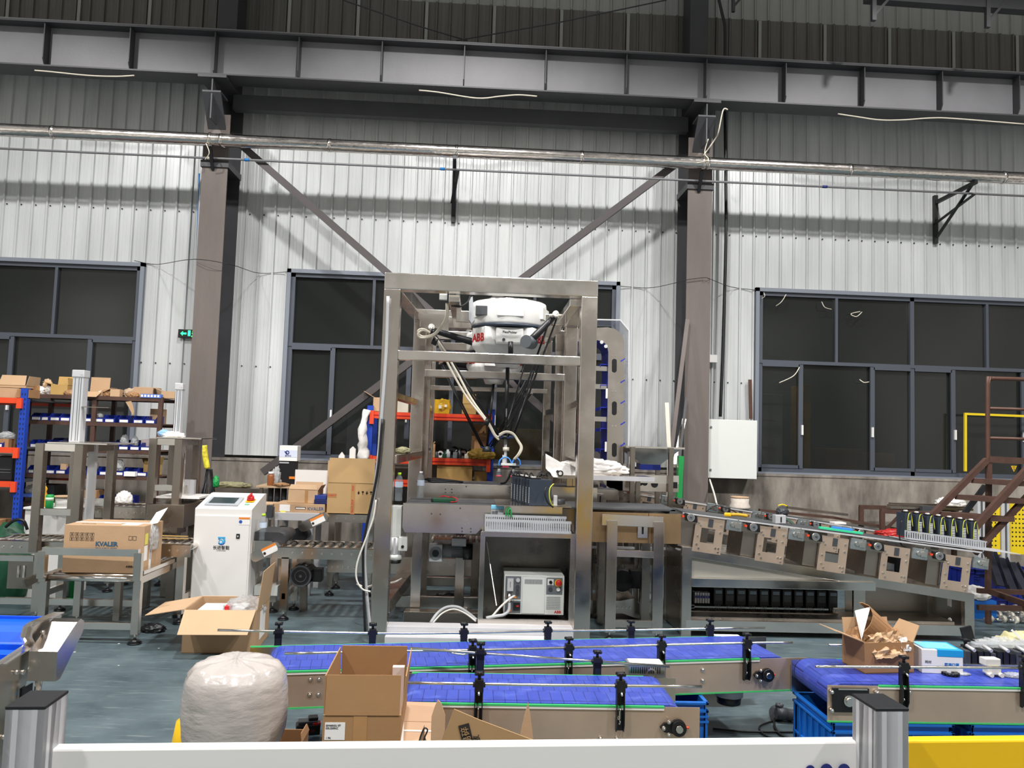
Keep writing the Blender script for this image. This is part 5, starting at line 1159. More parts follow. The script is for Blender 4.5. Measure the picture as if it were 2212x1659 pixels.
# yellow-cap bottle etc
def water_bottle(x, y, z, lab, cap=mat('lime_cap', (176, 220, 40), .4) if 'lime_cap' not in MATS else MATS['lime_cap'], rz=0, m=None):
    r = thing('water_bottle', lab, 'bottle', (x, y, z), rz)
    MB().lathe([(.001, 0), (.028, 0), (.031, .006), (.031, .03), (.028, .04), (.031, .05), (.031, .09), (.028, .10), (.031, .115), (.031, .16), (.022, .195), (.013, .205), (.013, .212), (.001, .212)], n=20).build('bottle_body', m or clearbot, r)
    MB().cyl((0, 0, .11), (0, 0, .155), .0318, 20, caps=False).build('label_band', mat('pale_blue_label', (200, 214, 232), .4) if 'pale_blue_label' not in MATS else MATS['pale_blue_label'], r)
    MB().cyl((0, 0, .208), (0, 0, .228), .015, 14).build('cap', cap, r); return r
# ================================================================ BETWEEN CABINET AND ROBOT FRAME
p = at(565, 1172, 6.72); BOT0 = water_bottle(p.x, 6.74, .635, 'water bottle with lime cap standing right of the white cabinet')
R3 = roller_line('front roller conveyor running from the dark belt end into the robot frame', at(600, 1180, 6.6).x, -.80, 6.6, 7.04, .605, 10, .095, legs=((at(614, 1250, 6.6).x, .06),))
MB().bar(at(656, 1212, 7.0), at(656, 1335, 7.0), .06, .05, (0, 1, 0)).build('leg', steel_d, R3, world=True)
p = at(655, 1240, 6.75); mt = thing('conveyor_motor', 'round black fan-cooled motor under the front roller conveyor', 'motor', (p.x, 6.75, p.z)); mt['label'] = 'round black fan-cooled motor under the front roller conveyor'
b = MB(); b.cyl((0, -.10, 0), (0, .12, 0), .088, 28); 
for i in range(12): a = i*PI/6; b.box(-.004, .004, -.085, .10, .08, .097, M=Matrix.Rotation(a, 4, 'Y'))
b.build('housing', blk, mt); b = MB(); b.ring((0, -.10, 0), (0, -1, 0), .09, .076, .006, 28); b.ring((0, -.10, 0), (0, -1, 0), .05, .044, .004, 24); b.cyl((0, -.10, 0), (0, -.108, 0), .012, 12); b.build('fan_grille', dgrey, mt)
MB().box(.08, .16, -.03, .08, -.06, .05, .008).build('terminal_box', blk, mt); MB().box(-.06, .06, .0, .1, .085, .23).build('hanger', steel_d, mt)
# dark belt end with sticker plate behind the cabinet
xa, xb = at(545, 1180, 6.7).x, at(606, 1180, 6.7).x
bl = thing('belt_end', 'dark belt conveyor end with sticker plate right of the white cabinet', 'conveyor', ((xa+xb)/2, 6.9, 0))
b = MB(); b.cyl((xb-.02, 6.714, .655), (xb-.02, 7.1, .655), .055, 20); b.box(xa+.01, xb-.02, 6.72, 7.1, .60, .71); b.build('belt', mat('dark_belt', (48, 48, 50), .55), bl, world=True)
MB().box(xa+.01, xb-.07, 6.69, 6.70, .50, .64).build('side_plate', steel, bl, world=True)
def sticker_cover(root, x0, y0, x1, y1, Y, w=.10):
    P, Q = at(x0, y0, Y), at(x1, y1, Y); d = (Q-P).normalized(); n = V(-d.z, 0, d.x); pts = []
    for i in range(9): a = PI/2+PI*i/8; pts.append(P+(d*math.cos(a)+n*math.sin(a))*w/2)
    for i in range(9): a = -PI/2+PI*i/8; pts.append(Q+(d*math.cos(a)+n*math.sin(a))*w/2)
    c = MB().prism(pts, (0, .06, 0)).build('drive_cover', steel, root, world=True)
    M0 = P.lerp(Q, .70); s = lambda u, v: M0+d*u+n*v+V(0, -.0015, 0)
    MB().prism([s(-.06, -.035), s(.07, -.035), s(.07, .035), s(-.06, .035)], (0, .001, 0)).build('sticker', paper, c, world=True)
    MB().prism([s(-.06, .015)-V(0, .001, 0), s(.07, .015)-V(0, .001, 0), s(.07, .035)-V(0, .001, 0), s(-.06, .035)-V(0, .001, 0)], (0, .001, 0)).build('sticker_band', orink, c, world=True)
    m = s(-.045, -.01)-V(0, .002, 0); MB().cyl(m, m+V(0, .001, 0), .012, 14).build('sticker_symbol', ink, c, world=True); 
    return c
sticker_cover(bl, 552, 1202, 594, 1182, 6.66, .09)
for px in (548, 592): 
    pp = at(px, 1250, 6.9); l_ = MB().bar((pp.x, 6.9, .09), (pp.x, 6.9, .6), .06, .06, (0, 1, 0)).build('leg', cream_m if px < 560 else steel, bl, world=True); foot(l_, pp.x, 6.9, .1)
MB().box(at(575, 1265, 6.8).x-.1, at(600, 1265, 6.8).x, 6.8, 7.1, .16, .24).build('cross_rail', ctl_w, bl, world=True)
# upper back conveyors and what lies on them
zt = .785
R4 = roller_line('upper rear roller conveyor under the big open carton', at(702, 1110, 7.6).x, -.95, 7.6, 8.0, zt, 6, .08, legs=((at(716, 1150, 7.6).x, .06), (at(800, 1150, 7.6).x, .05)))
xa, xb = at(582, 1110, 7.6).x, at(690, 1110, 7.6).x
ab = thing('aluminium_bench', 'aluminium profile bench holding cartons behind the front roller conveyor', 'bench', ((xa+xb)/2, 7.8, 0))
for y in (7.6, 8.0): MB().box(xa, xb, y, y+.04, zt-.075, zt, .003).build('side_profile', alu, ab, world=True)
MB().box(xa, xb, 7.62, 8.02, zt-.03, zt).build('deck', alu_dark, ab, world=True)
for x in (xa+.06, xb-.08):
    for y in (7.61, 8.0): MB().bar((x, y, 0), (x, y, zt-.07), .05, .05, (0, 1, 0)).build('leg', alu, ab, world=True)
sticker_cover(ab, 655, 1138, 698, 1118, 7.3, .09); MB().cyl((xb-.14, 7.36, .60), (xb-.14, 7.58, .60), .07, 18).build('drive_pulley', blk, ab, world=True); MB().bar((xb-.05, 7.36, .69), (xb-.05, 7.6, .69), .03, .03).build('cover_bracket', steel_d, ab, world=True)
MB().bar(at(592, 1095, 7.55), at(592, 1160, 7.55), .02, .02, (0, 1, 0)).build('sensor_rod', steel_l, ab, world=True); MB().box(at(580, 1105, 7.5).x-.02, at(580, 1105, 7.5).x+.03, 7.5, 7.56, .74, .86).build('sensor_bracket', dgrey, ab, world=True)
def bx(name, lab, px0, px1, Y, d, h, z, m, fl_=None, rz=0, closed=True):
    a, c_ = at(px0, 1090, Y), at(px1, 1090, Y); return carton(name, lab, 'box', ((a.x+c_.x)/2, Y+d/2, z), rz, c_.x-a.x, d, h, m, fl_, closed=closed)
c_ = bx('flat_carton', 'flat brown carton with blue logo and handle slot on the aluminium bench', 592, 702, 7.62, .36, .085, zt, card); w = .26
text('KVALER', .045, front(w*.6, -.1815, .04), mat('slate_print', (50, 90, 130), .7), c_); patch(c_, 'white_label', paper, -w+.07, -w+.17, .01, .075, -.1802); patch(c_, 'yellow_label', yelpap, -w+.08, -w+.13, -.0, .015, -.1825); patch(c_, 'handle_slot', ink, -.04, .06, .035, .055, -.1802); patch(c_, 'handle_fill', paper, -.035, .055, .037, .048, -.182)
bx('small_flat_carton', 'short tan carton with white label at the left end of the bench', 556, 589, 7.60, .22, .08, zt, card_l); b = MB(); tag(MB().box(-.11, .06, -.1, .1, 0, .02).build('carton_board', steel_d, loc=(at(575, 1100, 7.7).x, 7.72, zt-.021)), 'thin steel board carrying the short tan carton', 'board')
c_ = bx('taped_carton', 'small open tan carton stacked on the flat logo carton', 622, 686, 7.66, .24, .135, zt+.086, card_l, {'f': (-25, .05), 'b': (10, .06), 'r': (30, .05)}, -.03, False); patch(c_, 'packing_tape', tape, .02, .05, 0, .135, -.1202)
c2 = bx('blue_box', 'blue box with white label beside the taped carton, upper of two', 679, 704, 7.64, .2, .04, zt+.087+.045, mat('box_blue', (34, 56, 130), .5)); bx('blue_box', 'dark blue box under the upper blue box on the flat carton', 678, 706, 7.63, .2, .044, zt+.086, mat('box_navy', (22, 32, 84), .5))
bgc = bx('big_open_carton', 'big tan carton with tall raised flap and red lettered tape on the rear conveyor', 706, 808, 7.62, .36, .30, zt, mat('warm_carton', (178, 146, 100), .8, 0, .05, 5, .06, 50), {'f': (-3, .24), 'r': (20, .2)}, 0, False)
hw = (at(808, 1090, 7.62).x-at(706, 1090, 7.62).x)/2
patch(bgc, 'lettered_tape', tape, .0, .04, .0, .30, -.1802); patch(bgc, 'lettered_tape', tape, -hw, -hw+.09, .155, .195, -.1802)
text('ROBOT PDP', .03, front(.02, -.1822, .06, 0, PI/2), redink, bgc); text('PDP', .03, front(.02, -.1822, .25, 0, PI/2), redink, bgc); text('ROBOT', .026, front(-hw+.045, -.1822, .175), redink, bgc)
b = MB()
for i, x in enumerate((.07, .11, .15, .19)): b = MB(); b.box(x, x+.008, -.1812, -.18, .19, .225); b.box(x-.006, x+.014, -.1812, -.18, .20+.01*(i % 2), .212+.01*(i % 2)); b.build('handling_symbol', ink, bgc)
wbd = at(637, 1075, 8.1); wbe = at(710, 1016, 8.1); tag(MB().box(wbd.x, wbe.x, 8.06, 8.075, zt-.1, wbe.z).build('white_board', paper, world=True, loc=((wbd.x+wbe.x)/2, 8.07, zt-.1)), 'plain white board standing behind the taped carton', 'board')
p = at(775, 995, 7.9); q = at(760, 995, 7.75)
for px, s, lab in ((774, .05, 'folded white cloth peeping over the big open carton'), (751, .05, 'small white folded carton peeping over the big open carton')): 
    q = at(px, 990, 7.99); b = MB(); b.box(-s*.6, s*.6, -.02, .02, 0, .12 if px > 760 else .05, .004); b.prism([(-s*.6, -.02, .12 if px > 760 else .05), (s*.6, -.02, .12 if px > 760 else .05), (0, -.02, .15 if px > 760 else .09)], (0, .04, 0))
    o = b.build('folded_paper', paper, loc=(q.x-.05, 7.93, zt+.31 if 0 else zt+.0)); o.scale = (1, 1, 1); o.location.z = zt+.50; tag(o, lab, 'paper')
tag(MB().box(-.25, .2, -.06, .06, 0, .50).build('backing_carton', card_l, loc=(at(765, 990, 7.93).x, 7.93, zt)), 'carton standing behind the big open carton under small white papers', 'box')
# table by the wall with printer, jar and bag
tx0, tx1 = at(553, 1050, 8.3).x, at(640, 1050, 8.3).x; tz = at(590, 1050, 8.3).z
tb = thing('side_table', 'plywood topped steel table by the wall behind the white cabinet', 'table', ((tx0+tx1)/2, 8.5, 0)); MB().box(tx0, tx1+.1, 8.3, 8.8, tz-.02, tz).build('table_top', wood, tb, world=True)
for x in (tx0+.05, tx1+.05):
    for y in (8.33, 8.75): MB().bar((x, y, 0), (x, y, tz-.02), .035, .035, (0, 1, 0)).build('leg', steel, tb, world=True)
MB().bar((tx0, 8.33, tz-.20), (tx1+.1, 8.33, tz-.20), .02, .05).build('cross_rail', steel_l, tb, world=True)
b = MB()
for i in range(5): b.cyl((tx0+.12+i*.07, 8.45, tz-.21), (tx0+.12+i*.07, 8.45, tz-.03), .03, 10)
b.build('dark_bottles', dgrey, tb, world=True)
p = at(618, 1045, 8.4); r = thing('label_printer', 'black upright device with orange tab under the white printed box', 'printer', (p.x, 8.45, tz)); zp = at(618, 996, 8.4).z
MB().box(-.085, .085, -.05, .1, 0, zp-tz, .004).build('body', blk, r); MB().box(.03, .09, -.058, -.05, (zp-tz)*.28, (zp-tz)*.38).build('orange_tab', orink, r); MB().box(-.08, .02, -.058, -.05, (zp-tz)-.025, (zp-tz)-.01).build('paper_slot', lgrey, r)
r = thing('white_printed_box', 'white box with bluish print on the black device by the window', 'box', (p.x+.01, 8.45, zp+.002)); h = at(618, 963, 8.4).z-zp
MB().box(-.095, .095, -.06, .1, 0, h, .003).build('box', paper, r); MB().box(-.09, .09, -.062, -.06, h*.25, h*.72).build('pale_blue_band', mat('pale_band', (206, 214, 232), .6), r); b = MB(); b.ring((-.01, -.063, h*.55), (0, -1, 0), .022, .012, .001, 16); b.bar((-.04, -.064, h*.62), (-.01, -.064, h*.5), .001, .012); b.build('swirl_print', navyink, r); text('数字化', .022, front(0, -.0635, h*.33), navyink, r)
p = at(583, 1045, 8.35); r = thing('glass_jar', 'brown jar with white lid on the plywood table', 'jar', (p.x, 8.38, tz)); MB().lathe([(.001, 0), (.034, 0), (.036, .01), (.036, .10), (.026, .12), (.001, .12)]).build('jar', mat('brown_tea', (140, 84, 48), .2), r); MB().cyl((0, 0, .12), (0, 0, .145), .028, 16).build('lid', paper, r)
tag(MB().blob((0, 0, 0), (.10, .09, .19), .5, 3.5, 6, 3).build('crumpled_bag', clearbag, loc=(at(597, 1040, 8.4).x, 8.42, tz)), 'crumpled clear bag standing beside the brown jar', 'bag'); tag(MB().blob((0, 0, 0), (.16, .10, .035), .5, 3.5, 3, 2).build('snack_wrappers', kraft, loc=(at(608, 1046, 8.34).x, 8.34, tz)), 'small brown wrappers on the plywood table edge', 'wrapper')
p = at(590, 1010, 9.75)
r = thing('cloth_pile', 'grey-green cloth on the ledge left of the plywood table', 'cloth', at(520, 1048, 8.8)); z0 = at(520, 1053, 8.8).z
MB().blob((0, 0, 0), (.42, .2, .06), .4, 3, 4, 3).build('cloth', cloth, r); r.location = (at(500, 1048, 8.8).x, 8.8, z0)
tag(MB().box(-.22, .42, -.12, .12, -.20, 0).build('ledge_box', steel_d, loc=(at(500, 1050, 8.8).x, 8.8, z0)), 'low dull steel ledge carrying the grey-green cloth', 'ledge')
carton('floor_box', 'small carton standing upright beneath the aluminium bench', 'box', (at(612, 1150, 7.9).x, 7.85, .0), 0, .06, .1, .62, card, None, closed=True)
# hanging white plastic beside the rack
p = at(786, 950, 8.9); b = MB(); b.tube([at(793, 885, 9.22), at(784, 920, 9.2), at(783, 960, 9.2), at(786, 992, 9.2)], .035, 10, 5, .07)
for v in b.bm.verts: v.co += V(noise.noise(v.co*14)*.03, noise.noise(v.co*11+V(3, 0, 0))*.03, 0)
pk = b.build('hanging_plastic', whitebag, world=True, loc=at(786, 992, 9.0)); tag(pk, 'white plastic sheet hanging on the blue upright of the centre rack', 'sheet')
# ---- centre orange rack at the wall
CYk = 9.25; rx0, rx1 = at(797, 950, CYk).x, at(1061, 950, CYk).x; z1, z2 = at(930, 898, CYk).z, at(930, 994, CYk).z
cr_ = thing('pallet_rack', 'blue and orange rack seen through the robot frame', 'rack', ((rx0+rx1)/2, CYk+.25, 0))
for x in (rx0, rx1):
    for y in (CYk, CYk+.45): MB().box(x-.035, x+.035, y, y+.05, 0, z1+.10).build('upright', rackb, cr_, world=True)
for z in (z1, z2, z2-.27):
    for y in (CYk-.02, CYk+.44): 
        o = MB().box(rx0+.02, rx1-.02, y, y+.03, z-.05, z+.03).build('beam', orange, cr_, world=True)
    MB().box(rx0+.02, rx1-.02, CYk-.026, CYk-.02, z-.015, z-.005).build('beam_groove', red, cr_, world=True); MB().box(rx0, rx1, CYk, CYk+.44, z+.02, z+.03).build('deck', steel_d, cr_, world=True)
    for x in (rx0+.0, rx1-.05): MB().box(x, x+.05, CYk-.035, CYk-.0, z-.12, z+.04).build('beam_hook', orange, cr_, world=True)
    if z < z2: break
def onc(px, z, w, d, h, lab, m, fl_=None, closed=True, nm='carton', rz=0, dy=.16):
    p = at(px, 950, CYk+dy); return carton(nm, lab, 'box', (p.x, CYk+dy, z+.031), rz, w, d, h, m, fl_, closed=closed)
onc(825, z1, .22, .2, .17, 'tan open carton at the left end of the centre rack top', card_l, {'l': (60, .14)}, False)
onc(868, z1, .14, .2, .18, 'narrow grey-white carton behind the left frame post on the rack top', mat('grey_white_carton', (190, 184, 168), .7))
onc(897, z1, .10, .2, .22, 'tan carton behind the rear frame post on the rack top', card_l)
r = onc(953, z1, .18, .2, .17, 'yellow tape-wrapped parcel on the centre rack top', tape_y, nm='yellow_parcel'); MB().blob((0, 0, .01), (.21, .22, .17), .18, 4, 4, 3).build('wrap', tape_y, r); patch(r, 'label', paper, -.04, -.005, .06, .10, -.12); patch(r, 'label', paper, .03, .06, .08, .11, -.12)
onc(1011, z1, .17, .2, .13, 'carton with a tall raised flap on the centre rack top, right part', card_y, {'b': (-3, .12), 'f': (-12, .12), 'l': (30, .06)}, False, 'open_carton')
onc(1038, z2, .19, .2, .22, 'torn brown carton at the right end of the second rack level', card_d, {'r': (-5, .16), 'b': (8, .20), 'f': (-30, .1)}, False, 'torn_carton', .2)
r = thing('yellow_sack', 'crumpled yellow-brown sack under the torn carton on the rack', 'sack', (at(1040, 990, CYk-.06).x, CYk+.02, z2+.031)); MB().blob((0, -.02, 0), (.30, .16, .12), .4, 3, 7, 3).build('sack', mat('ochre_sack', (150, 118, 34), .6, 0, .3, 20), r)
onc(985, z2-.27, .42, .3, .18, 'wide yellow open carton low in the centre rack', card_y, {'l': (50, .13), 'r': (-20, .1), 'b': (20, .1)}, False, 'open_carton'); onc(1042, z2-.27, .17, .2, .12, 'small yellow carton low in the centre rack, right end', card_y)
tag(MB().blob((0, 0, 0), (.24, .2, .14), .4, 4, 9, 3).build('clear_bag', clearbag, loc=(at(1035, 1020, CYk+.1).x, CYk+.16, z2-.27+.155)), 'clear plastic bag on the small yellow carton low in the centre rack', 'bag')
names = ['brown wooden-handled tool', 'dark round fitting', 'white roll', 'green spool', 'small clear jar', 'dark clamp', 'grey coupling', 'black square fitting', 'brown block', 'white ring']
k = 0
for px in (935, 942, 951, 960, 967, 975, 983, 992, 1000, 1008, 1016):
    z = z2+.031; y = CYk+.06+.05*(k % 3); p = at(px, 985, y); m = [kraft, dgrey, paper, grn_d, lgrey, blk, mgrey, blk, rust, cream, navy][k]; b = MB(); hh = [.16, .07, .08, .05, .10, .12, .07, .10, .09, .05, .06][k]
    if k % 3 == 0: b.box(-.025, .025, -.02, .02, 0, hh, .004); b.cyl((0, 0, hh), (.02, 0, hh+.03), .008, 8)
    elif k % 3 == 1: b.lathe([(.001, 0), (.028, 0), (.03, .01), (.03, hh*.7), (.015, hh*.85), (.015, hh), (.001, hh)], n=14)
    else: b.ring((0, 0, hh*.5), (0, 1, 0), hh*.5, hh*.25, .03, 16)
    lab = ['tall brown tool', 'dark round bottle', 'white ring roll', 'dark green block', 'pale grey pot', 'black ring', 'grey block', 'black pot', 'brown ring', 'cream block', 'slate blue pot'][k]
    tag(b.build('small_part', m, loc=(p.x, y, z)), '%s in the row of small parts on the second rack level' % lab, 'part', 'small parts on the second rack level'); k += 1

# ================================================================ ROBOT FRAMES
FY, RYf = 6.02, 7.75; PW = .128
zT = at(1066, 601, FY).z
XL_, XR_ = at(834, 1000, FY).x, at(1263, 1000, FY).x; XL2, XR2 = at(901, 900, RYf).x, at(1229, 900, RYf).x
zc_ = at(1060, 775, FY).z
rf = thing('robot_gantry', 'large square-tube stainless steel frame holding the white picking robot', 'frame', ((XL_+XR_)/2, 6.9, 0))
def tube_(root, nm, p, q, w, h=None, m=steel, up=(0, 1, 0)): return MB().bar(p, q, w, h or w, up, bev=.006 if w > .05 else .003).build(nm, m, root, world=True)
for x, y in ((XL_, FY), (XR_, FY), (XL2, RYf), (XR2, RYf)): tube_(rf, 'post', (x, y, 0), (x, y, zT-PW), PW)
tube_(rf, 'top_beam', (XL_-PW/2, FY, zT-PW/2), (XR_+PW/2, FY, zT-PW/2), PW, m=steel_l); tube_(rf, 'top_beam', (XL2-PW/2, RYf, zT-PW/2), (XR2+PW/2, RYf, zT-PW/2), PW, m=steel_l)
tube_(rf, 'top_beam', (XL_, FY+PW/2, zT-PW/2), (XL2, RYf, zT-PW/2), PW-.01, up=(0, 0, 1)); tube_(rf, 'top_beam', (XR_, FY+PW/2, zT-PW/2), (XR2, RYf, zT-PW/2), PW-.01, up=(0, 0, 1))
tube_(rf, 'crossbar', (XL_+PW/2, FY-.03, zc_), (XR_-PW/2, FY-.03, zc_), .075, .07, steel_l); tube_(rf, 'crossbar', (XL2+PW/2, RYf-.03, zc_+.0), (XR2-PW/2, RYf-.03, zc_+.0), .075, .07, steel_l)
for xa, xb in ((XL_, XL2), (XR_, XR2)): tube_(rf, 'side_rail', (xa, FY+PW/2, 1.89), (xb, RYf-PW/2, 1.89), .06, .06, up=(0, 0, 1))
tube_(rf, 'shelf_rail', (XL_+.02, FY+PW/2, 1.38), (XL2+.02, RYf-PW/2, 1.38), .11, .07, up=(0, 0, 1)); tube_(rf, 'shelf_rail', (XR_, FY+PW/2, 1.38), (XR2, RYf-PW/2, 1.38), .09, .06, up=(0, 0, 1))
MB().box(XL_+PW/2, XR_-PW/2, FY-.075, FY+.06, .0, .135, .004).build('base_beam', alu, rf, world=True)
MB().box(XL_+PW/2+.0, .62, FY-.19, FY-.08, .0, .085, .004).build('base_beam', alu, rf, world=True)
tube_(rf, 'base_beam', (XL_, FY+PW/2, .25), (XL2, RYf-PW/2, .25), .14, .10, steel_d, up=(0, 0, 1)); tube_(rf, 'base_beam', (XR_, FY+PW/2, .14), (XR2, RYf-PW/2, .14), .10, .10, up=(0, 0, 1)); tube_(rf, 'base_beam', (XL2, RYf, .14), (XR2, RYf, .14), .09, .09)
# robot hanging plate: two cross beams, gussets
RX, RYc = at(1099, 700, 6.85).x, 6.85
tube_(rf, 'cross_beam', (XL_+.12, RYc+.46, zT-PW-.055), (XR_-.08, RYc+.46, zT-PW-.055), .11, .10, steel_l)
for x in (RX-.47, RX+.50): tube_(rf, 'cross_beam', (x, FY+.07, zT-PW-.03), (x, RYf-.07, zT-PW-.03), .09, .06, steel_l, up=(0, 0, 1))
tube_(rf, 'robot_lug', (RX-.47, RYc-.1, zT-PW-.075), (RX+.50, RYc-.1, zT-PW-.075), .10, .03, steel_l)
for x, s in ((XL_+.13, 1), (XR_-.30, -1)):
    b = MB(); b.prism([(x-.05, RYc+.30, zT-PW), (x+.27, RYc+.30, zT-PW), (x+.27 if s > 0 else x+.14, RYc+.30, zT-PW-.18), (x+.08 if s > 0 else x-.05, RYc+.30, zT-PW-.18)], (0, .012, 0)); b.build('gusset', steel_l, rf, world=True)
# second frame further back
F2 = thing('rear_robot_gantry', 'second narrower steel frame standing behind the robot frame', 'frame', (at(1060, 900, 8.4).x, 8.4, 0)); g = {}
for px, y in ((927, 8.95), (1178, 8.95), (1203, 8.05), (917, 8.05)):
    x = at(px+2, 900, y).x; g[px] = (x, y); tube_(F2, 'post', (x, y, 0), (x, y, zT-.12), .09)
zz = at(1060, 842, 8.95).z; tube_(F2, 'crossbar', (g[927][0], 8.92, zz), (g[1178][0], 8.92, zz), .05, .06, steel_l)
for a, c in ((927, 1178), (917, 1203)): tube_(F2, 'top_beam', (g[a][0], g[a][1], zT-.10), (g[c][0], g[c][1], zT-.10), .10, m=steel_l)
for a, c in ((917, 927), (1203, 1178)): 
    for z in (zT-.10, 1.87, 1.40): tube_(F2, 'side_rail', (g[a][0], g[a][1], z), (g[c][0], g[c][1], z), .06, .06, up=(0, 0, 1))
zq = zc_; 
MB().box(g[917][0]+.1, g[1203][0]-.1, 8.35, 8.45, zT-.33, zT-.25, .003).build('cross_beam', steel_l, F2, world=True)
# ---- robots
def lobe(root, ang, z0, z1, ri, ro, w, m=robot_w):
    M = Matrix.Rotation(ang, 4, 'Z'); b = MB(); t = bmesh.new()
    prof = [(ri, -w, z1), (ri, w, z1), (ro*.9, w, z1), (ro, w*.7, z1), (ro, -w*.7, z1), (ro*.9, -w, z1)]; A = [V(*p) for p in prof]; mid = [V(p.x, p.y, z0+(z1-z0)*.35) for p in A]; lo = [V(ri+(p.x-ri)*.80, p.y*.72, z0) for p in A]; n = len(A)
    L_ = [[t.verts.new(M @ v) for v in X] for X in (A, mid, lo)]
    for j in range(2):
        for i in range(n): t.faces.new((L_[j][i], L_[j][(i+1) % n], L_[j+1][(i+1) % n], L_[j+1][i]))
    t.faces.new(L_[0]); t.faces.new(L_[2][::-1]); bmesh.ops.recalc_face_normals(t, faces=t.faces); bmesh.ops.bevel(t, geom=list(t.edges), offset=.014, segments=3, profile=.6, affect='EDGES')
    for f in t.faces: f.smooth = True
    b.merge(t); return b.build('motor_lobe', m, root)
def robot(label, loc, s, elbows, tcp, tx=True):
    r = thing('picking_robot', label, 'robot', loc); rim = .335*s
    b = MB(); n = 12; z0, z1 = .12*s, .33*s
    b.lathe([(.05, z0), (rim*.97, z0), (rim, z0+.02), (rim, z1-.03), (rim*.985, z1), (.05, z1)], n=n*4, M=None); b.build('upper_housing', robot_w, r)
    if tx:   # recesses in the white housing
        for a in (-90, -18, -162): 
            M = Matrix.Rotation(math.radians(a+90), 4, 'Z'); MB().box(-.115*s, .115*s, -rim-.006, -rim+.03, z0+.06, z1-.045, .004, M=M).build('recess_panel', ctl_w, r)
        MB().box(-.30*s, -.20*s, -rim*.82, -rim*.6, z0+.07, z1-.06, .004).build('cable_recess', dgrey, r)
    MB().lathe([(.05, z0-.022*s), (rim*1.005, z0-.022*s), (rim*1.005, z0+.002), (.05, z0+.002)], n=48).build('black_seam', navy, r)
    MB().lathe([(.04, z1), (rim*.93, z1), (rim*.93, z1+.012), (.04, z1+.012)], n=40).build('mounting_ring', steel_l, r)
    MB().lathe([(.001, -.24*s), (.10*s, -.24*s), (.14*s, -.14*s), (.20*s, z0-.03), (.001, z0-.03)], n=10).build('lower_body', robot_w, r)
    for a in (-45-100, -38, 90): 
        l_ = lobe(r, math.radians(a), -.15*s, z0-.022*s, .06*s, rim*.98, .135*s)
    c = MB(); c.box(-.12*s, .12*s, -rim*.88, -.1, -.06*s, z0-.03*s, .02); fp = c.build('front_cover', robot_w, r)
    if tx:
        text('FlexPicker', .030, front(.0, -rim*.88-.0025, .045), ink, fp, bold=.0004)
        b = MB(); b.cyl((-.05, -rim*.88-.004, -.02), (-.05, -rim*.88, -.02), .013, 14); b.build('plug', dgrey, fp)
        text('2', .03, front(-.02, -.20, -.17), ink, r)
    for a, dx in ((-145, 0), (-38, 0)):
        M = Matrix.Rotation(math.radians(a+90), 4, 'Z') @ front(0, -rim*.985, .0)
        text('ABB', .098*s, M, redink, r, name='maker_lettering', bold=.003)
    zsh = -.03*s; plat = []
    for ex, ey, ez in elbows:
        E = V(ex, ey, ez); a = math.atan2(ey, ex); S = V(math.cos(a)*rim*.62, math.sin(a)*rim*.62, zsh-.02)
        if tx and ex > 0 and ey < .2: S = V(.165, -.33, -.04)
        tn = V(-math.sin(a), math.cos(a), 0)
        arm = MB(); arm.tube([S, S.lerp(E, .5), E], .036*s, 14, 2, .024*s); ao = arm.build('upper_arm', blk if ey < .1 else navy, r)
        MB().cyl(S-tn*.06, S+tn*.06, .055*s, 18).build('shoulder_joint', mgrey, ao); j = MB(); j.cyl(E-tn*.06, E+tn*.06, .014, 12); j.ball(E-tn*.06, .018, 10); j.ball(E+tn*.06, .018, 10); j.build('elbow_joint', steel_l, ao)
        MB().cyl(E+V(.0, 0, .005), E+V(.012, -.05, .02), .028*s, 16).build('elbow_cap', steel_l, ao)
        T = Vector(tcp)+V(math.cos(a)*.05, math.sin(a)*.05, 0); 
        for sg in (-1, 1): b = MB(); b.tube([E+tn*.058*sg, T+tn*.045*sg], .0085, 8, 0); b.build('parallel_rod', blk, r)
        plat.append(T)
        b = MB(); b.cyl(T-tn*.05, T+tn*.05, .012, 10); b.build('platform_joint', mat('joint_blue', (40, 66, 110), .4) if 'joint_blue' not in MATS else MATS['joint_blue'], r)
    T = Vector(tcp); b = MB(); b.cyl(T-V(0, 0, .02), T+V(0, 0, .01), .05, 6); b.build('platform', blk, r)
    return r
zr = at(1099, 700, RYc-.33).z-.12+.01
E1, E2, E3 = at(930, 712, 6.70), at(1197, 684, 6.62), at(1150, 775, 7.45); TC = at(1092, 944, 6.72); L0 = V(RX, RYc, zr)
rb = robot('white ceiling-hung delta picking robot with black arms, front one', L0, 1.0, [tuple(E1-L0), tuple(E2-L0), tuple(E3-L0)], tuple(TC-L0))
b = MB(); b.tube([L0+V(0, -.06, -.18), TC+V(0, 0, .12)], .018, 10, 0); b.tube([TC+V(0, 0, .25), TC], .011, 10, 0); b.build('telescopic_shaft', blk, rb, world=True)
b = MB(); b.cyl(at(1103, 738, 6.5), at(1103, 770, 6.5), .022, 12); b.build('shaft_cover', blk, rb, world=True)
Rm = at(1030, 680, 6.7); MB().prism([at(1013, 645, 6.45), at(1021, 640, 6.45), at(1025, 690, 6.45), at(1019, 700, 6.45), at(1013, 690, 6.45)], (0, .1, 0)).build('side_bracket', lgrey, rb, world=True)
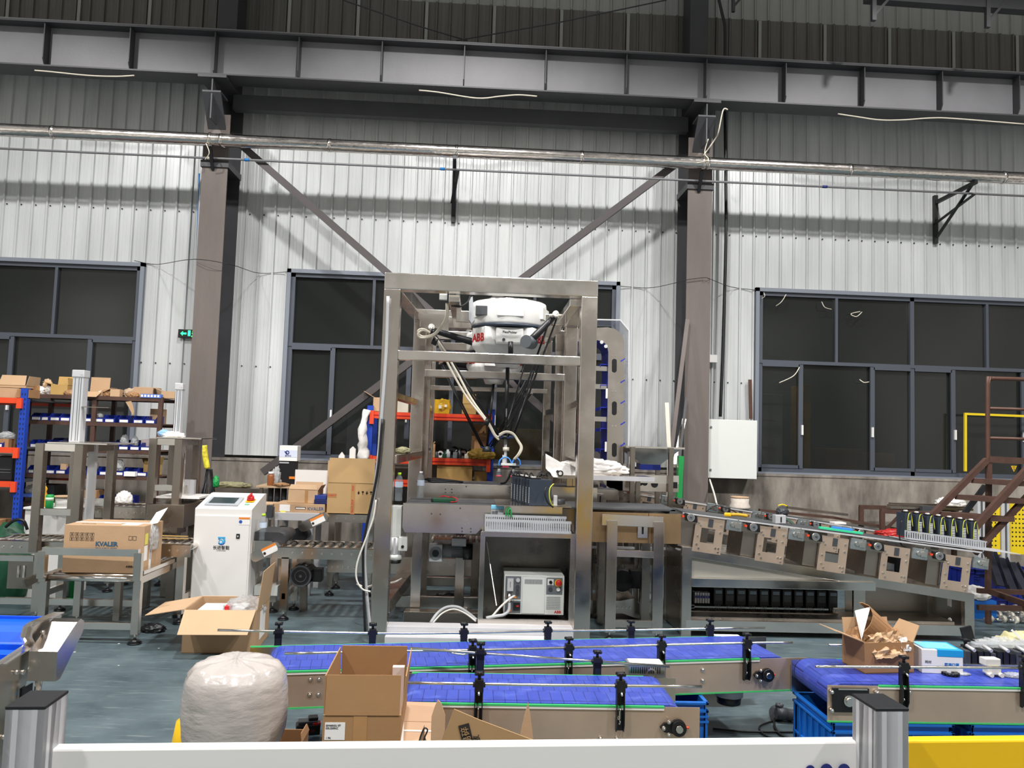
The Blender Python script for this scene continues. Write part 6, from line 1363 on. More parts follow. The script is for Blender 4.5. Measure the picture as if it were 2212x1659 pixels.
# gripper
G = at(1097, 1008, 6.72); gp_ = thing('suction_gripper', 'vacuum gripper with blue hoses and pink suction cups below the robot', 'gripper', TC-V(0, 0, .02))
MB().cyl(TC-V(.0, 0, .02), G+V(-.02, 0, .01), .013, 12).build('shaft', alu, gp_, world=True); MB().cyl(at(1093, 966, 6.72), at(1093, 974, 6.72), .028, 14).build('collar', cream, gp_, world=True)
MB().bar(G+V(-.10, 0, 0), G+V(.10, 0, 0), .06, .018, bev=.002).build('base_bar', blk, gp_, world=True); MB().bar(G+V(-.06, -.01, .02), G+V(.07, -.01, .02), .06, .02, bev=.002).build('manifold', ctl_w, gp_, world=True); MB().bar(G+V(-.05, -.032, .0), G+V(.01, -.032, .0), .003, .012).build('pink_label', pinkc, gp_, world=True)
MB().box(G.x-.05, G.x-.02, 6.70, 6.74, G.z+.02, G.z+.10).build('valve', alu, gp_, world=True)
for dx in (-.075, .05):
    c_ = MB().cyl(G+V(dx, 0, -.01), G+V(dx, 0, -.045), .014, 12).build('cup_stem', alu, gp_, world=True); b = MB()
    for k in range(3): b.cyl(G+V(dx, 0, -.04-k*.012), G+V(dx, 0, -.05-k*.012), .020, 16, .024)
    b.build('suction_cup', mgrey, c_, world=True); MB().cyl(G+V(dx, 0, -.076), G+V(dx, 0, -.086), .024, 16, .028).build('cup_lip', pinkc, c_, world=True)
for pts in (((1078, 1006), (1079, 996), (1088, 988), (1099, 990), (1106, 1002)), ((1124, 1006), (1122, 994), (1113, 989), (1108, 996), (1106, 1003))):
    MB().tube([at(x, y, 6.70) for x, y in pts], .006, 8).build('air_hose', hoseb, gp_, world=True)
# cream hoses from the valve box to the gripper
hs = thing('air_hose_bundle', 'pair of cream air hoses looping from the top box down to the gripper', 'hose', at(968, 650, 6.35))
for o in (0, 6):
    MB().tube([at(965+o*.4, 655, 6.3), at(963+o*.6, 685, 6.3), at(952+o*.5, 705, 6.4), at(936, 722+o*.5, 6.45), at(912-o*.3, 727+o*.5, 6.5), at(903, 715+o, 6.5), at(915, 711+o*.4, 6.5), at(935, 724, 6.5), at(950+o*.6, 748, 6.5), at(975+o*1.6, 800, 6.55), at(1010+o*1.2, 860, 6.6), at(1052+o*.4, 912, 6.62), at(1068+o*.3, 940, 6.62), at(1078, 950-o, 6.62)], .0095, 8, 4).build('hose', cream, hs, world=True)
    MB().tube([at(1078, 942-o*.5, 6.6), at(1092, 934-o*.3, 6.6), at(1108, 938-o*.3, 6.6), at(1118+o*.3, 952, 6.6), at(1125+o*.4, 966, 6.6), at(1120+o*.5, 980, 6.6), at(1110+o*.4, 992, 6.62)], .0085, 8, 4).build('hose', cream, hs, world=True)
for px, py in ((936, 719), (939, 738), (1052, 912)): p = at(px, py, 6.49); MB().cyl(p-V(.02, 0, -.008), p+V(.02, 0, -.008), .03, 12).build('tie_wrap', blk, hs, world=True)
p = at(970, 637, 6.3); vb = thing('valve_box', 'small valve terminal block bolted under the frame top, left of the robot', 'valve', p)
MB().bar(at(950, 632, 6.3), at(992, 632, 6.3), .08, .07, bev=.003).build('bracket', steel_l, vb, world=True); MB().box(p.x-.075, p.x-.01, 6.22, 6.26, p.z-.055, p.z+.015, .003).build('white_module', ctl_w, vb, world=True); MB().box(p.x-.01, p.x+.06, 6.21, 6.26, p.z-.06, p.z+.005, .003).build('black_module', blk, vb, world=True); MB().cyl((p.x+.04, 6.2, p.z), (p.x+.04, 6.26, p.z), .014, 10).build('plug', navy, vb, world=True)
MB().box(p.x-.05, p.x+.06, 6.24, 6.3, p.z, zT-PW).build('hanger', steel_l, vb, world=True)
wire([at(975, 660, 6.28), at(995, 662, 6.3), at(1010, 652, 6.35), at(1016, 640, 6.4)], .008, cable, 'black_lead', 'short black cable arching between valve block and robot')
# rear robot
L2r = V(at(1068, 785, 8.42).x, 8.42, at(1068, 785, 8.42).z); e1, e2, e3 = at(952, 783, 8.3), at(1165, 770, 8.3), at(1140, 850, 8.75); T2 = at(1052, 966, 8.4)
rb2 = robot('second white picking robot hanging farther back in the rear frame', L2r, .95, [tuple(e1-L2r), tuple(e2-L2r), tuple(e3-L2r)], tuple(T2-L2r), False)
MB().cyl(L2r+V(0, 0, .30), V(L2r.x, L2r.y, zT-.24), .12, 14).build('mounting_neck', steel, rb2, world=True)
b = MB(); b.tube([L2r+V(0, 0, -.2), T2], .014, 8, 0); b.build('telescopic_shaft', blk, rb2, world=True); MB().cyl(T2, T2-V(0, 0, .05), .05, 14).build('gripper_plate', dgrey, rb2, world=True)
# ---- conveyors through the frame
zc1 = at(1000, 1090, 6.22).z; x0, x1 = at(870, 1110, 6.22).x, at(1240, 1110, 6.22).x; X2 = at(1466, 1112, 6.22).x
dbelt = mat('dark_grey_belt', (72, 74, 76), .55, 0, .12, 8)
cv = thing('infeed_conveyor', 'steel-sided dark belt conveyor passing through the robot frame to the right', 'conveyor', ((x0+X2)/2, 6.5, 0))
b = MB(); b.prism([(x0, 6.22, zc1), (.72, 6.22, zc1), (.72, 6.22, zc1-.10), (.06, 6.22, zc1-.20), (.03, 6.22, zc1-.23), (x0+.02, 6.22, zc1-.23), (x0, 6.22, zc1-.19)], (0, .006, 0)); b.build('side_plate', steel_l, cv, world=True)
MB().box(x0, X2, 6.74, 6.75, zc1-.2, zc1).build('side_plate', steel, cv, world=True); MB().box(x0+.02, X2-.02, 6.235, 6.735, zc1-.012, zc1+.006, .003).build('belt', dbelt, cv, world=True)
MB().cyl((X2-.04, 6.235, zc1-.025), (X2-.04, 6.735, zc1-.025), .03, 16).build('end_roller', dbelt, cv, world=True)
for nm, pa, pb, m in (('side_plate', 1272, 1400, steel_tan), ('side_plate', 1400, 1470, steel_tan)):
    a, c = at(pa, 1100, 6.26).x, at(pb, 1100, 6.26).x; MB().box(a, c-.005, 6.22, 6.228, zc1-.27, zc1-.03).build(nm, m, cv, world=True)
MB().bar(at(1300, 1122, 6.18), at(1432, 1128, 6.18), .03, .09, bev=.003).build('cross_rail', steel_l, cv, world=True)
for px in (1320, 1421):
    x = at(px, 1200, 6.17).x; l_ = MB().bar((x, 6.17, .07), (x, 6.17, zc1-.09), .085, .06, (0, 1, 0), bev=.004).build('leg', steel, cv, world=True); foot(l_, x, 6.17, .08); x2 = at(px+0, 1200, 6.17).x+.02
    MB().bar((x2, 6.7, .02), (x2, 6.7, zc1-.2), .07, .06, (0, 1, 0)).build('leg', steel_d, cv, world=True)
a, c = at(1320, 1194, 6.17), at(1421, 1198, 6.17); MB().bar(a, c, .04, .055, bev=.003).build('stretcher', steel_l, cv, world=True); a, c = at(1320, 1346, 6.17), at(1421, 1348, 6.17); MB().bar(a, c, .04, .055, bev=.003).build('stretcher', steel, cv, world=True)
p = at(1389, 1142, 6.19); sp = MB().box(p.x-.04, p.x+.04, 6.20, 6.206, p.z-.075, p.z+.04, .002).build('slotted_plate', steel_l, cv, world=True); MB().box(p.x-.008, p.x+.008, 6.198, 6.202, p.z-.045, p.z+.03).build('slot', blk, sp, world=True)
b = MB()
for px, py in ((932, 1110), (951, 1111), (994, 1098)): q = at(px, py, 6.215); MB().cyl(q, q+V(0, .008, 0), .007, 8).build('rivet', dgrey, cv, world=True)
for px, py in ((998, 1141), (998, 1148), (1017, 1142), (1017, 1149)): q = at(px, py, 6.215); MB().cyl(q, q+V(0, .008, 0), .007, 8).build('rivet', dgrey, cv, world=True)
for px in (902, 993):
    pass
z2c = at(1010, 1046, 7.0).z; xa, xb = at(905, 1065, 7.0).x, at(1290, 1065, 7.0).x
cv2 = thing('rear_conveyor', 'second dark belt conveyor behind the first, inside the robot frame', 'conveyor', ((xa+xb)/2, 7.2, 0)); MB().box(xa, xb, 7.0, 7.006, z2c-.17, z2c, .002).build('side_plate', steel_l, cv2, world=True); MB().box(xa, xb, 7.5, 7.506, z2c-.17, z2c).build('side_plate', steel, cv2, world=True)
MB().box(xa+.02, xb-.02, 7.01, 7.49, z2c-.02, z2c-.004).build('belt', dbelt, cv2, world=True); p = at(1075, 1076, 6.99); MB().box(p.x-.15, p.x+.18, 6.985, 6.999, z2c-.16, z2c-.13).build('slot_frame', blk, cv2, world=True); MB().cyl((p.x-.13, 6.98, z2c-.145), (p.x+.17, 6.98, z2c-.145), .008, 10).build('roller_bar', steel_l, cv2, world=True)
b = MB()
for px, py in ((962, 1057), (962, 1064), (976, 1057), (976, 1064), (1007, 1051), (1101, 1053), (1101, 1064)): q = at(px, py, 6.995); MB().cyl(q, q+V(0, .006, 0), .007, 8).build('rivet', dgrey, cv2, world=True)
for px in (1290-260, 1275): 
    x = at(px, 1100, 7.2).x
    MB().bar((x, 7.2, 0), (x, 7.2, z2c-.16), .07, .07, (0, 1, 0)).build('leg', steel_d, cv2, world=True)
MB().bar((xa+.05, 7.25, 0), (xa+.05, 7.25, z2c-.17), .07, .07, (0, 1, 0)).build('leg', steel_d, cv2, world=True)
# right-hand rear part of that line
a, c = at(1215, 1062, 7.6), at(1345, 1058, 7.6)
# items on the belts
p = fl(958, 1085, zc1+.006); mm = thing('multimeter', 'dark green meter with red leads lying on the front dark belt', 'meter', (p.x, p.y, zc1+.006), .12); MB().box(-.095, .095, -.03, .035, 0, .035, .008).build('case', grn_d, mm); MB().box(-.10, -.085, -.032, .037, 0, .03, .004).build('black_end', blk, mm); MB().tube([(-.03, -.02, .045), (.0, .02, .05), (.04, -.02, .045), (.07, .02, .042), (.11, .01, .03), (.10, -.03, .01), (.05, -.045, .008)], .004, 6).build('test_lead', red, mm)
dup(BOT0, (at(862, 1080, 6.32).x-.005, 6.32, zc1+.007), 0, 'water bottle with lime cap on the dark belt by the left frame post')
cl_ = water_bottle(at(908, 1075, 6.62).x, 6.6, zc1+.007, 'clear capless tumbler on the dark belt behind the bottle', alu); 
p = at(880, 992, 6.9); r = thing('work_gloves', 'folded grey-green work gloves on the left side rail of the robot frame', 'glove', (XL_+.06, 6.72, 1.418)); MB().blob((0, 0, 0), (.13, .30, .05), .3, 3, 6, 3).build('glove', cloth, r)
wc = MB()
for k in range(5): wc.tube([at(900+6*k, 1040-k*2, 7.2), at(930, 1033+k*2, 7.12), at(965+4*k, 1036+k, 7.15), at(1000, 1041, 7.2), at(975, 1043-k, 7.3), at(925, 1040+k, 7.3)], .0055, 6, 4)
tag(wc.build('cable_heap', cable, world=True, loc=at(950, 1040, 7.2)), 'loose heap of black cable on the rear dark belt', 'cable')
wire([at(1105, 1018, 6.75), at(1100, 1030, 6.9), at(1092, 1042, 7.05), at(1082, 1044, 7.1)], .010, cable, 'sensor_cable', 'black cable curving down from gripper to rear belt')
# servo drives on a tray
def drive_set(label, loc, rz, n, row, flip=1, grp=None):
    r = thing('drive_tray', 'thin steel mounting plate under the %s' % label, 'plate', loc, rz); 
    return r
def servo(parent, x, y, z, w=.05, d=.18, h=.20, rz=0):
    r = thing('servo_drive', 'x', 'drive', (x, y, z), rz); MB().box(0, w, 0, d, 0, h, .003).build('case', navy, r)
    b = MB()
    for i in range(9): b.box(w*.45, w*.9, -.0015, .001, .02+i*.014, .028+i*.014)
    b.build('vents', ctl_w, r); b = MB(); b.box(w*.1, w*.9, d*.05, d*.5, h, h+.014, .003); b.build('connector', blk, r); MB().box(w*.2, w*.5, d*.1, d*.3, h+.014, h+.022).build('plug', red if random.random() < .4 else paper, r)
    return r
ct = thing('drive_plate', 'steel plate under the slate blue servo drives on the front belt', 'plate', (.08, 6.0, zc1+.008)); q = at(1155, 1102, 6.02)
MB().box(q.x-.30, q.x+.30, 5.98+.13, 6.68, zc1+.007, zc1+.013).build('plate', steel, ct, world=True); S0 = None; 
for i in range(7):
    x = q.x-.02-.020*i; y = 6.16+.068*i; zz = zc1+.014
    lab = '%s slate blue servo drive from the front on the belt inside the robot frame' % ORD[i]
    if S0 is None: S0 = servo(None, x, y, zz, .05, .18, .205); 
    o = S0 if i == 0 else dup(S0); o.location = (x-.02, y+.05, zz); o.rotation_euler = (0, 0, -PI/2+.10); o['label'] = lab; o['group'] = 'servo drives on the belt in the frame'
wire([at(1180, 1050, 6.1), at(1177, 1065, 6.08), at(1183, 1085, 6.08), at(1195, 1096, 6.1)], .006, cable, 'drive_cable', 'black cable over the nearest servo drive in the frame')
wire([at(1196, 1045, 6.12), at(1188, 1055, 6.10), at(1187, 1075, 6.10), at(1192, 1090, 6.12), at(1200, 1091, 6.2)], .005, cabley, 'earth_wire', 'yellow earth wire looping by the nearest servo drive in the frame')
b = MB()
for i in range(16): x, y = q.x-.1+random.uniform(-.1, .24), 6.3+random.uniform(-.1, .3); zq_ = zc1+.235; b.tube([(x, y, zq_), (x+.015, y+.02, zq_+.03), (x+.035, y, zq_+.01)], .006, 5, 3)
tag(b.build('wire_tangle', cable, world=True, loc=(q.x, 6.4, zc1+.23)), 'tangle of dark wire ends on top of the servo drives in the frame', 'wires', kind='stuff')
p = at(1212, 1094, 6.15); r = thing('coiled_cable', 'dark ribbed connector beside the servo drives at the right frame post', 'connector', (p.x, 6.18, zc1+.016)); MB().cyl((-.04, 0, .03), (.03, .02, .03), .024, 14).build('ribbed_sleeve', dgrey, r); MB().box(-.06, -.03, -.03, .03, 0, .08, .004).build('end_clamp', alu, r)
# ---- control box with the robot controller
bx0, bx1 = at(1036, 1250, 6.07).x, at(1240, 1250, 6.07).x; zb0, zb1 = .137, at(1140, 1152, 6.07).z
cb = thing('controller_housing', 'open-fronted steel housing holding the white robot controller', 'cabinet', ((bx0+bx1)/2, 6.3, zb0)); b = MB(); Yf, Yr = 6.09, 6.60
b.box(bx0, bx0+.006, Yf, Yr, zb0, zb1); b.box(bx1-.006, bx1, Yf, Yr, zb0, zb1); b.box(bx0, bx1, Yf, Yr, zb1-.006, zb1); b.box(bx0, bx1, Yf, Yr, zb0, zb0+.006); b.box(bx0, bx1, Yr-.006, Yr, zb0, zb1); b.build('shell', mat('stained_steel', (150, 148, 142), .32, .9, .0, 3, .1, 14, rvar=.1, dirt=(112, 110, 104)), cb, world=True)
for nm, a in (('left', (bx0-.004, bx0+.035, zb0, zb1)), ('right', (bx1-.035, bx1+.004, zb0, zb1)), ('top', (bx0, bx1, zb1-.035, zb1+.004)), ('bottom', (bx0, bx1, zb0-.004, zb0+.035))): MB().box(a[0], a[1], Yf-.012-(.0007 if nm in ('top', 'bottom') else 0), Yf, a[2], a[3], .003).build('rim', steel, cb, world=True)
MB().bar((bx0+.05, Yr-.2, zb0+.58), (bx0+.14, Yf+.06, zb0+.12), .008, .008).build('stay_rod', steel_l, cb, world=True)
cx0, cx1 = at(1088, 1300, 6.2).x, at(1218, 1300, 6.2).x; czb, czt = zb0+.035, at(1150, 1243, 6.2).z; w = cx1-cx0; h = czt-czb-.012
ctl = thing('robot_controller', 'pale grey robot controller box with red stop button', 'controller', ((cx0+cx1)/2, 6.2, czb)); k = 0
MB().box(-w/2, w/2, 0, .35, .012, .012+h, .003).build('case', ctl_w, ctl); MB().box(-w/2+.03, w/2-.03, .02, .3, 0, .012).build('feet', blk, ctl)
def cp(nm, m, x0, x1, z0, z1, th=.002, y=0, par=None): return MB().box(-w/2+x0*w, -w/2+x1*w, y-th, y, .012+z0*h, .012+z1*h).build(nm, m, par or ctl)
c1 = cp('connector_panel', mgrey, .02, .28, .38, .97); c2 = cp('power_panel', mgrey, .02, .28, .03, .34); c3 = cp('operator_panel', mgrey, .70, .97, .52, .95)
cp('door_seam', lgrey, .30, .68, .02, .97, .003); cp('door', ctl_w, .305, .675, .03, .96, .004); b = MB()
for i in range(22): b.box(-w/2+(.34+i*.0135)*w, -w/2+(.347+i*.0135)*w, -.006, -.004, .012+.78*h, .012+.90*h)
b.build('door_vents', mgrey, ctl); b = MB()
for i in range(18):
    for j in range(8): b.box(-w/2+(.71+i*.013)*w, -w/2+(.717+i*.013)*w, -.002, 0, .012+(.14+j*.042)*h, .012+(.165+j*.042)*h)
b.build('lower_vents', mgrey, ctl)
cp('connector_cover', alu, .05, .15, .60, .92, .02, -.002, c1); text('CAUTION', .010, front(-w/2+.10*w, -.0225, .012+.76*h, 0, PI/2), ink, c1)
for zz in (.88, .70, .55): MB().cyl((-w/2+.225*w, -.002, .012+zz*h), (-w/2+.225*w, -.02, .012+zz*h), .016, 16).build('round_socket', dgrey if zz < .8 else alu, c1)
cp('orange_label', orink, .04, .07, .42, .46, .001, -.002, c1); cp('orange_label', orink, .16, .21, .41, .47, .001, -.002, c1); cp('orange_label', orink, .05, .13, .06, .11, .001, -.002, c2); cp('main_switch', blk, .16, .27, .12, .30, .012, -.002, c2); cp('switch_lever', red, .21, .25, .20, .235, .018, -.002, c2)
cp('key_plate', paper, .72, .82, .76, .92, .002, -.002, c3); MB().cyl((-w/2+.77*w, -.004, .012+.84*h), (-w/2+.77*w, -.02, .012+.84*h), .013, 14).build('key_switch', blk, c3)
es = MB().cyl((-w/2+.90*w, -.002, .012+.82*h), (-w/2+.90*w, -.006, .012+.82*h), .030, 18).build('stop_collar', yel, c3); MB().lathe([(.008, 0), (.010, .018), (.024, .020), (.025, .032), (.018, .040), (.001, .042)], n=18, M=Matrix.Translation((-w/2+.90*w, -.006, .012+.84*h)) @ Matrix.Rotation(PI/2, 4, 'X')).build('stop_button', red, c3)
MB().cyl((-w/2+.77*w, -.002, .012+.66*h), (-w/2+.77*w, -.010, .012+.66*h), .016, 16).build('button', dgrey, c3); MB().cyl((-w/2+.90*w, -.002, .012+.66*h), (-w/2+.90*w, -.012, .012+.66*h), .015, 16).build('white_button', paper, c3)
text('ABB', .030, front(w/2-.10*w, -.0005, .012+.07*h), redink, ctl, name='maker_lettering', bold=.0012)
hb = thing('controller_cables', 'grey and white cables curving from the controller socket down to the left', 'cable', at(1060, 1340, 6.1))
MB().tube([at(1100, 1300, 6.17), at(1099, 1318, 6.14), at(1088, 1328, 6.12), at(1070, 1331, 6.10), at(1050, 1335, 6.10)], .013, 10).build('grey_cable', cableg, hb, world=True); MB().tube([at(1112, 1287, 6.17), at(1100, 1294, 6.12), at(1080, 1312, 6.11), at(1066, 1328, 6.10), at(1056, 1337, 6.10)], .008, 8).build('white_cable', cablew, hb, world=True); MB().cyl(at(1100, 1282, 6.17), at(1100, 1300, 6.17), .018, 12).build('plug', steel_l, hb, world=True)
MB().tube([at(930, 1346, 6.15), at(945, 1325, 6.2), at(965, 1312, 6.25), at(990, 1312, 6.25), at(1012, 1325, 6.2), at(1030, 1340, 6.12)], .013, 10).build('grey_cable', cableg, hb, world=True); MB().tube([at(935, 1346, 6.13), at(955, 1325, 6.18), at(980, 1316, 6.2), at(1005, 1325, 6.18), at(1028, 1342, 6.1)], .007, 8).build('white_cable', cablew, hb, world=True)
# slotted cable ducts and small control module on the housing
def duct(label, p0, p1, hgt, th=.05, n=30, holes=True, z0=None):
    p0, p1 = Vector(p0), Vector(p1); r = thing('cable_duct', label, 'duct', p0); d = (p1-p0); L = d.length; d.normalize(); up = V(0, 0, 1); s = d.cross(up).normalized()*-1
    M = Matrix(((d.x, s.x, up.x, p0.x), (d.y, s.y, up.y, p0.y), (d.z, s.z, up.z, p0.z), (0, 0, 0, 1)))
    b = MB(); b.box(0, L, 0, th, 0, .004, M=M)
    for y in (0, th-.003):
        b.box(0, L, y, y+.003, 0, hgt*.22, M=M); b.box(0, L, y, y+.003, hgt*.85, hgt, M=M)
        for i in range(n): x = i*L/n; b.box(x, x+L/n*.55, y, y+.003, hgt*.22, hgt*.85, M=M)
    b.build('slotted_wall', lgrey, r, world=True); return r
a, c = at(1047, 1146, 6.05), at(1233, 1152, 6.05); a.y = c.y = 6.02; a.z = c.z = zb1+.006; duct('long grey slotted cable duct on the controller housing', (a.x, 6.05, zb1+.006), (c.x, 6.02, zb1+.006), .095, .05, 38)
duct('second grey slotted cable duct just behind the long one', (a.x+.0, 6.125, zb1+.012), (c.x-.03, 6.105, zb1+.012), .12, .03, 38)
p = at(1075, 1118, 6.08); r = thing('control_module', 'small grey control module with light blue top behind the cable duct', 'module', (p.x, 6.185, zb1+.006)); MB().box(-.05, .05, -.02, .02, 0, .165, .003).build('case', lgrey, r); MB().box(-.051, .051, -.022, .02, .165, .195, .003).build('blue_top', mat('module_blue', (120, 190, 220), .5), r); 
b = MB()
for i in range(6): b.box(-.044+i*.008, -.040+i*.008, -.0225, -.02, .125, .15)
b.box(-.045, .045, -.023, -.02, .11, .12); b.build('terminals', ink, r)
wire([at(1093, 1115, 6.12), at(1094, 1102, 6.12), at(1100, 1097, 6.12), at(1103, 1105, 6.12), at(1102, 1118, 6.12)], .005, grn_v, 'green_wire', 'green wire loop beside the small control module'); wire([at(1098, 1116, 6.11), at(1098, 1104, 6.11), at(1103, 1100, 6.11), at(1106, 1118, 6.11)], .004, grn_v, 'green_wire', 'thin green wire right of the control module loop')
# ---- under-frame machinery
b = MB(); xr0, xr1 = at(937, 1172, 6.9).x, at(1034, 1172, 6.75).x; rc = thing('ribbed_roller', 'pink and white ribbed chain over a roller under the front belt', 'roller', (xr0, 6.9, .7))
for i in range(17): MB().cyl((xr0+i*.027, 6.62, .69), (xr0+i*.027, 6.88, .69), .012, 8).build('rib', pinkstripe if i % 2 else cream, rc, world=True)
MB().box(xr0-.0, xr1+.15, 6.64, 6.86, .655, .68).build('chain_bed', steel_d, rc, world=True)
gm = thing('gear_motor', 'grey worm gear motor with black fan cover under the front belt', 'motor', at(960, 1190, 6.5)); g0 = at(941, 1195, 6.45); 
b = MB(); b.box(g0.x-.055, g0.x+.055, 6.45, 6.56, g0.z-.07, g0.z+.07, .008); go = b.build('gearbox', lgrey, gm, world=True); b = MB(); b.ring((g0.x, 6.45, g0.z), (0, -1, 0), .05, .03, .01, 24); b.build('flange_ring', mgrey, go, world=True); MB().cyl((g0.x, 6.45, g0.z), (g0.x, 6.446, g0.z), .028, 20).build('hollow_shaft', blk, go, world=True)
g1 = at(990, 1190, 6.5); b = MB(); b.cyl((g0.x+.055, 6.50, g0.z+.01), (g1.x+.06, 6.50, g0.z+.01), .052, 20)
for i in range(10): b.box(g0.x+.13, g1.x+.03, 6.50-.056, 6.50+.056, g0.z+.01-.045+i*.01, g0.z-.041+.01+i*.01)
b.build('motor_body', mgrey, gm, world=True); MB().box(g0.x+.13, g0.x+.25, 6.45, 6.55, g0.z+.06, g0.z+.125, .006).build('terminal_box', lgrey, gm, world=True); MB().cyl((g1.x+.04, 6.5, g0.z+.01), (g1.x+.12, 6.5, g0.z+.01), .066, 20).build('fan_cover', blk, gm, world=True); MB().box(g0.x-.02, g1.x, 6.54, 6.7, g0.z+.02, g0.z+.1).build('mount', steel_d, gm, world=True)
wm = thing('drive_motor', 'pale vertical gear motor hanging at the left frame post', 'motor', at(858, 1165, 6.25)); a = at(851, 1180, 6.27)
b = MB(); b.cyl((a.x, 6.33, a.z-.07), (a.x, 6.33, a.z+.07), .055, 18)
for i in range(8): t = i*PI/4; b.box(a.x+.05*math.cos(t)-.004, a.x+.05*math.cos(t)+.012, 6.33+.05*math.sin(t)-.008, 6.33+.05*math.sin(t)+.008, a.z-.065, a.z+.065)
b.build('motor_body', alu, wm, world=True); MB().cyl((a.x, 6.33, a.z-.07), (a.x, 6.33, a.z-.11), .062, 18).build('end_shield', ctl_w, wm, world=True); MB().cyl((a.x, 6.33, a.z-.11), (a.x, 6.33, a.z-.14), .06, 18, .054).build('fan_cover', blk, wm, world=True); tbx = MB().box(a.x+.035, a.x+.105, 6.26, 6.33, a.z-.035, a.z+.075, .006).build('terminal_box', ctl_w, wm, world=True); MB().cyl((a.x+.07, 6.262, a.z-.0), (a.x+.07, 6.25, a.z-.0), .012, 12).build('cable_gland', blk, tbx, world=True); MB().box(a.x-.05, a.x+.05, 6.28, 6.38, a.z+.07, zc1-.03, .006).build('gearbox', ctl_w, wm, world=True)
sub = thing('stand', 'steel legs and channel bases standing inside the robot frame', 'stand', at(960, 1330, 6.8)); s1 = sub
for px, y in ((899, 6.55), (993, 6.95)): x = at(px, 1250, y).x; MB().bar((x, y, .05), (x, y, .80 if px < 950 else .60), .085, .08, (0, 1, 0), bev=.004).build('leg', steel, s1, world=True); MB().box(x-.08, x+.08, y-.07, y+.07, .0, .05, .004).build('base_clamp', steel_l, s1, world=True)
x = at(993, 1250, 6.95).x; MB().prism([(x-.09, 6.9, .60), (x+.09, 6.9, .60), (x+.045, 6.9, .53), (x-.045, 6.9, .53)], (0, .1, 0)).build('gusset', steel, s1, world=True)
a, c = at(875, 1312, 6.5), at(1035, 1322, 6.5); MB().bar((a.x, 6.42, .09), (c.x, 6.42, .09), .12, .12, bev=.004).build('base_channel', steel, s1, world=True); a, c = at(855, 1298, 6.9), at(1035, 1300, 6.9); MB().bar((a.x, 6.98, .10), (c.x, 6.98, .10), .05, .10, bev=.004).build('base_channel', steel_l, s1, world=True)
a, c = at(848, 1232, 7.25), at(1035, 1236, 7.25); MB().bar((a.x-.6, 7.28, .36), (c.x, 7.28, .36), .03, .15).build('cross_channel', steel, s1, world=True)
a = at(690, 1235, 7.2); b = MB()
for i in range(6): b.cyl((a.x+.05+i*.05, 7.262, .33), (a.x+.05+i*.05, 7.25, .33), .008, 8)
b.build('channel_bolts', steel_l, s1, world=True)
b = MB(); p = fl(962, 1290, .0); b.blob((p.x, p.y, 0), (.16, .08, .05), .5, 4, 4, 3); tag(b.build('cable_knot', cable, world=True, loc=(p.x, p.y, 0)), 'black knot of cable on the floor inside the robot frame', 'cable')
a, c = at(1240, 1180, 6.8).x, 0
# cables hanging along the left front post
wire([at(838, 640, 6.0-.09), at(834, 760, 5.93), at(824, 900, 5.93), at(815, 1010, 5.93), at(800, 1120, 5.93), at(788, 1190, 5.93), at(790, 1260, 5.93), at(797, 1335, 5.93), at(800, 1372, 5.93)], .013, cableg, 'grey_hose', 'grey hose running down the left front post of the robot frame', 'hose', 8)
wire([at(826, 905, 5.9), at(818, 1000, 5.9), at(808, 1060, 5.9), at(793, 1130, 5.9), at(785, 1180, 5.9), at(785, 1260, 5.9), at(789, 1366, 5.9)], .010, cable, 'black_hose', 'black cable running down beside the grey hose at the left front post', 'cable', 8)
wire([at(812, 1080, 5.88), at(806, 1120, 5.88), at(790, 1165, 5.88), at(772, 1215, 5.88), at(770, 1250, 5.88), at(782, 1272, 5.88), at(800, 1278, 5.9)], .007, cablew, 'white_lead', 'thin white cable bowing out left of the left front post')
wire([at(772, 1262, 6.5), at(790, 1268, 6.4), at(815, 1262, 6.5), at(850, 1258, 6.6), at(868, 1250, 6.7)], .009, cablew, 'white_coil', 'white cable coil low behind the left front post')
# ================================================================ RIGHT SIDE
# ---- vertical bucket elevator
EY = 7.8
def E_(px, py, Y=EY): return at(px, py, Y)
el = thing('bucket_elevator', 'tall steel vertical elevator with blue cleated belt under a clear cover', 'elevator', (E_(1325, 1000).x, EY+.2, 0))
outer = [(1345, 1060), (1349, 740), (1345, 728), (1338, 717), (1327, 710), (1312, 707), (1242, 710)]; inner = [(1310, 1060), (1314, 760), (1312, 750), (1307, 742), (1300, 737), (1290, 735), (1242, 738)]
for dy, nm in ((0, 'front_plate'), (.42, 'rear_plate')):
    for i in range(len(outer)-1):
        P = [E_(*outer[i]), E_(*outer[i+1]), E_(*inner[i+1]), E_(*inner[i])]; P = [V(p.x, EY+dy, p.z) for p in P]
        if i == 0:
            b = MB(); b.prism(P, (0, .006, 0)); fp = b.build(nm, steel, el, world=True)
            if dy == 0:
                for py in (790, 882, 972):
                    c = E_(1327, py); Q = [V(c.x+.026*math.cos(t), EY-.002, c.z+(.045 if math.sin(t) > 0 else -.045)+.026*math.sin(t)) for t in [k*PI/8 for k in range(16)]]; MB().prism(Q, (0, .003, 0)).build('slot', blk, fp, world=True)
                b = MB()
                for py in (768, 845, 920, 1000):
                    for px in (1323, 1330): q = E_(px, py); MB().cyl(q, q+V(0, -.006, 0), .008, 8).build('rivet', steel_l, fp, world=True)
        else: MB().prism(P, (0, .006, 0)).build('corner_plate', steel, el, world=True)
for k, nm in ((1, 'belt'),):
    P = [V(E_(x, y).x, EY+.02, E_(x, y).z) for x, y in ((1311, 1060), (1315, 762), (1311, 748), (1300, 740), (1288, 737), (1245, 741), (1245, 737), (1290, 733), (1306, 738), (1316, 747), (1319, 762), (1315, 1060))]
    MB().prism(P, (0, .38, 0)).build('belt', eblue, el, world=True)
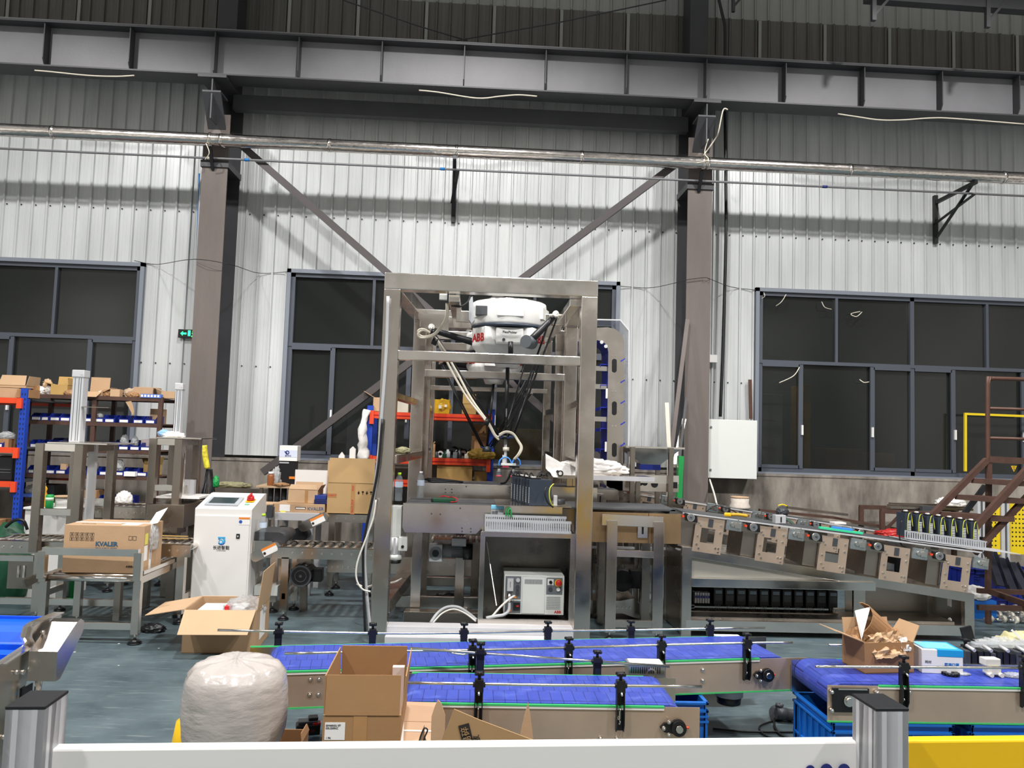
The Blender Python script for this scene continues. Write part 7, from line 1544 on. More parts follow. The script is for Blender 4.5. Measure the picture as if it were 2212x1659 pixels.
for py in (787, 832, 880, 926, 971): 
    q = E_(1314, py); b = MB(); b.box(q.x-.075, q.x, EY+.03, EY+.38, q.z-.004, q.z+.004); b.box(q.x-.078, q.x-.072, EY+.03, EY+.38, q.z-.03, q.z); b.build('cleat', eblue, el, world=True)
for py in (778, 824, 869, 915, 961): q = E_(1350, py); b = MB(); b.prism([(q.x-.045, EY-.005, q.z-.02), (q.x, EY-.005, q.z+.01), (q.x, EY-.005, q.z+.02), (q.x-.045, EY-.005, q.z-.005)], (0, .36, 0)); b.build('cleat', eblue, el, world=True)
cov = [(1345, 1010), (1356, 1010), (1358, 715), (1339, 692), (1246, 690), (1240, 707), (1246, 696), (1337, 698), (1352, 718)]
P = [V(E_(x, y).x, EY-.02, E_(x, y).z) for x, y in cov]
b = MB()
for i, j in ((1, 2), (2, 3), (3, 4)): b.prism([P[i], P[j], P[j]+V(0, .46, 0), P[i]+V(0, .46, 0)], (.003, 0, .003))
b.build('clear_cover', polyc, el, world=True); b = MB()
for i, j in ((1, 2), (2, 3), (3, 4)): b.bar(P[i], P[j], .012, .012)
b.build('cover_edge', alu, el, world=True)
for px, py in ((1300, 739), (1309, 748)): q = E_(px, py, EY-.02); MB().cyl(q, q+V(0, .03, 0), .018, 14).build('guide_roller', alu, el, world=True)
for py in (796, 835, 905): MB().bar(E_(1262, py-1, EY+.05), E_(1313, py+1, EY+.05), .03, .05).build('tie_bar', steel_l, el, world=True)
for px, py in ((1311, 850), (1309, 965)): q = E_(px, py, EY-.01); MB().box(q.x-.012, q.x+.006, EY-.02, EY-.0, q.z-.05, q.z+.05).build('white_handle', paper, el, world=True)
q = E_(1262, 760, EY+.1); MB().box(q.x-.10, q.x+.05, EY+.05, EY+.3, q.z-.02, q.z+.12).build('blue_chute', mat('deep_navy', (20, 26, 70), .5), el, world=True)
b = MB(); c = E_(1345, 1032); 
P = [V(c.x, EY, c.z)]+[V(c.x+.20*math.cos(t), EY, c.z+.0+.135*math.sin(t)) for t in [PI+k*PI/2/8 for k in range(9)]]; b.prism([V(c.x-.2, EY, c.z+.14), V(c.x+.12, EY, c.z+.14), V(c.x+.12, EY, c.z-.13)]+[V(c.x-.02+.19*math.cos(t), EY, c.z+.0+.13*math.sin(t)) for t in [1.5*PI-k*PI/2/8 for k in range(9)]], (0, .40, 0)); b.build('foot_housing', steel, el, world=True)
for x in (E_(1300, 1000).x, E_(1345, 1000).x):
    for y in (EY+.05, EY+.38): MB().bar((x, y, 0), (x, y, c.z-.1), .05, .05, (0, 1, 0)).build('leg', steel_d, el, world=True)
# ---- feed hopper line with the white bag
HY = 7.55; hz = at(1400, 1040, HY).z
hl = thing('hopper_feeder', 'steel hopper over a short feeding conveyor beside the right column', 'feeder', (at(1410, 1000, HY).x, HY+.2, 0))
A_ = [at(1356, 965, HY), at(1474, 970, HY)]; B_ = [at(1398, 1012, HY), at(1426, 1012, HY)]; b = MB(); d = .5
zt_, zb_ = A_[0].z, B_[0].z; x0, x1, u0, u1 = A_[0].x, A_[1].x, B_[0].x, B_[1].x
for q in ([(x0, HY, zt_), (x1, HY, zt_), (u1, HY+.18, zb_), (u0, HY+.18, zb_)], [(x0, HY+d, zt_), (x1, HY+d, zt_), (u1, HY+.3, zb_), (u0, HY+.3, zb_)], [(x0, HY, zt_), (x0, HY+d, zt_), (u0, HY+.3, zb_), (u0, HY+.18, zb_)], [(x1, HY, zt_), (x1, HY+d, zt_), (u1, HY+.3, zb_), (u1, HY+.18, zb_)]): b.prism(q, (.001, .003, 0))
b.build('hopper', steel_l, hl, world=True); MB().bar((x0-.02, HY-.01, zt_), (x1+.02, HY-.01, zt_), .02, .02).build('hopper_rim', steel_l, hl, world=True); MB().box(u0-.04, u1+.04, HY+.15, HY+.33, zb_-.02, zb_+.12).build('blue_throat', mat('throat_blue', (24, 44, 140), .4), hl, world=True)
for px in (1366, 1449):
    x = at(px, 1000, HY-.04).x; MB().bar((x, HY-.04, 0), (x, HY-.04, zt_), .045, .045, (0, 1, 0)).build('post', steel_d, hl, world=True); MB().bar((x, HY+d, 0), (x, HY+d, zt_), .045, .045, (0, 1, 0)).build('post', steel_d, hl, world=True)
a, c = at(1300, 1025, HY-.02), at(1466, 1050, HY-.02); x0, x1 = a.x, c.x
MB().box(at(1365, 1020, HY).x, x1, HY-.02, HY-.01, c.z+.02, c.z+.10).build('upper_guard', steel_l, hl, world=True); sp = MB().box(at(1372, 1040, HY).x, x1, HY-.01, HY-.0, c.z-.06, c.z+.02).build('side_plate', steel, hl, world=True)
for px, rr in ((1393, .045), (1383, .045), (1373+5, .04)): q = at(px, 1043, HY-.012); MB().cyl(q, q+V(0, .003, 0), rr*.65, 14).build('plate_hole', blk, sp, world=True)
q = at(1414, 1046, HY-.013); MB().cyl(q, q+V(0, .003, 0), .035, 18).build('plate_hole', blk, sp, world=True); q = at(1458, 1048, HY-.014); MB().box(q.x-.02, q.x+.02, HY-.03, HY-.01, q.z-.03, q.z+.03).build('bearing', blk, sp, world=True)
sh = thing('side_shelf', 'narrow steel shelf plate holding the white plastic bag', 'shelf', (at(1300, 1030, 6.95).x, 7.0, 0)); a, c = at(1195, 1008, 6.9), at(1412, 1035, 6.9); zs = at(1300, 1026, 6.9).z
MB().box(at(1205, 1020, 6.9).x, c.x, 6.88, 7.25, zs-.04, zs-.01).build('plate', steel, sh, world=True); MB().box(at(1272, 1020, 6.9).x, c.x, 6.86, 6.88, zs-.045, zs-.005).build('front_lip', alu, sh, world=True)
for px in (1232, 1245): x = at(px, 1060, 7.0).x; MB().bar((x, 7.1, 0), (x, 7.1, zs-.04), .05, .05, (0, 1, 0)).build('leg', steel, sh, world=True)
x = c.x-.1; MB().bar((x, 7.1, 0), (x, 7.1, zs-.04), .04, .04, (0, 1, 0)).build('leg', steel_d, sh, world=True)
wb_ = MB(); a = at(1275, 1020, 7.02); wb_.blob((a.x+.02, 7.06, zs-.01), (.62, .26, .14), .35, 2.4, 8, 4); 
wbo = tag(wb_.build('plastic_bag', whitebag, world=True, loc=(a.x, 7.06, zs-.01)), 'crumpled white plastic bag with dark swirl print lying beyond the right frame post', 'bag'); q = at(1211, 1018, 6.86); 
b = MB(); b.prism([(q.x-.13, 6.90, q.z+.02), (q.x-.06, 6.88, q.z-.055), (q.x+.22, 6.88, q.z-.065), (q.x+.25, 6.90, q.z+.03), (q.x+.02, 6.92, q.z+.07), (q.x-.13, 6.95, q.z+.15)], (0, .03, 0)); sid = b.build('bag_side', whitebag, wbo, world=True)
b = MB(); b.ring((q.x, 6.877, q.z-.02), (0, -1, 0), .028, .016, .001, 16); b.cyl((q.x-.025, 6.877, q.z-.005), (q.x-.025, 6.875, q.z-.005), .014, 10); b.build('swirl_print', ink, wbo, world=True)
# ---- rear side conveyor seen right of the frame
a, c = at(1240, 1064, 7.25), at(1342, 1058, 7.25)
sl = thing('side_conveyor', 'low steel belt section with slotted bracket behind the right frame post', 'conveyor', (a.x+.3, 7.5, 0)); zz = at(1300, 1062, 7.25).z
x0, x1 = at(1228, 1060, 7.3).x, at(1345, 1060, 7.3).x; MB().box(x0+.1, x1, 7.56, 7.9, zz-.02, zz).build('belt', dbelt, sl, world=True); MB().box(x0+.1, x1, 7.54, 7.56, zz-.10, zz-.0).build('side_plate', steel_l, sl, world=True); MB().box(at(1318, 1080, 7.4).x, at(1370, 1080, 7.4).x, 7.545, 7.555, zz-.35, zz-.1).build('side_plate', steel_d, sl, world=True)
q = at(1297, 1078, 7.5); o = MB().box(q.x-.035, q.x+.035, 7.51, 7.52, q.z-.07, q.z+.05, .002).build('slotted_plate', steel_l, sl, world=True); MB().box(q.x-.006, q.x+.006, 7.505, 7.51, q.z-.045, q.z+.03).build('slot', blk, o, world=True)
for x in (x0+.2, x1-.05): MB().bar((x, 7.7, 0), (x, 7.7, zz-.03), .06, .06, (0, 1, 0)).build('leg', steel_d, sl, world=True)
# lower machinery between frame and sloped machine
lm = thing('channel_base', 'steel channel base with motor and feet under the tan conveyor end', 'base', (at(1350, 1330, 6.8).x, 6.9, 0))
Y = 6.85; P = [at(1262, 1296, Y), at(1340, 1298, Y), at(1372, 1292, Y), at(1408, 1338, Y), at(1400, 1345, Y), at(1345, 1325, Y), at(1262, 1326, Y)]
MB().prism(P, (0, .30, 0)).build('channel', steel, lm, world=True)
b = MB()
for px in (1333, 1344, 1353, 1361): q = at(px, 1313, Y); b.cyl(q, q+V(0, -.01, 0), .009, 8)
b.build('channel_bolts', steel_l, lm, world=True)
MB().box(at(1445, 1330, 6.8).x, at(1500, 1330, 6.8).x, 6.8, 7.1, .0, .16).build('end_box', steel, lm, world=True); MB().box(at(1275, 1200, 7.2).x, at(1440, 1210, 7.2).x, 7.2, 7.24, at(1300, 1218, 7.2).z, at(1300, 1198, 7.2).z).build('side_rail', steel_d, lm, world=True)
MB().bar(at(1275, 1182, 7.1), at(1470, 1186, 7.1), .03, .02).build('side_rail', alu, lm, world=True); MB().bar(at(1445, 1182, 7.0), (at(1445, 1182, 7.0).x, 7.0, .02), .07, .05, (0, 1, 0)).build('leg', steel, lm, world=True)
q = at(1343, 1253, 7.0); MB().cyl((q.x, 6.95, q.z), (q.x, 7.15, q.z), .095, 24).build('motor', blk, lm, world=True); MB().box(q.x+.08, q.x+.17, 6.98, 7.1, q.z-.07, q.z+.09, .006).build('terminal_box', blk, lm, world=True)
for px, y in ((1297, 6.9), (1387, 7.0), (1464, 6.95)): x = at(px, 1370, y).x; foot(lm, x, y, .18, .055)
for px in (1296, 1389): x = at(px, 1240, 7.02).x; MB().bar((x, 7.02, .12), (x, 7.02, .66), .06, .06, (0, 1, 0)).build('leg', steel_d, lm, world=True)
b = MB(); q = at(1413, 1225, 7.3); b.box(q.x, q.x+.05, 7.3, 7.32, q.z-.2, q.z+.05); b.build('white_card', paper, lm, world=True)
# ---- long sloped machine base
MYf, MYr = 6.34, 6.92; 
def mz(x, z0, z1, xa, xb): return z0+(z1-z0)*(x-xa)/(xb-xa)
mx0, mx1 = fl(1490, 1378).x-.02, 4.17; ztl, ztr = at(1495, 1182, MYf).z, at(2105, 1284, MYf).z
sm = thing('sorting_machine', 'long steel machine base with sloped top carrying roller modules', 'machine', ((mx0+mx1)/2, (MYf+MYr)/2, 0)); zt_ = lambda x: mz(x, ztl, ztr, mx0, mx1)
for y in (MYf, MYr-.05):
    MB().bar((mx0, y+.025, 0), (mx0, y+.025, zt_(mx0)-.0), .085, .05, (0, 1, 0), bev=.003).build('post', steel, sm, world=True); MB().bar((mx1, y+.025, 0), (mx1, y+.025, zt_(mx1)), .085, .05, (0, 1, 0), bev=.003).build('post', steel, sm, world=True)
    MB().bar((mx0-.04, y+.025, zt_(mx0)-.035), (mx1+.04, y+.025, zt_(mx1)-.035), .05, .075, bev=.003).build('top_rail', steel, sm, world=True); MB().bar((mx0, y+.025, .09), (mx1, y+.025, .09), .05, .085, bev=.003).build('base_rail', steel_l if y == MYf else steel, sm, world=True)
b = MB(); b.prism([(mx0, MYf+.06, zt_(mx0)-.005), (mx1, MYf+.06, zt_(mx1)-.005), (mx1, MYr-.06, zt_(mx1)-.005), (mx0, MYr-.06, zt_(mx0)-.005)], (0, 0, .006)); b.build('top_plate', steel_d, sm, world=True)
MB().box(mx0-.04, mx0-.035, MYf, MYr, .02, zt_(mx0)-.05).build('end_panel', steel_d, sm, world=True)
ep = MB().box(mx1+.0, mx1+.005, MYf+.04, MYr-.04, .06, zt_(mx1)-.05).build('end_panel', steel_d, sm, world=True)
xm = at(1889, 1260, MYf).x; zr_ = at(1700, 1262, MYf).z
b = MB(); b.prism([(mx0+.04, MYf+.03, zt_(mx0)-.07), (xm, MYf+.03, zt_(xm)-.07), (xm, MYf+.03, zr_), (mx0+.04, MYf+.03, zr_)], (0, .004, 0)); b.build('upper_panel', mat('satin_panel', (158, 156, 148), .5, .5), sm, world=True)
MB().bar((mx0+.04, MYf+.0, zr_), (xm, MYf+.0, zr_-.0), .05, .07, bev=.003).build('mid_rail', steel_l, sm, world=True); xk = at(1860, 1300, MYf).x
MB().bar((xk, MYf+.04, .12), (xk, MYf+.04, zr_), .10, .03, (0, 1, 0)).build('divider', steel, sm, world=True)
MB().box(xk+.06, mx1-.12, MYf+.40, MYf+.405, .12, zt_(xk)-.12).build('back_panel', steel_d, sm, world=True); MB().box(mx0, xk, MYr-.08, MYr-.07, .08, zr_+.02).build('back_panel', mat('black_backboard', (26, 27, 28), .6), sm, world=True)
MB().bar((mx0+.05, MYf+.2, .14), (mx1-.1, MYf+.2, .14), .3, .02).build('floor_tray', steel_d, sm, world=True)
x = mx1-.03
for zz2, w2, nm in ((.355, .05, 'square'), (.26, .05, 'square')): MB().box(x-.055, x-.05, MYf+.12, MYf+.12+w2, zz2, zz2+.06).build('cutout', paper, ep, world=True)
MB().cyl((x-.055, MYf+.14, .14), (x-.05, MYf+.14, .14), .025, 16).build('cutout', paper, ep, world=True)
# electrics inside
iz = .195
b = MB(); b.box(mx0+.05, xk-.06, MYr-.12, MYr-.09, iz-.06, iz-.045); b.build('din_rail', steel_l, sm, world=True)
I0 = None
for i in range(11):
    px = 1552+i*24.8; p = at(px, 1285, MYf+.36)
    if I0 is None:
        I0 = thing('frequency_inverter', 'x', 'inverter', (0, 0, 0)); MB().box(-.040, .040, 0, .12, -.07, .075, .006).build('case', blk, I0); MB().box(-.026, .03, -.003, 0, .03, .058).build('display', bluelit, I0); MB().box(-.03, .03, -.002, 0, -.03, .02).build('front_cover', dgrey, I0)
        b = MB()
        for k in range(4): b.tube([(-.025+k*.014, .01, -.065), (-.028+k*.014, -.01, -.085), (-.022+k*.014, .0, -.10)], .002, 5, 3)
        b.build('lead_wires', lgrey, I0); o = I0
    else: o = dup(I0)
    o.location = (p.x, MYf+.36, iz+.055); o['label'] = '%s black inverter from the left inside the sloped machine base' % ORD[i]; o['group'] = 'black inverters in the sloped machine'
for i in range(6):
    p = at(1503+i*5.6, 1290, MYf+.36); b = MB(); b.box(p.x-.009, p.x+.009, MYf+.36, MYf+.43, iz+.0, iz+.09, .002); o = b.build('breaker', alu, world=True, loc=(p.x, MYf+.36, iz)); tag(o, '%s small circuit breaker from the left inside the sloped machine' % ORD[i], 'breaker', 'breakers in the sloped machine'); MB().box(p.x-.006, p.x+.006, MYf+.352, MYf+.36, iz+.045, iz+.065).build('blue_toggle', mat('toggle_blue', (40, 60, 160), .4) if 'toggle_blue' not in MATS else MATS['toggle_blue'], o, world=True)
for k, zz2 in enumerate((.13, .11, .09)): MB().box(mx0+.06, xk-.08, MYf+.10+.07*(2-k), MYf+.13+.07*(2-k), zz2, zz2+.025).build('cable_trough', [steel, steel_d, steel][k], sm, world=True)
b = MB()
for i in range(34): x = mx0+.16+i*.022; b.tube([(x, MYf+.33, .145), (x+.006, MYf+.30, .165), (x+.014, MYf+.27, .14)], .0035, 5, 3)
tag(b.build('wiring', steel_d, sm, world=True), kind='stuff')
# ---- roller modules (two parallel lines)
def module_proto():
    r = thing('belt_module', 'x', 'module', (0, 0, 0)); W = .40
    pl_ = MB(); pl_.prism([(0, 0, .02), (.24, 0, .02), (.24, 0, -.27), (0, 0, -.27)], (0, .006, 0), hole=[(.055, 0, -.07), (.17, 0, -.07), (.17, 0, -.19), (.055, 0, -.19)]); p_ = pl_.build('side_plate', steel_w, r)
    b = MB()
    for x, z in ((.03, -.03), (.045, -.05), (.215, -.03), (.215, -.09), (.03, -.14), (.215, -.22), (.03, -.21), (.19, -.22), (.05, -.24), (.215, -.25)): b.cyl((x, 0, z), (x, -.007, z), .0075, 8)
    tag(b.build('rivets', steel_l, p_), kind='stuff')
    b = MB(); b.box(.105, .145, -.004, 0, -.055, .01); b.build('notch', dgrey, p_)
    MB().box(0, .24, W-.006, W, -.27, .02).build('side_plate', steel_d, r); MB().box(-.11, -.0, .03, .036, -.25, -.02).build('dark_panel', steel_d, r); MB().box(-.115, -.11, .03, W-.02, -.25, -.02).build('end_panel', steel_d, r)
    MB().box(-.23, -.0, -.004, .002, -.05, .02).build('connecting_plate', steel_d, r)
    k = MB(); k.cyl((-.055, 0, .0), (-.055, -.035, 0), .032, 20); ko = k.build('roller_end', steel_l, r); MB().ring((-.055, -.035, 0), (0, -1, 0), .024, .012, .003, 18).build('end_ring', mgrey, ko); MB().cyl((-.055, -.035, 0), (-.055, -.042, 0), .009, 6).build('hex_bolt', dgrey, ko)
    b = MB(); b.prism([(-.11, -.001, .03), (.0, -.001, .02), (.01, -.001, -.035), (-.09, -.001, -.03)], (0, -.018, 0)); b.build('bearing_block', blk, r); MB().box(-.125, -.105, -.02, 0, -.008, .008).build('orange_tip', orange, r)
    b = MB(); b.box(.25, .38, -.02, .01, -.055, .035, .003); zo = b.build('zinc_coupling', zinc, r); b = MB(); b.cyl((.30, -.02, -.005), (.30, -.034, -.005), .018, 12); b.box(.32, .37, -.03, -.018, -.03, .015, .003); b.box(.335, .345, -.035, -.02, .0, .05); b.build('clamp_screw', steel_l, zo)
    return r
slope = math.atan2(-.245, 2.10); MP = module_proto()
KN = [(1493, 1120), (1628, 1143), (1765, 1162), (1901, 1183), (2031, 1203)]; k0, k4 = at(*KN[0], 6.30), at(*KN[4], 6.30); dX = (k4-k0)/4
for i in range(5):
    p = k0+dX*i; o = MP if i == 0 else dup(MP); o.location = (p.x+.055, 6.34, p.z); o.rotation_euler = (0, math.atan2(k0.z-k4.z, k4.x-k0.x), 0)
    o['label'] = '%s roller module from the left on the front sloped line' % ORD[i]; o['group'] = 'roller modules of the front line'
sl_a = math.atan2(k0.z-k4.z, k4.x-k0.x)
fb = thing('sloped_belt', 'dark narrow belt on top of the front sloped line of modules', 'belt', (k0.x, 6.5, k0.z)); a, c = k0+V(-.06, 0, .045), k4+V(.33, 0, .045); dn = (c-a).normalized(); up_ = V(-dn.z, 0, dn.x)
MB().bar((a.x, 6.55, a.z), (c.x, 6.55, c.z), .38, .012).build('belt', dbelt, fb, world=True); MB().bar((a.x, 6.335, a.z-.005), (c.x+.05, 6.335, c.z-.005), .012, .014).build('edge_strip', alu, fb, world=True)
# back line
BK = [(1370, 1068), (1469, 1086), (1567, 1103), (1665, 1119), (1764, 1135)]; b0, b4 = at(*BK[0], 8.3), at(*BK[4], 8.3); dB = (b4-b0)/4; sl_b = math.atan2(b0.z-b4.z, b4.x-b0.x)
for i in range(6):
    p = b0+dB*i; o = dup(MP); o.location = (p.x+.055, 8.34, p.z); o.rotation_euler = (0, sl_b, 0); o['label'] = '%s roller module from the left on the rear sloped line' % ORD[i]; o['group'] = 'roller modules of the rear line'
bbk = thing('sloped_belt', 'dark narrow belt on top of the rear sloped line near the wall', 'belt', (b0.x, 8.5, b0.z)); a2, c2 = b0+V(-.3, 0, .045), b4+V(.9, 0, -.075)
MB().bar((a2.x, 8.55, a2.z), (c2.x, 8.55, c2.z), .38, .012).build('belt', dbelt, bbk, world=True); MB().bar((a2.x, 8.335, a2.z-.005), (c2.x+.05, 8.335, c2.z-.005), .012, .014).build('edge_strip', alu, bbk, world=True)
zb = b0.z-.27; r = thing('rear_machine_base', 'dull steel base carrying the rear sloped line of modules', 'base', ((b0.x+c2.x)/2, 8.5, 0))
MB().prism([(b0.x-.1, 8.36, b0.z-.28), (c2.x, 8.36, c2.z-.33), (c2.x, 8.36, c2.z-.42), (b0.x-.1, 8.36, b0.z-.37)], (0, .36, 0)).build('top_rail', steel, r, world=True)
for x in (b0.x, (b0.x+c2.x)/2, c2.x-.05):
    for y in (8.38, 8.68): MB().bar((x, y, 0), (x, y, mz(x, b0.z-.35, c2.z-.40, b0.x, c2.x)), .07, .05, (0, 1, 0)).build('leg', steel_d, r, world=True)
# ---- things on the lines
def onbelt(px, Y, base=None):
    q = at(px, 1100, Y); a_, c_ = (a, c) if Y < 7.5 else (a2, c2); return V(q.x, Y, mz(q.x, a_.z, c_.z, a_.x, c_.x)+.010)
ts = thing('servo_tray', 'long pale steel strip under the servo drives on the front sloped line', 'tray', onbelt(2030, 6.42)); p0, p1 = onbelt(1945, 6.48), onbelt(2150, 6.48); MB().bar((p0.x, 6.50, p0.z+.004), (p1.x+.12, 6.50, p1.z+.004), .32, .006).build('strip', alu, ts, world=True)
for i in range(7):
    p = onbelt(1950+i*23.5, 6.5); o = dup(S0); o.location = (p.x-.015, 6.44, p.z+.03-.012*0); o.scale = (1.15, .75, .98); o.rotation_euler = (0, 0, .0); o['label'] = '%s slate blue servo drive from the left on the front sloped line' % ORD[i]; o['group'] = 'servo drives on the sloped line'
    b = MB(); zt2_ = p.z+.22; b.tube([(p.x+.005, 6.44, zt2_-.16), (p.x+.0, 6.425, zt2_-.06), (p.x+.015, 6.43, zt2_+.005), (p.x+.045, 6.45, zt2_), (p.x+.048, 6.43, zt2_-.10)], .0028, 6, 4); b.build('earth_wire', cabley, o, world=True)
    b = MB(); b.cyl((p.x+.01, 6.50, zt2_+.02), (p.x+.04, 6.50, zt2_+.02), .012, 8); b.build('white_plug', paper, o, world=True)
p0, p1 = onbelt(1958, 6.38), onbelt(2130, 6.38); duct('grey slotted duct before the servo drives on the sloped line', (p0.x, 6.37, p0.z+.012), (p1.x, 6.37, p1.z+.012), .075, .04, 34)
wire([at(1948, 1125, 6.36), at(1943, 1150, 6.36), at(1946, 1175, 6.36), at(1956, 1182, 6.36)], .006, cable, 'drive_cable', 'black cable bowing at the left end of the servo row on the sloped line')
p0, p1 = onbelt(1772, 6.42), onbelt(1860, 6.42)
for pa, pb_, m, lab, dz in ((1770, 1862, teal, 'long teal plastic strip lying on the front sloped line', .012), (1798, 1840, hoseb, 'short light blue strip lying on the teal one', .03)):
    q0, q1 = onbelt(pa, 6.40), onbelt(pb_, 6.40); b = MB(); b.bar(q0+V(0, 0, dz), q1+V(0, 0, dz), .045, .020, bev=.003); tag(b.build('plastic_strip', m, world=True, loc=q0), lab, 'strip')
p = onbelt(1685, 6.45); r = thing('sensor_bracket', 'small pale metal bracket with dark slot standing on the front line', 'bracket', p, .1); MB().box(-.05, .045, -.02, .04, .0, .07, .004).build('plate', alu, r); MB().box(-.006, .006, -.0215, -.02, .01, .055).build('slot', blk, r); MB().bar((.03, .02, .06), (.13, .03, .0), .02, .02).build('green_arm', mat('grey_green', (84, 110, 96), .5), r)
p = onbelt(1580, 6.5); r = thing('yellow_pliers', 'yellow handled hand tool hanging over the front line', 'tool', p, -.35); MB().box(-.06, .0, -.03, .02, .0, .03, .01).build('head', yel, r); MB().tube([(0, 0, .015), (.06, .0, .018), (.13, .01, .01)], .014, 10).build('grip', mat('amber_grip', (206, 160, 30), .4), r)
wire([onbelt(1525, 6.5)+V(0, 0, .01), onbelt(1545, 6.5)+V(0, 0, .07), onbelt(1575, 6.5)+V(0, 0, .06), onbelt(1600, 6.5)+V(0, 0, .02)], .005, cable, 'loose_lead', 'black cord arching over the front line beside the yellow tool')
p = onbelt(1598, 8.5); r = thing('white_roll', 'white cloth-wrapped bundle with brown top on the rear line', 'roll', p); MB().lathe([(.001, 0), (.11, 0), (.115, .02), (.095, .06), (.10, .11), (.085, .125), (.001, .12)], n=18).build('bundle', mat('off_white_cloth', (214, 204, 192), .8, 0, .1, 20, .3, 40), r); MB().ring((0, 0, .115), (0, 0, 1), .10, .06, .015, 18).build('brown_rim', card_l, r)
p = onbelt(1690, 8.5); r = thing('motor_part', 'small dark part with yellow ring on the rear line', 'part', p); MB().blob((0, 0, 0), (.13, .12, .09), .35, 4, 3, 2).build('body', dgrey, r); MB().tube([(-.05, 0, .10), (0, .0, .115), (.05, 0, .10)], .008, 8).build('yellow_ring', yel2, r)
p = onbelt(1810, 8.45); tag(MB().box(-.07, .07, -.05, .05, 0, .02).build('paper_pad', paper, loc=p, rz=.1), 'white paper pad lying on the rear line at its right part', 'paper')
p = onbelt(1880, 8.5); rb_ = MB(); rb_.blob((0, 0, 0), (.42, .2, .08), .5, 4, 9, 3); tag(rb_.build('red_packets', mat('red_wrapper', (190, 44, 40), .35, 0, .4, 30), loc=(p.x+.12, 8.2, p.z-.05)), 'red and white plastic packets at the right end of the rear line', 'packet')
# ---- leaning profiles behind hopper
r = thing('leaning_profiles', 'bundle of grey profiles leaning on the right column', 'profile', at(1470, 1000, 9.2))
for k, (xa, ya, xb, yb_, m, w_) in enumerate(((1485, 690, 1448, 990, col_paint, .05), (1478, 905, 1455, 1010, steel_d, .05), (1482, 860, 1466, 1010, black_m, .03))): MB().bar(at(xa, ya, 9.4), at(xb, yb_, 9.1), .02, w_, (1, 0, 0)).build('bar', m, r, world=True)
MB().bar(at(1440, 870, 9.2), at(1446, 990, 9.1), .02, .05, (1, 0, 0)).build('pale_board', cream_m, r, world=True); b = MB(); b.bar(at(1446, 990, 9.1), V(at(1446, 990, 9.1).x, 9.1, 0), .05, .04, (0, 1, 0)); b.build('pale_board', cream_m, r, world=True)
MB().bar(at(1470, 985, 9.0), at(1466, 1080, 9.0), .06, .09, (0, 1, 0)).build('green_sheet', grn_v, r, world=True)
# ---- brown stairs
ST = 7.0; brw = rust
st = thing('step_ladder', 'brown steel platform stairs with handrail at the right edge', 'stairs', (at(2135, 1200, ST).x, ST+.2, 0))
def S(nm, p, q, w=.04, h=.04, Y0=ST, Y1=None, m=rust): Y1 = Y1 or Y0; MB().bar(at(*p, Y0), at(*q, Y1), w, h).build(nm, m, st, world=True)
b = MB(); b.tube([at(2135, 1270, ST+.0), at(2134, 1000, ST), at(2134, 830, ST), at(2142, 819, ST), at(2160, 818, ST), at(2290, 822, ST)], .02, 10, 3); b.build('handrail', rail_br, st, world=True)
for y in (882, 946): b = MB(); b.cyl(at(2136, y, ST), at(2290, y+5, ST), .015, 10); b.build('handrail_bar', rail_br, st, world=True)
S('post', (2136, 990), (2134, 1280)); S('platform_rail', (2134, 992), (2290, 1000), .05, .06)
S('stringer', (2132, 993), (1986, 1140), .05, .05); S('stringer', (2240, 990), (2098, 1148), .05, .055, ST-.35, ST-.35); S('lower_brace', (2240, 1050), (2105, 1195), .04, .05, ST-.30, ST-.30)
S('dark_brace', (2128, 1050), (2060, 1140), .03, .05, ST+.5, ST+.5, black_m)
for (xa, ya, xb, yb_) in ((2098, 1033, 2202, 1046), (2062, 1068, 2170, 1083), (2027, 1105, 2140, 1122)):
    P, Q = at(xa, ya, ST), at(xb, yb_, ST-.33); z = P.z; x1_ = at(xb, yb_, ST-.35).x
    b = MB(); b.prism([(P.x, ST, z), (x1_, ST-.35, z), (x1_+.22, ST-.35, z), (P.x+.24, ST, z)], (0, 0, -.045)); b.build('tread', rust, st, world=True)
for (xa, xb, y) in ((2152, 2240, 1080), (2138, 2170, 1122), (2118, 2140, 1163)): S('dark_bracket', (xa, y), (xb, y+2), .03, .03, ST+.1, ST+.1, black_m)
S('foot_rail', (2112, 1276), (2290, 1282), .04, .045); S('foot_rail', (2134, 1276), (2260, 1320), .04, .05, ST, ST-.5); S('foot_rail', (2112, 1312), (2290, 1316), .04, .045, ST-.3, ST-.3)
for x in (at(2134, 1280, ST).x, at(2280, 1280, ST).x): MB().bar((x, ST, 0), (x, ST, .15), .04, .04, (0, 1, 0)).build('leg', rust, st, world=True)
P = at(2190, 1012, ST-.03); w_ = MB(); w_.prism([(P.x-.028, ST-.032, P.z+.024), (P.x+.028, ST-.032, P.z+.024), (P.x, ST-.032, P.z-.03)], (0, .003, 0)); ws = w_.build('warning_triangle', yel, st, world=True); w_ = MB(); w_.box(P.x-.003, P.x+.003, ST-.035, ST-.032, P.z-.014, P.z+.006); w_.box(P.x-.016, P.x+.016, ST-.035, ST-.032, P.z+.014, P.z+.018); w_.build('warning_print', ink, ws, world=True)
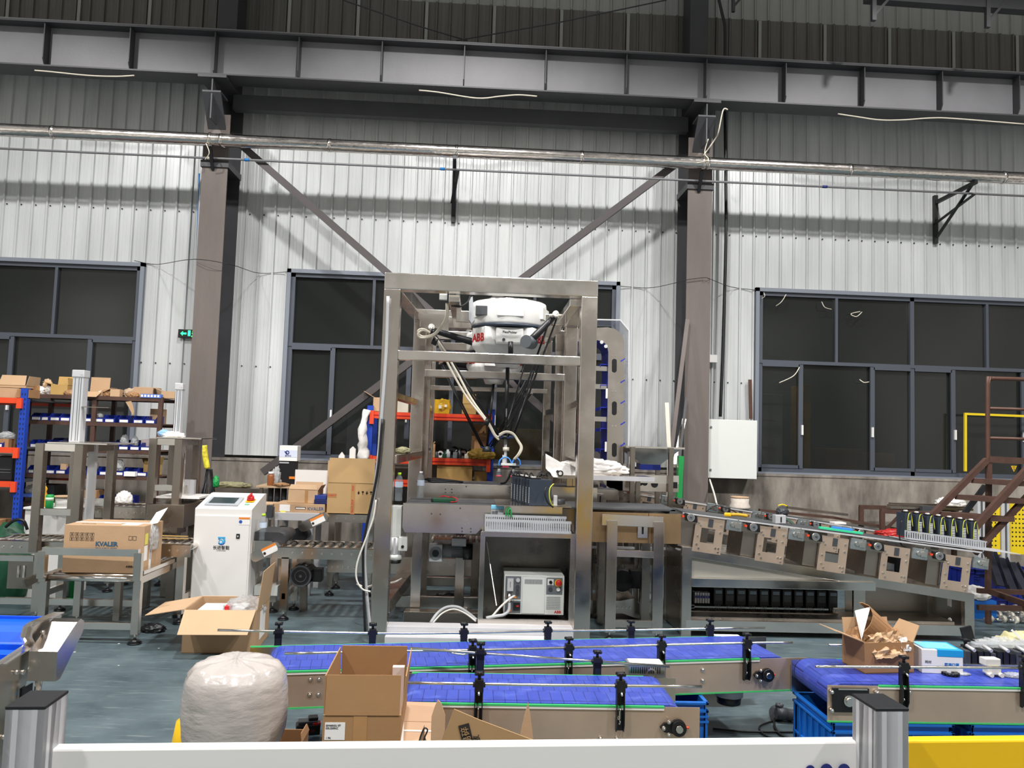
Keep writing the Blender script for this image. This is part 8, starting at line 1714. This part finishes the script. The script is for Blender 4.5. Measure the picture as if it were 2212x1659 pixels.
# ---- yellow perforated panels in aluminium frame
GY = 8.6; ym = thing('perforated_fence', 'yellow perforated panels between aluminium posts behind the stairs', 'fence', (at(2180, 1200, GY).x, GY, 0))
def perf(px0, py0, px1, py1):
    A0, A1 = at(px0, py0, GY), at(px1, py1, GY); x0, x1, z1, z0 = A0.x, A1.x, A0.z, A1.z; p_ = MB().box(x0, x1, GY, GY+.02, z0, z1, .003).build('panel', yel2, ym, world=True); b = MB()
    nx = int((x1-x0-.03)/.042)
    for i in range(nx):
        for j in range(9): b.cyl((x0+.035+i*.042, GY-.001, z1-.07-j*(z1-z0-.12)/9), (x0+.035+i*.042, GY+.001, z1-.07-j*(z1-z0-.12)/9), .010, 8)
    tag(b.build('perforation', blk, p_, world=True), kind='stuff')
perf(2128, 1086, 2161, 1198); perf(2180, 1088, 2290, 1200)
for px in (2118, 2170): 
    x = at(px, 1100, GY).x; t_ = at(px, 1082, GY).z; MB().box(x-.045, x+.045, GY-.02, GY+.06, 0, t_, .004).build('post', alu, ym, world=True); MB().box(x-.012, x+.012, GY-.022, GY-.02, 0, t_).build('post_groove', alu_dark, ym, world=True)
# ---- rack of brown angle steel by the wall
r = thing('low_steel_stand', 'low brown steel stand with planks against the concrete base', 'stand', at(2000, 1150, 9.0)); a_, c_ = at(1902, 1100, 9.0), at(2125, 1100, 9.0); z_ = a_.z
MB().bar((a_.x, 9.0, z_-.02), (c_.x, 9.0, z_-.06), .05, .05).build('top_rail', rust, r, world=True); MB().bar((a_.x, 9.5, z_-.02), (c_.x, 9.5, z_-.02), .05, .05).build('top_rail', rust, r, world=True)
for x in (a_.x+.02, c_.x-.05):
    for y in (9.0, 9.5): MB().bar((x, y, 0), (x, y, z_-.02), .05, .05, (0, 1, 0)).build('leg', rust, r, world=True)
MB().bar((a_.x, 9.0, z_-.3), (a_.x+.25, 9.0, z_-.05), .03, .03).build('knee_brace', rust, r, world=True)
for k in range(3): MB().box(a_.x+.15+k*.1, c_.x-.05, 9.05+k*.15, 9.16+k*.15, z_+.005, z_+.03+.01*k).build('plank', steel_d, r, world=True)
tag(MB().blob((0, 0, 0), (.35, .2, .10), .4, 3, 5, 3).build('white_sheet', paper, loc=(at(2055, 1090, 9.2).x, 9.2, z_+.05)), 'crumpled white sheet on the low brown stand behind the stairs', 'sheet')
MB().box(a_.x+.5, a_.x+.7, 8.98, 9.04, z_-.0, z_+.05).build('clamp', dgrey, r, world=True)
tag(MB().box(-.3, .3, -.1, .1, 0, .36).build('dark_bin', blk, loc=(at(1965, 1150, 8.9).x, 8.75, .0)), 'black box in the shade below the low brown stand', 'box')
for i, (xa, ya, xb, yb_) in enumerate(((1640, 1102, 1800, 1118), (1700, 1096, 1830, 1112), (1800, 1118, 1990, 1152), (1840, 1128, 1960, 1150))):
    P, Q = at(xa, ya, 9.1+.12*i), at(xb, yb_, 9.1+.12*i); tag(MB().bar(P, Q, .06, .03).build('steel_strip', steel_d if i % 2 else rust, world=True, loc=P), '%s dull steel strip from the left lying behind the rear line' % ORD[i], 'strip')
tag(MB().box(at(1780, 1120, 9).x, at(2010, 1150, 9).x, 9.0, 9.5, 0, .50).build('strip_crate', steel_d, world=True, loc=(at(1890, 1150, 9).x, 9.25, 0)), 'dull steel block behind the rear line carrying metal strips', 'block')
# ---- blue pallets and dark chutes, right edge
def Rr(px, py, Y=7.5): return at(px, py, Y)
cr3 = crate('dark blue crate behind the sloped machine at the right', at(2105, 1250, 7.6).x, at(2250, 1250, 7.6).x, 7.6, 8.2, .40, 'storage_crate'); 
for ch in cr3.children: ch.data.materials[0] = mat('navy_crate', (20, 36, 120), .45) if 'navy_crate' not in MATS else MATS['navy_crate']
for i, (xa, ya, xb, yb_) in enumerate(((2160, 1205, 2188, 1275), (2183, 1215, 2222, 1290), (2135, 1190, 2160, 1265))):
    P, Q = at(xa, ya, 7.42), at(xb, yb_, 7.2); r = thing('black_chute', '%s from the left of the tilted black chutes at the right edge' % ['second', 'third', 'first'][i], 'chute', Q, 0, 'tilted black chutes'); b = MB(); b.bar(P, Q, .09, .015, (0, 1, 0)); o = b.build('plate', mat('satin_navy_black', (34, 36, 48), .4) if 'satin_navy_black' not in MATS else MATS['satin_navy_black'], r, world=True)
    d = (Q-P).normalized(); n = V(-d.z, 0, d.x)*.0
    for s in (-1, 1): MB().bar(P+V(s*.05, -.02, 0), Q+V(s*.05, -.02, 0), .008, .05, (0, 1, 0)).build('flange', MATS['satin_navy_black'], r, world=True)
tag(MB().blob((0, 0, 0), (.30, .22, .12), .3, 3, 7, 3).build('white_sack', whitebag, loc=(at(2125, 1275, 7.15).x, 7.3, .17)), 'white sack with red marks between sloped machine and stairs', 'sack'); tag(MB().box(-.16, .16, -.1, .1, 0, .168).build('sack_block', crateb, loc=(at(2125, 1275, 7.15).x, 7.3, 0)), 'blue block below the white sack', 'block')
p = fl(2150, 1300); 
for i, (px, py, s, m, lab) in enumerate(((2130, 1305, (.22, .18, .12), clearbag, 'clear film heap beside the machine end on the floor'), (2165, 1300, (.26, .2, .13), whitebag, 'white film heap in the middle of the floor bags'), (2200, 1302, (.22, .2, .10), clearbag, 'clear film heap at the right edge on the floor'))):
    p = fl(px, py+6); tag(MB().blob((0, 0, 0), s, .45, 3.5, i+12, 3).build('film_heap', m, loc=(p.x, p.y, 0)), lab, 'film')
# wheeled rollers on the floor
W0 = None; n = 0
for row in range(4):
    for k in range(4):
        px, py = 2128+k*27+row*9, 1317+row*9+k*1.5; p = fl(px, py)
        if W0 is None:
            W0 = thing('wheel_roller', 'x', 'roller', (0, 0, 0)); MB().cyl((-.14, 0, .03), (.14, 0, .03), .011, 10).build('axle', chrome, W0)
            for x in (-.07, .06): 
                b = MB(); b.ring((x-.012, 0, .032), (1, 0, 0), .032, .014, .024, 16); w = b.build('wheel', cream_m, W0)
        o = W0 if n == 0 else dup(W0); o.location = (p.x, p.y, 0); o.rotation_euler = (0, 0, .04+.03*((k+row) % 3)); o['label'] = '%s wheeled axle from the left in the %s row on the floor at right' % (ORD[k], ORD[row]); o['group'] = 'wheeled axles on the floor'; n += 1
# clear bags of parts right behind the right conveyor
p = fl(2175, 1395, .0); r = thing('parts_carton', 'open tray of clear-bagged pale parts behind the right conveyor', 'tray', (at(2185, 1400, 4.6).x+.05, 4.75, 0)); MB().box(-.22, .4, -.12, .3, 0, .30).build('stand_box', dgrey, r); MB().blob((.0, -.02, .30), (.42, .26, .12), .5, 4, 3, 4).build('clear_bag', clearbag, r); MB().blob((.16, .06, .30), (.3, .22, .15), .4, 4, 8, 3).build('pale_parts', mat('pale_olive', (190, 184, 140), .5), r); MB().bar((-.16, .05, .32), (-.20, .06, .48), .07, .02, (0, 1, 0)).build('black_flap', blk, r); MB().bar((.06, .0, .48), (.17, -.05, .36), .012, .012).build('white_stick', paper, r)

for _c in list(BR0.children): bpy.data.objects.remove(_c)
bpy.data.objects.remove(BR0)
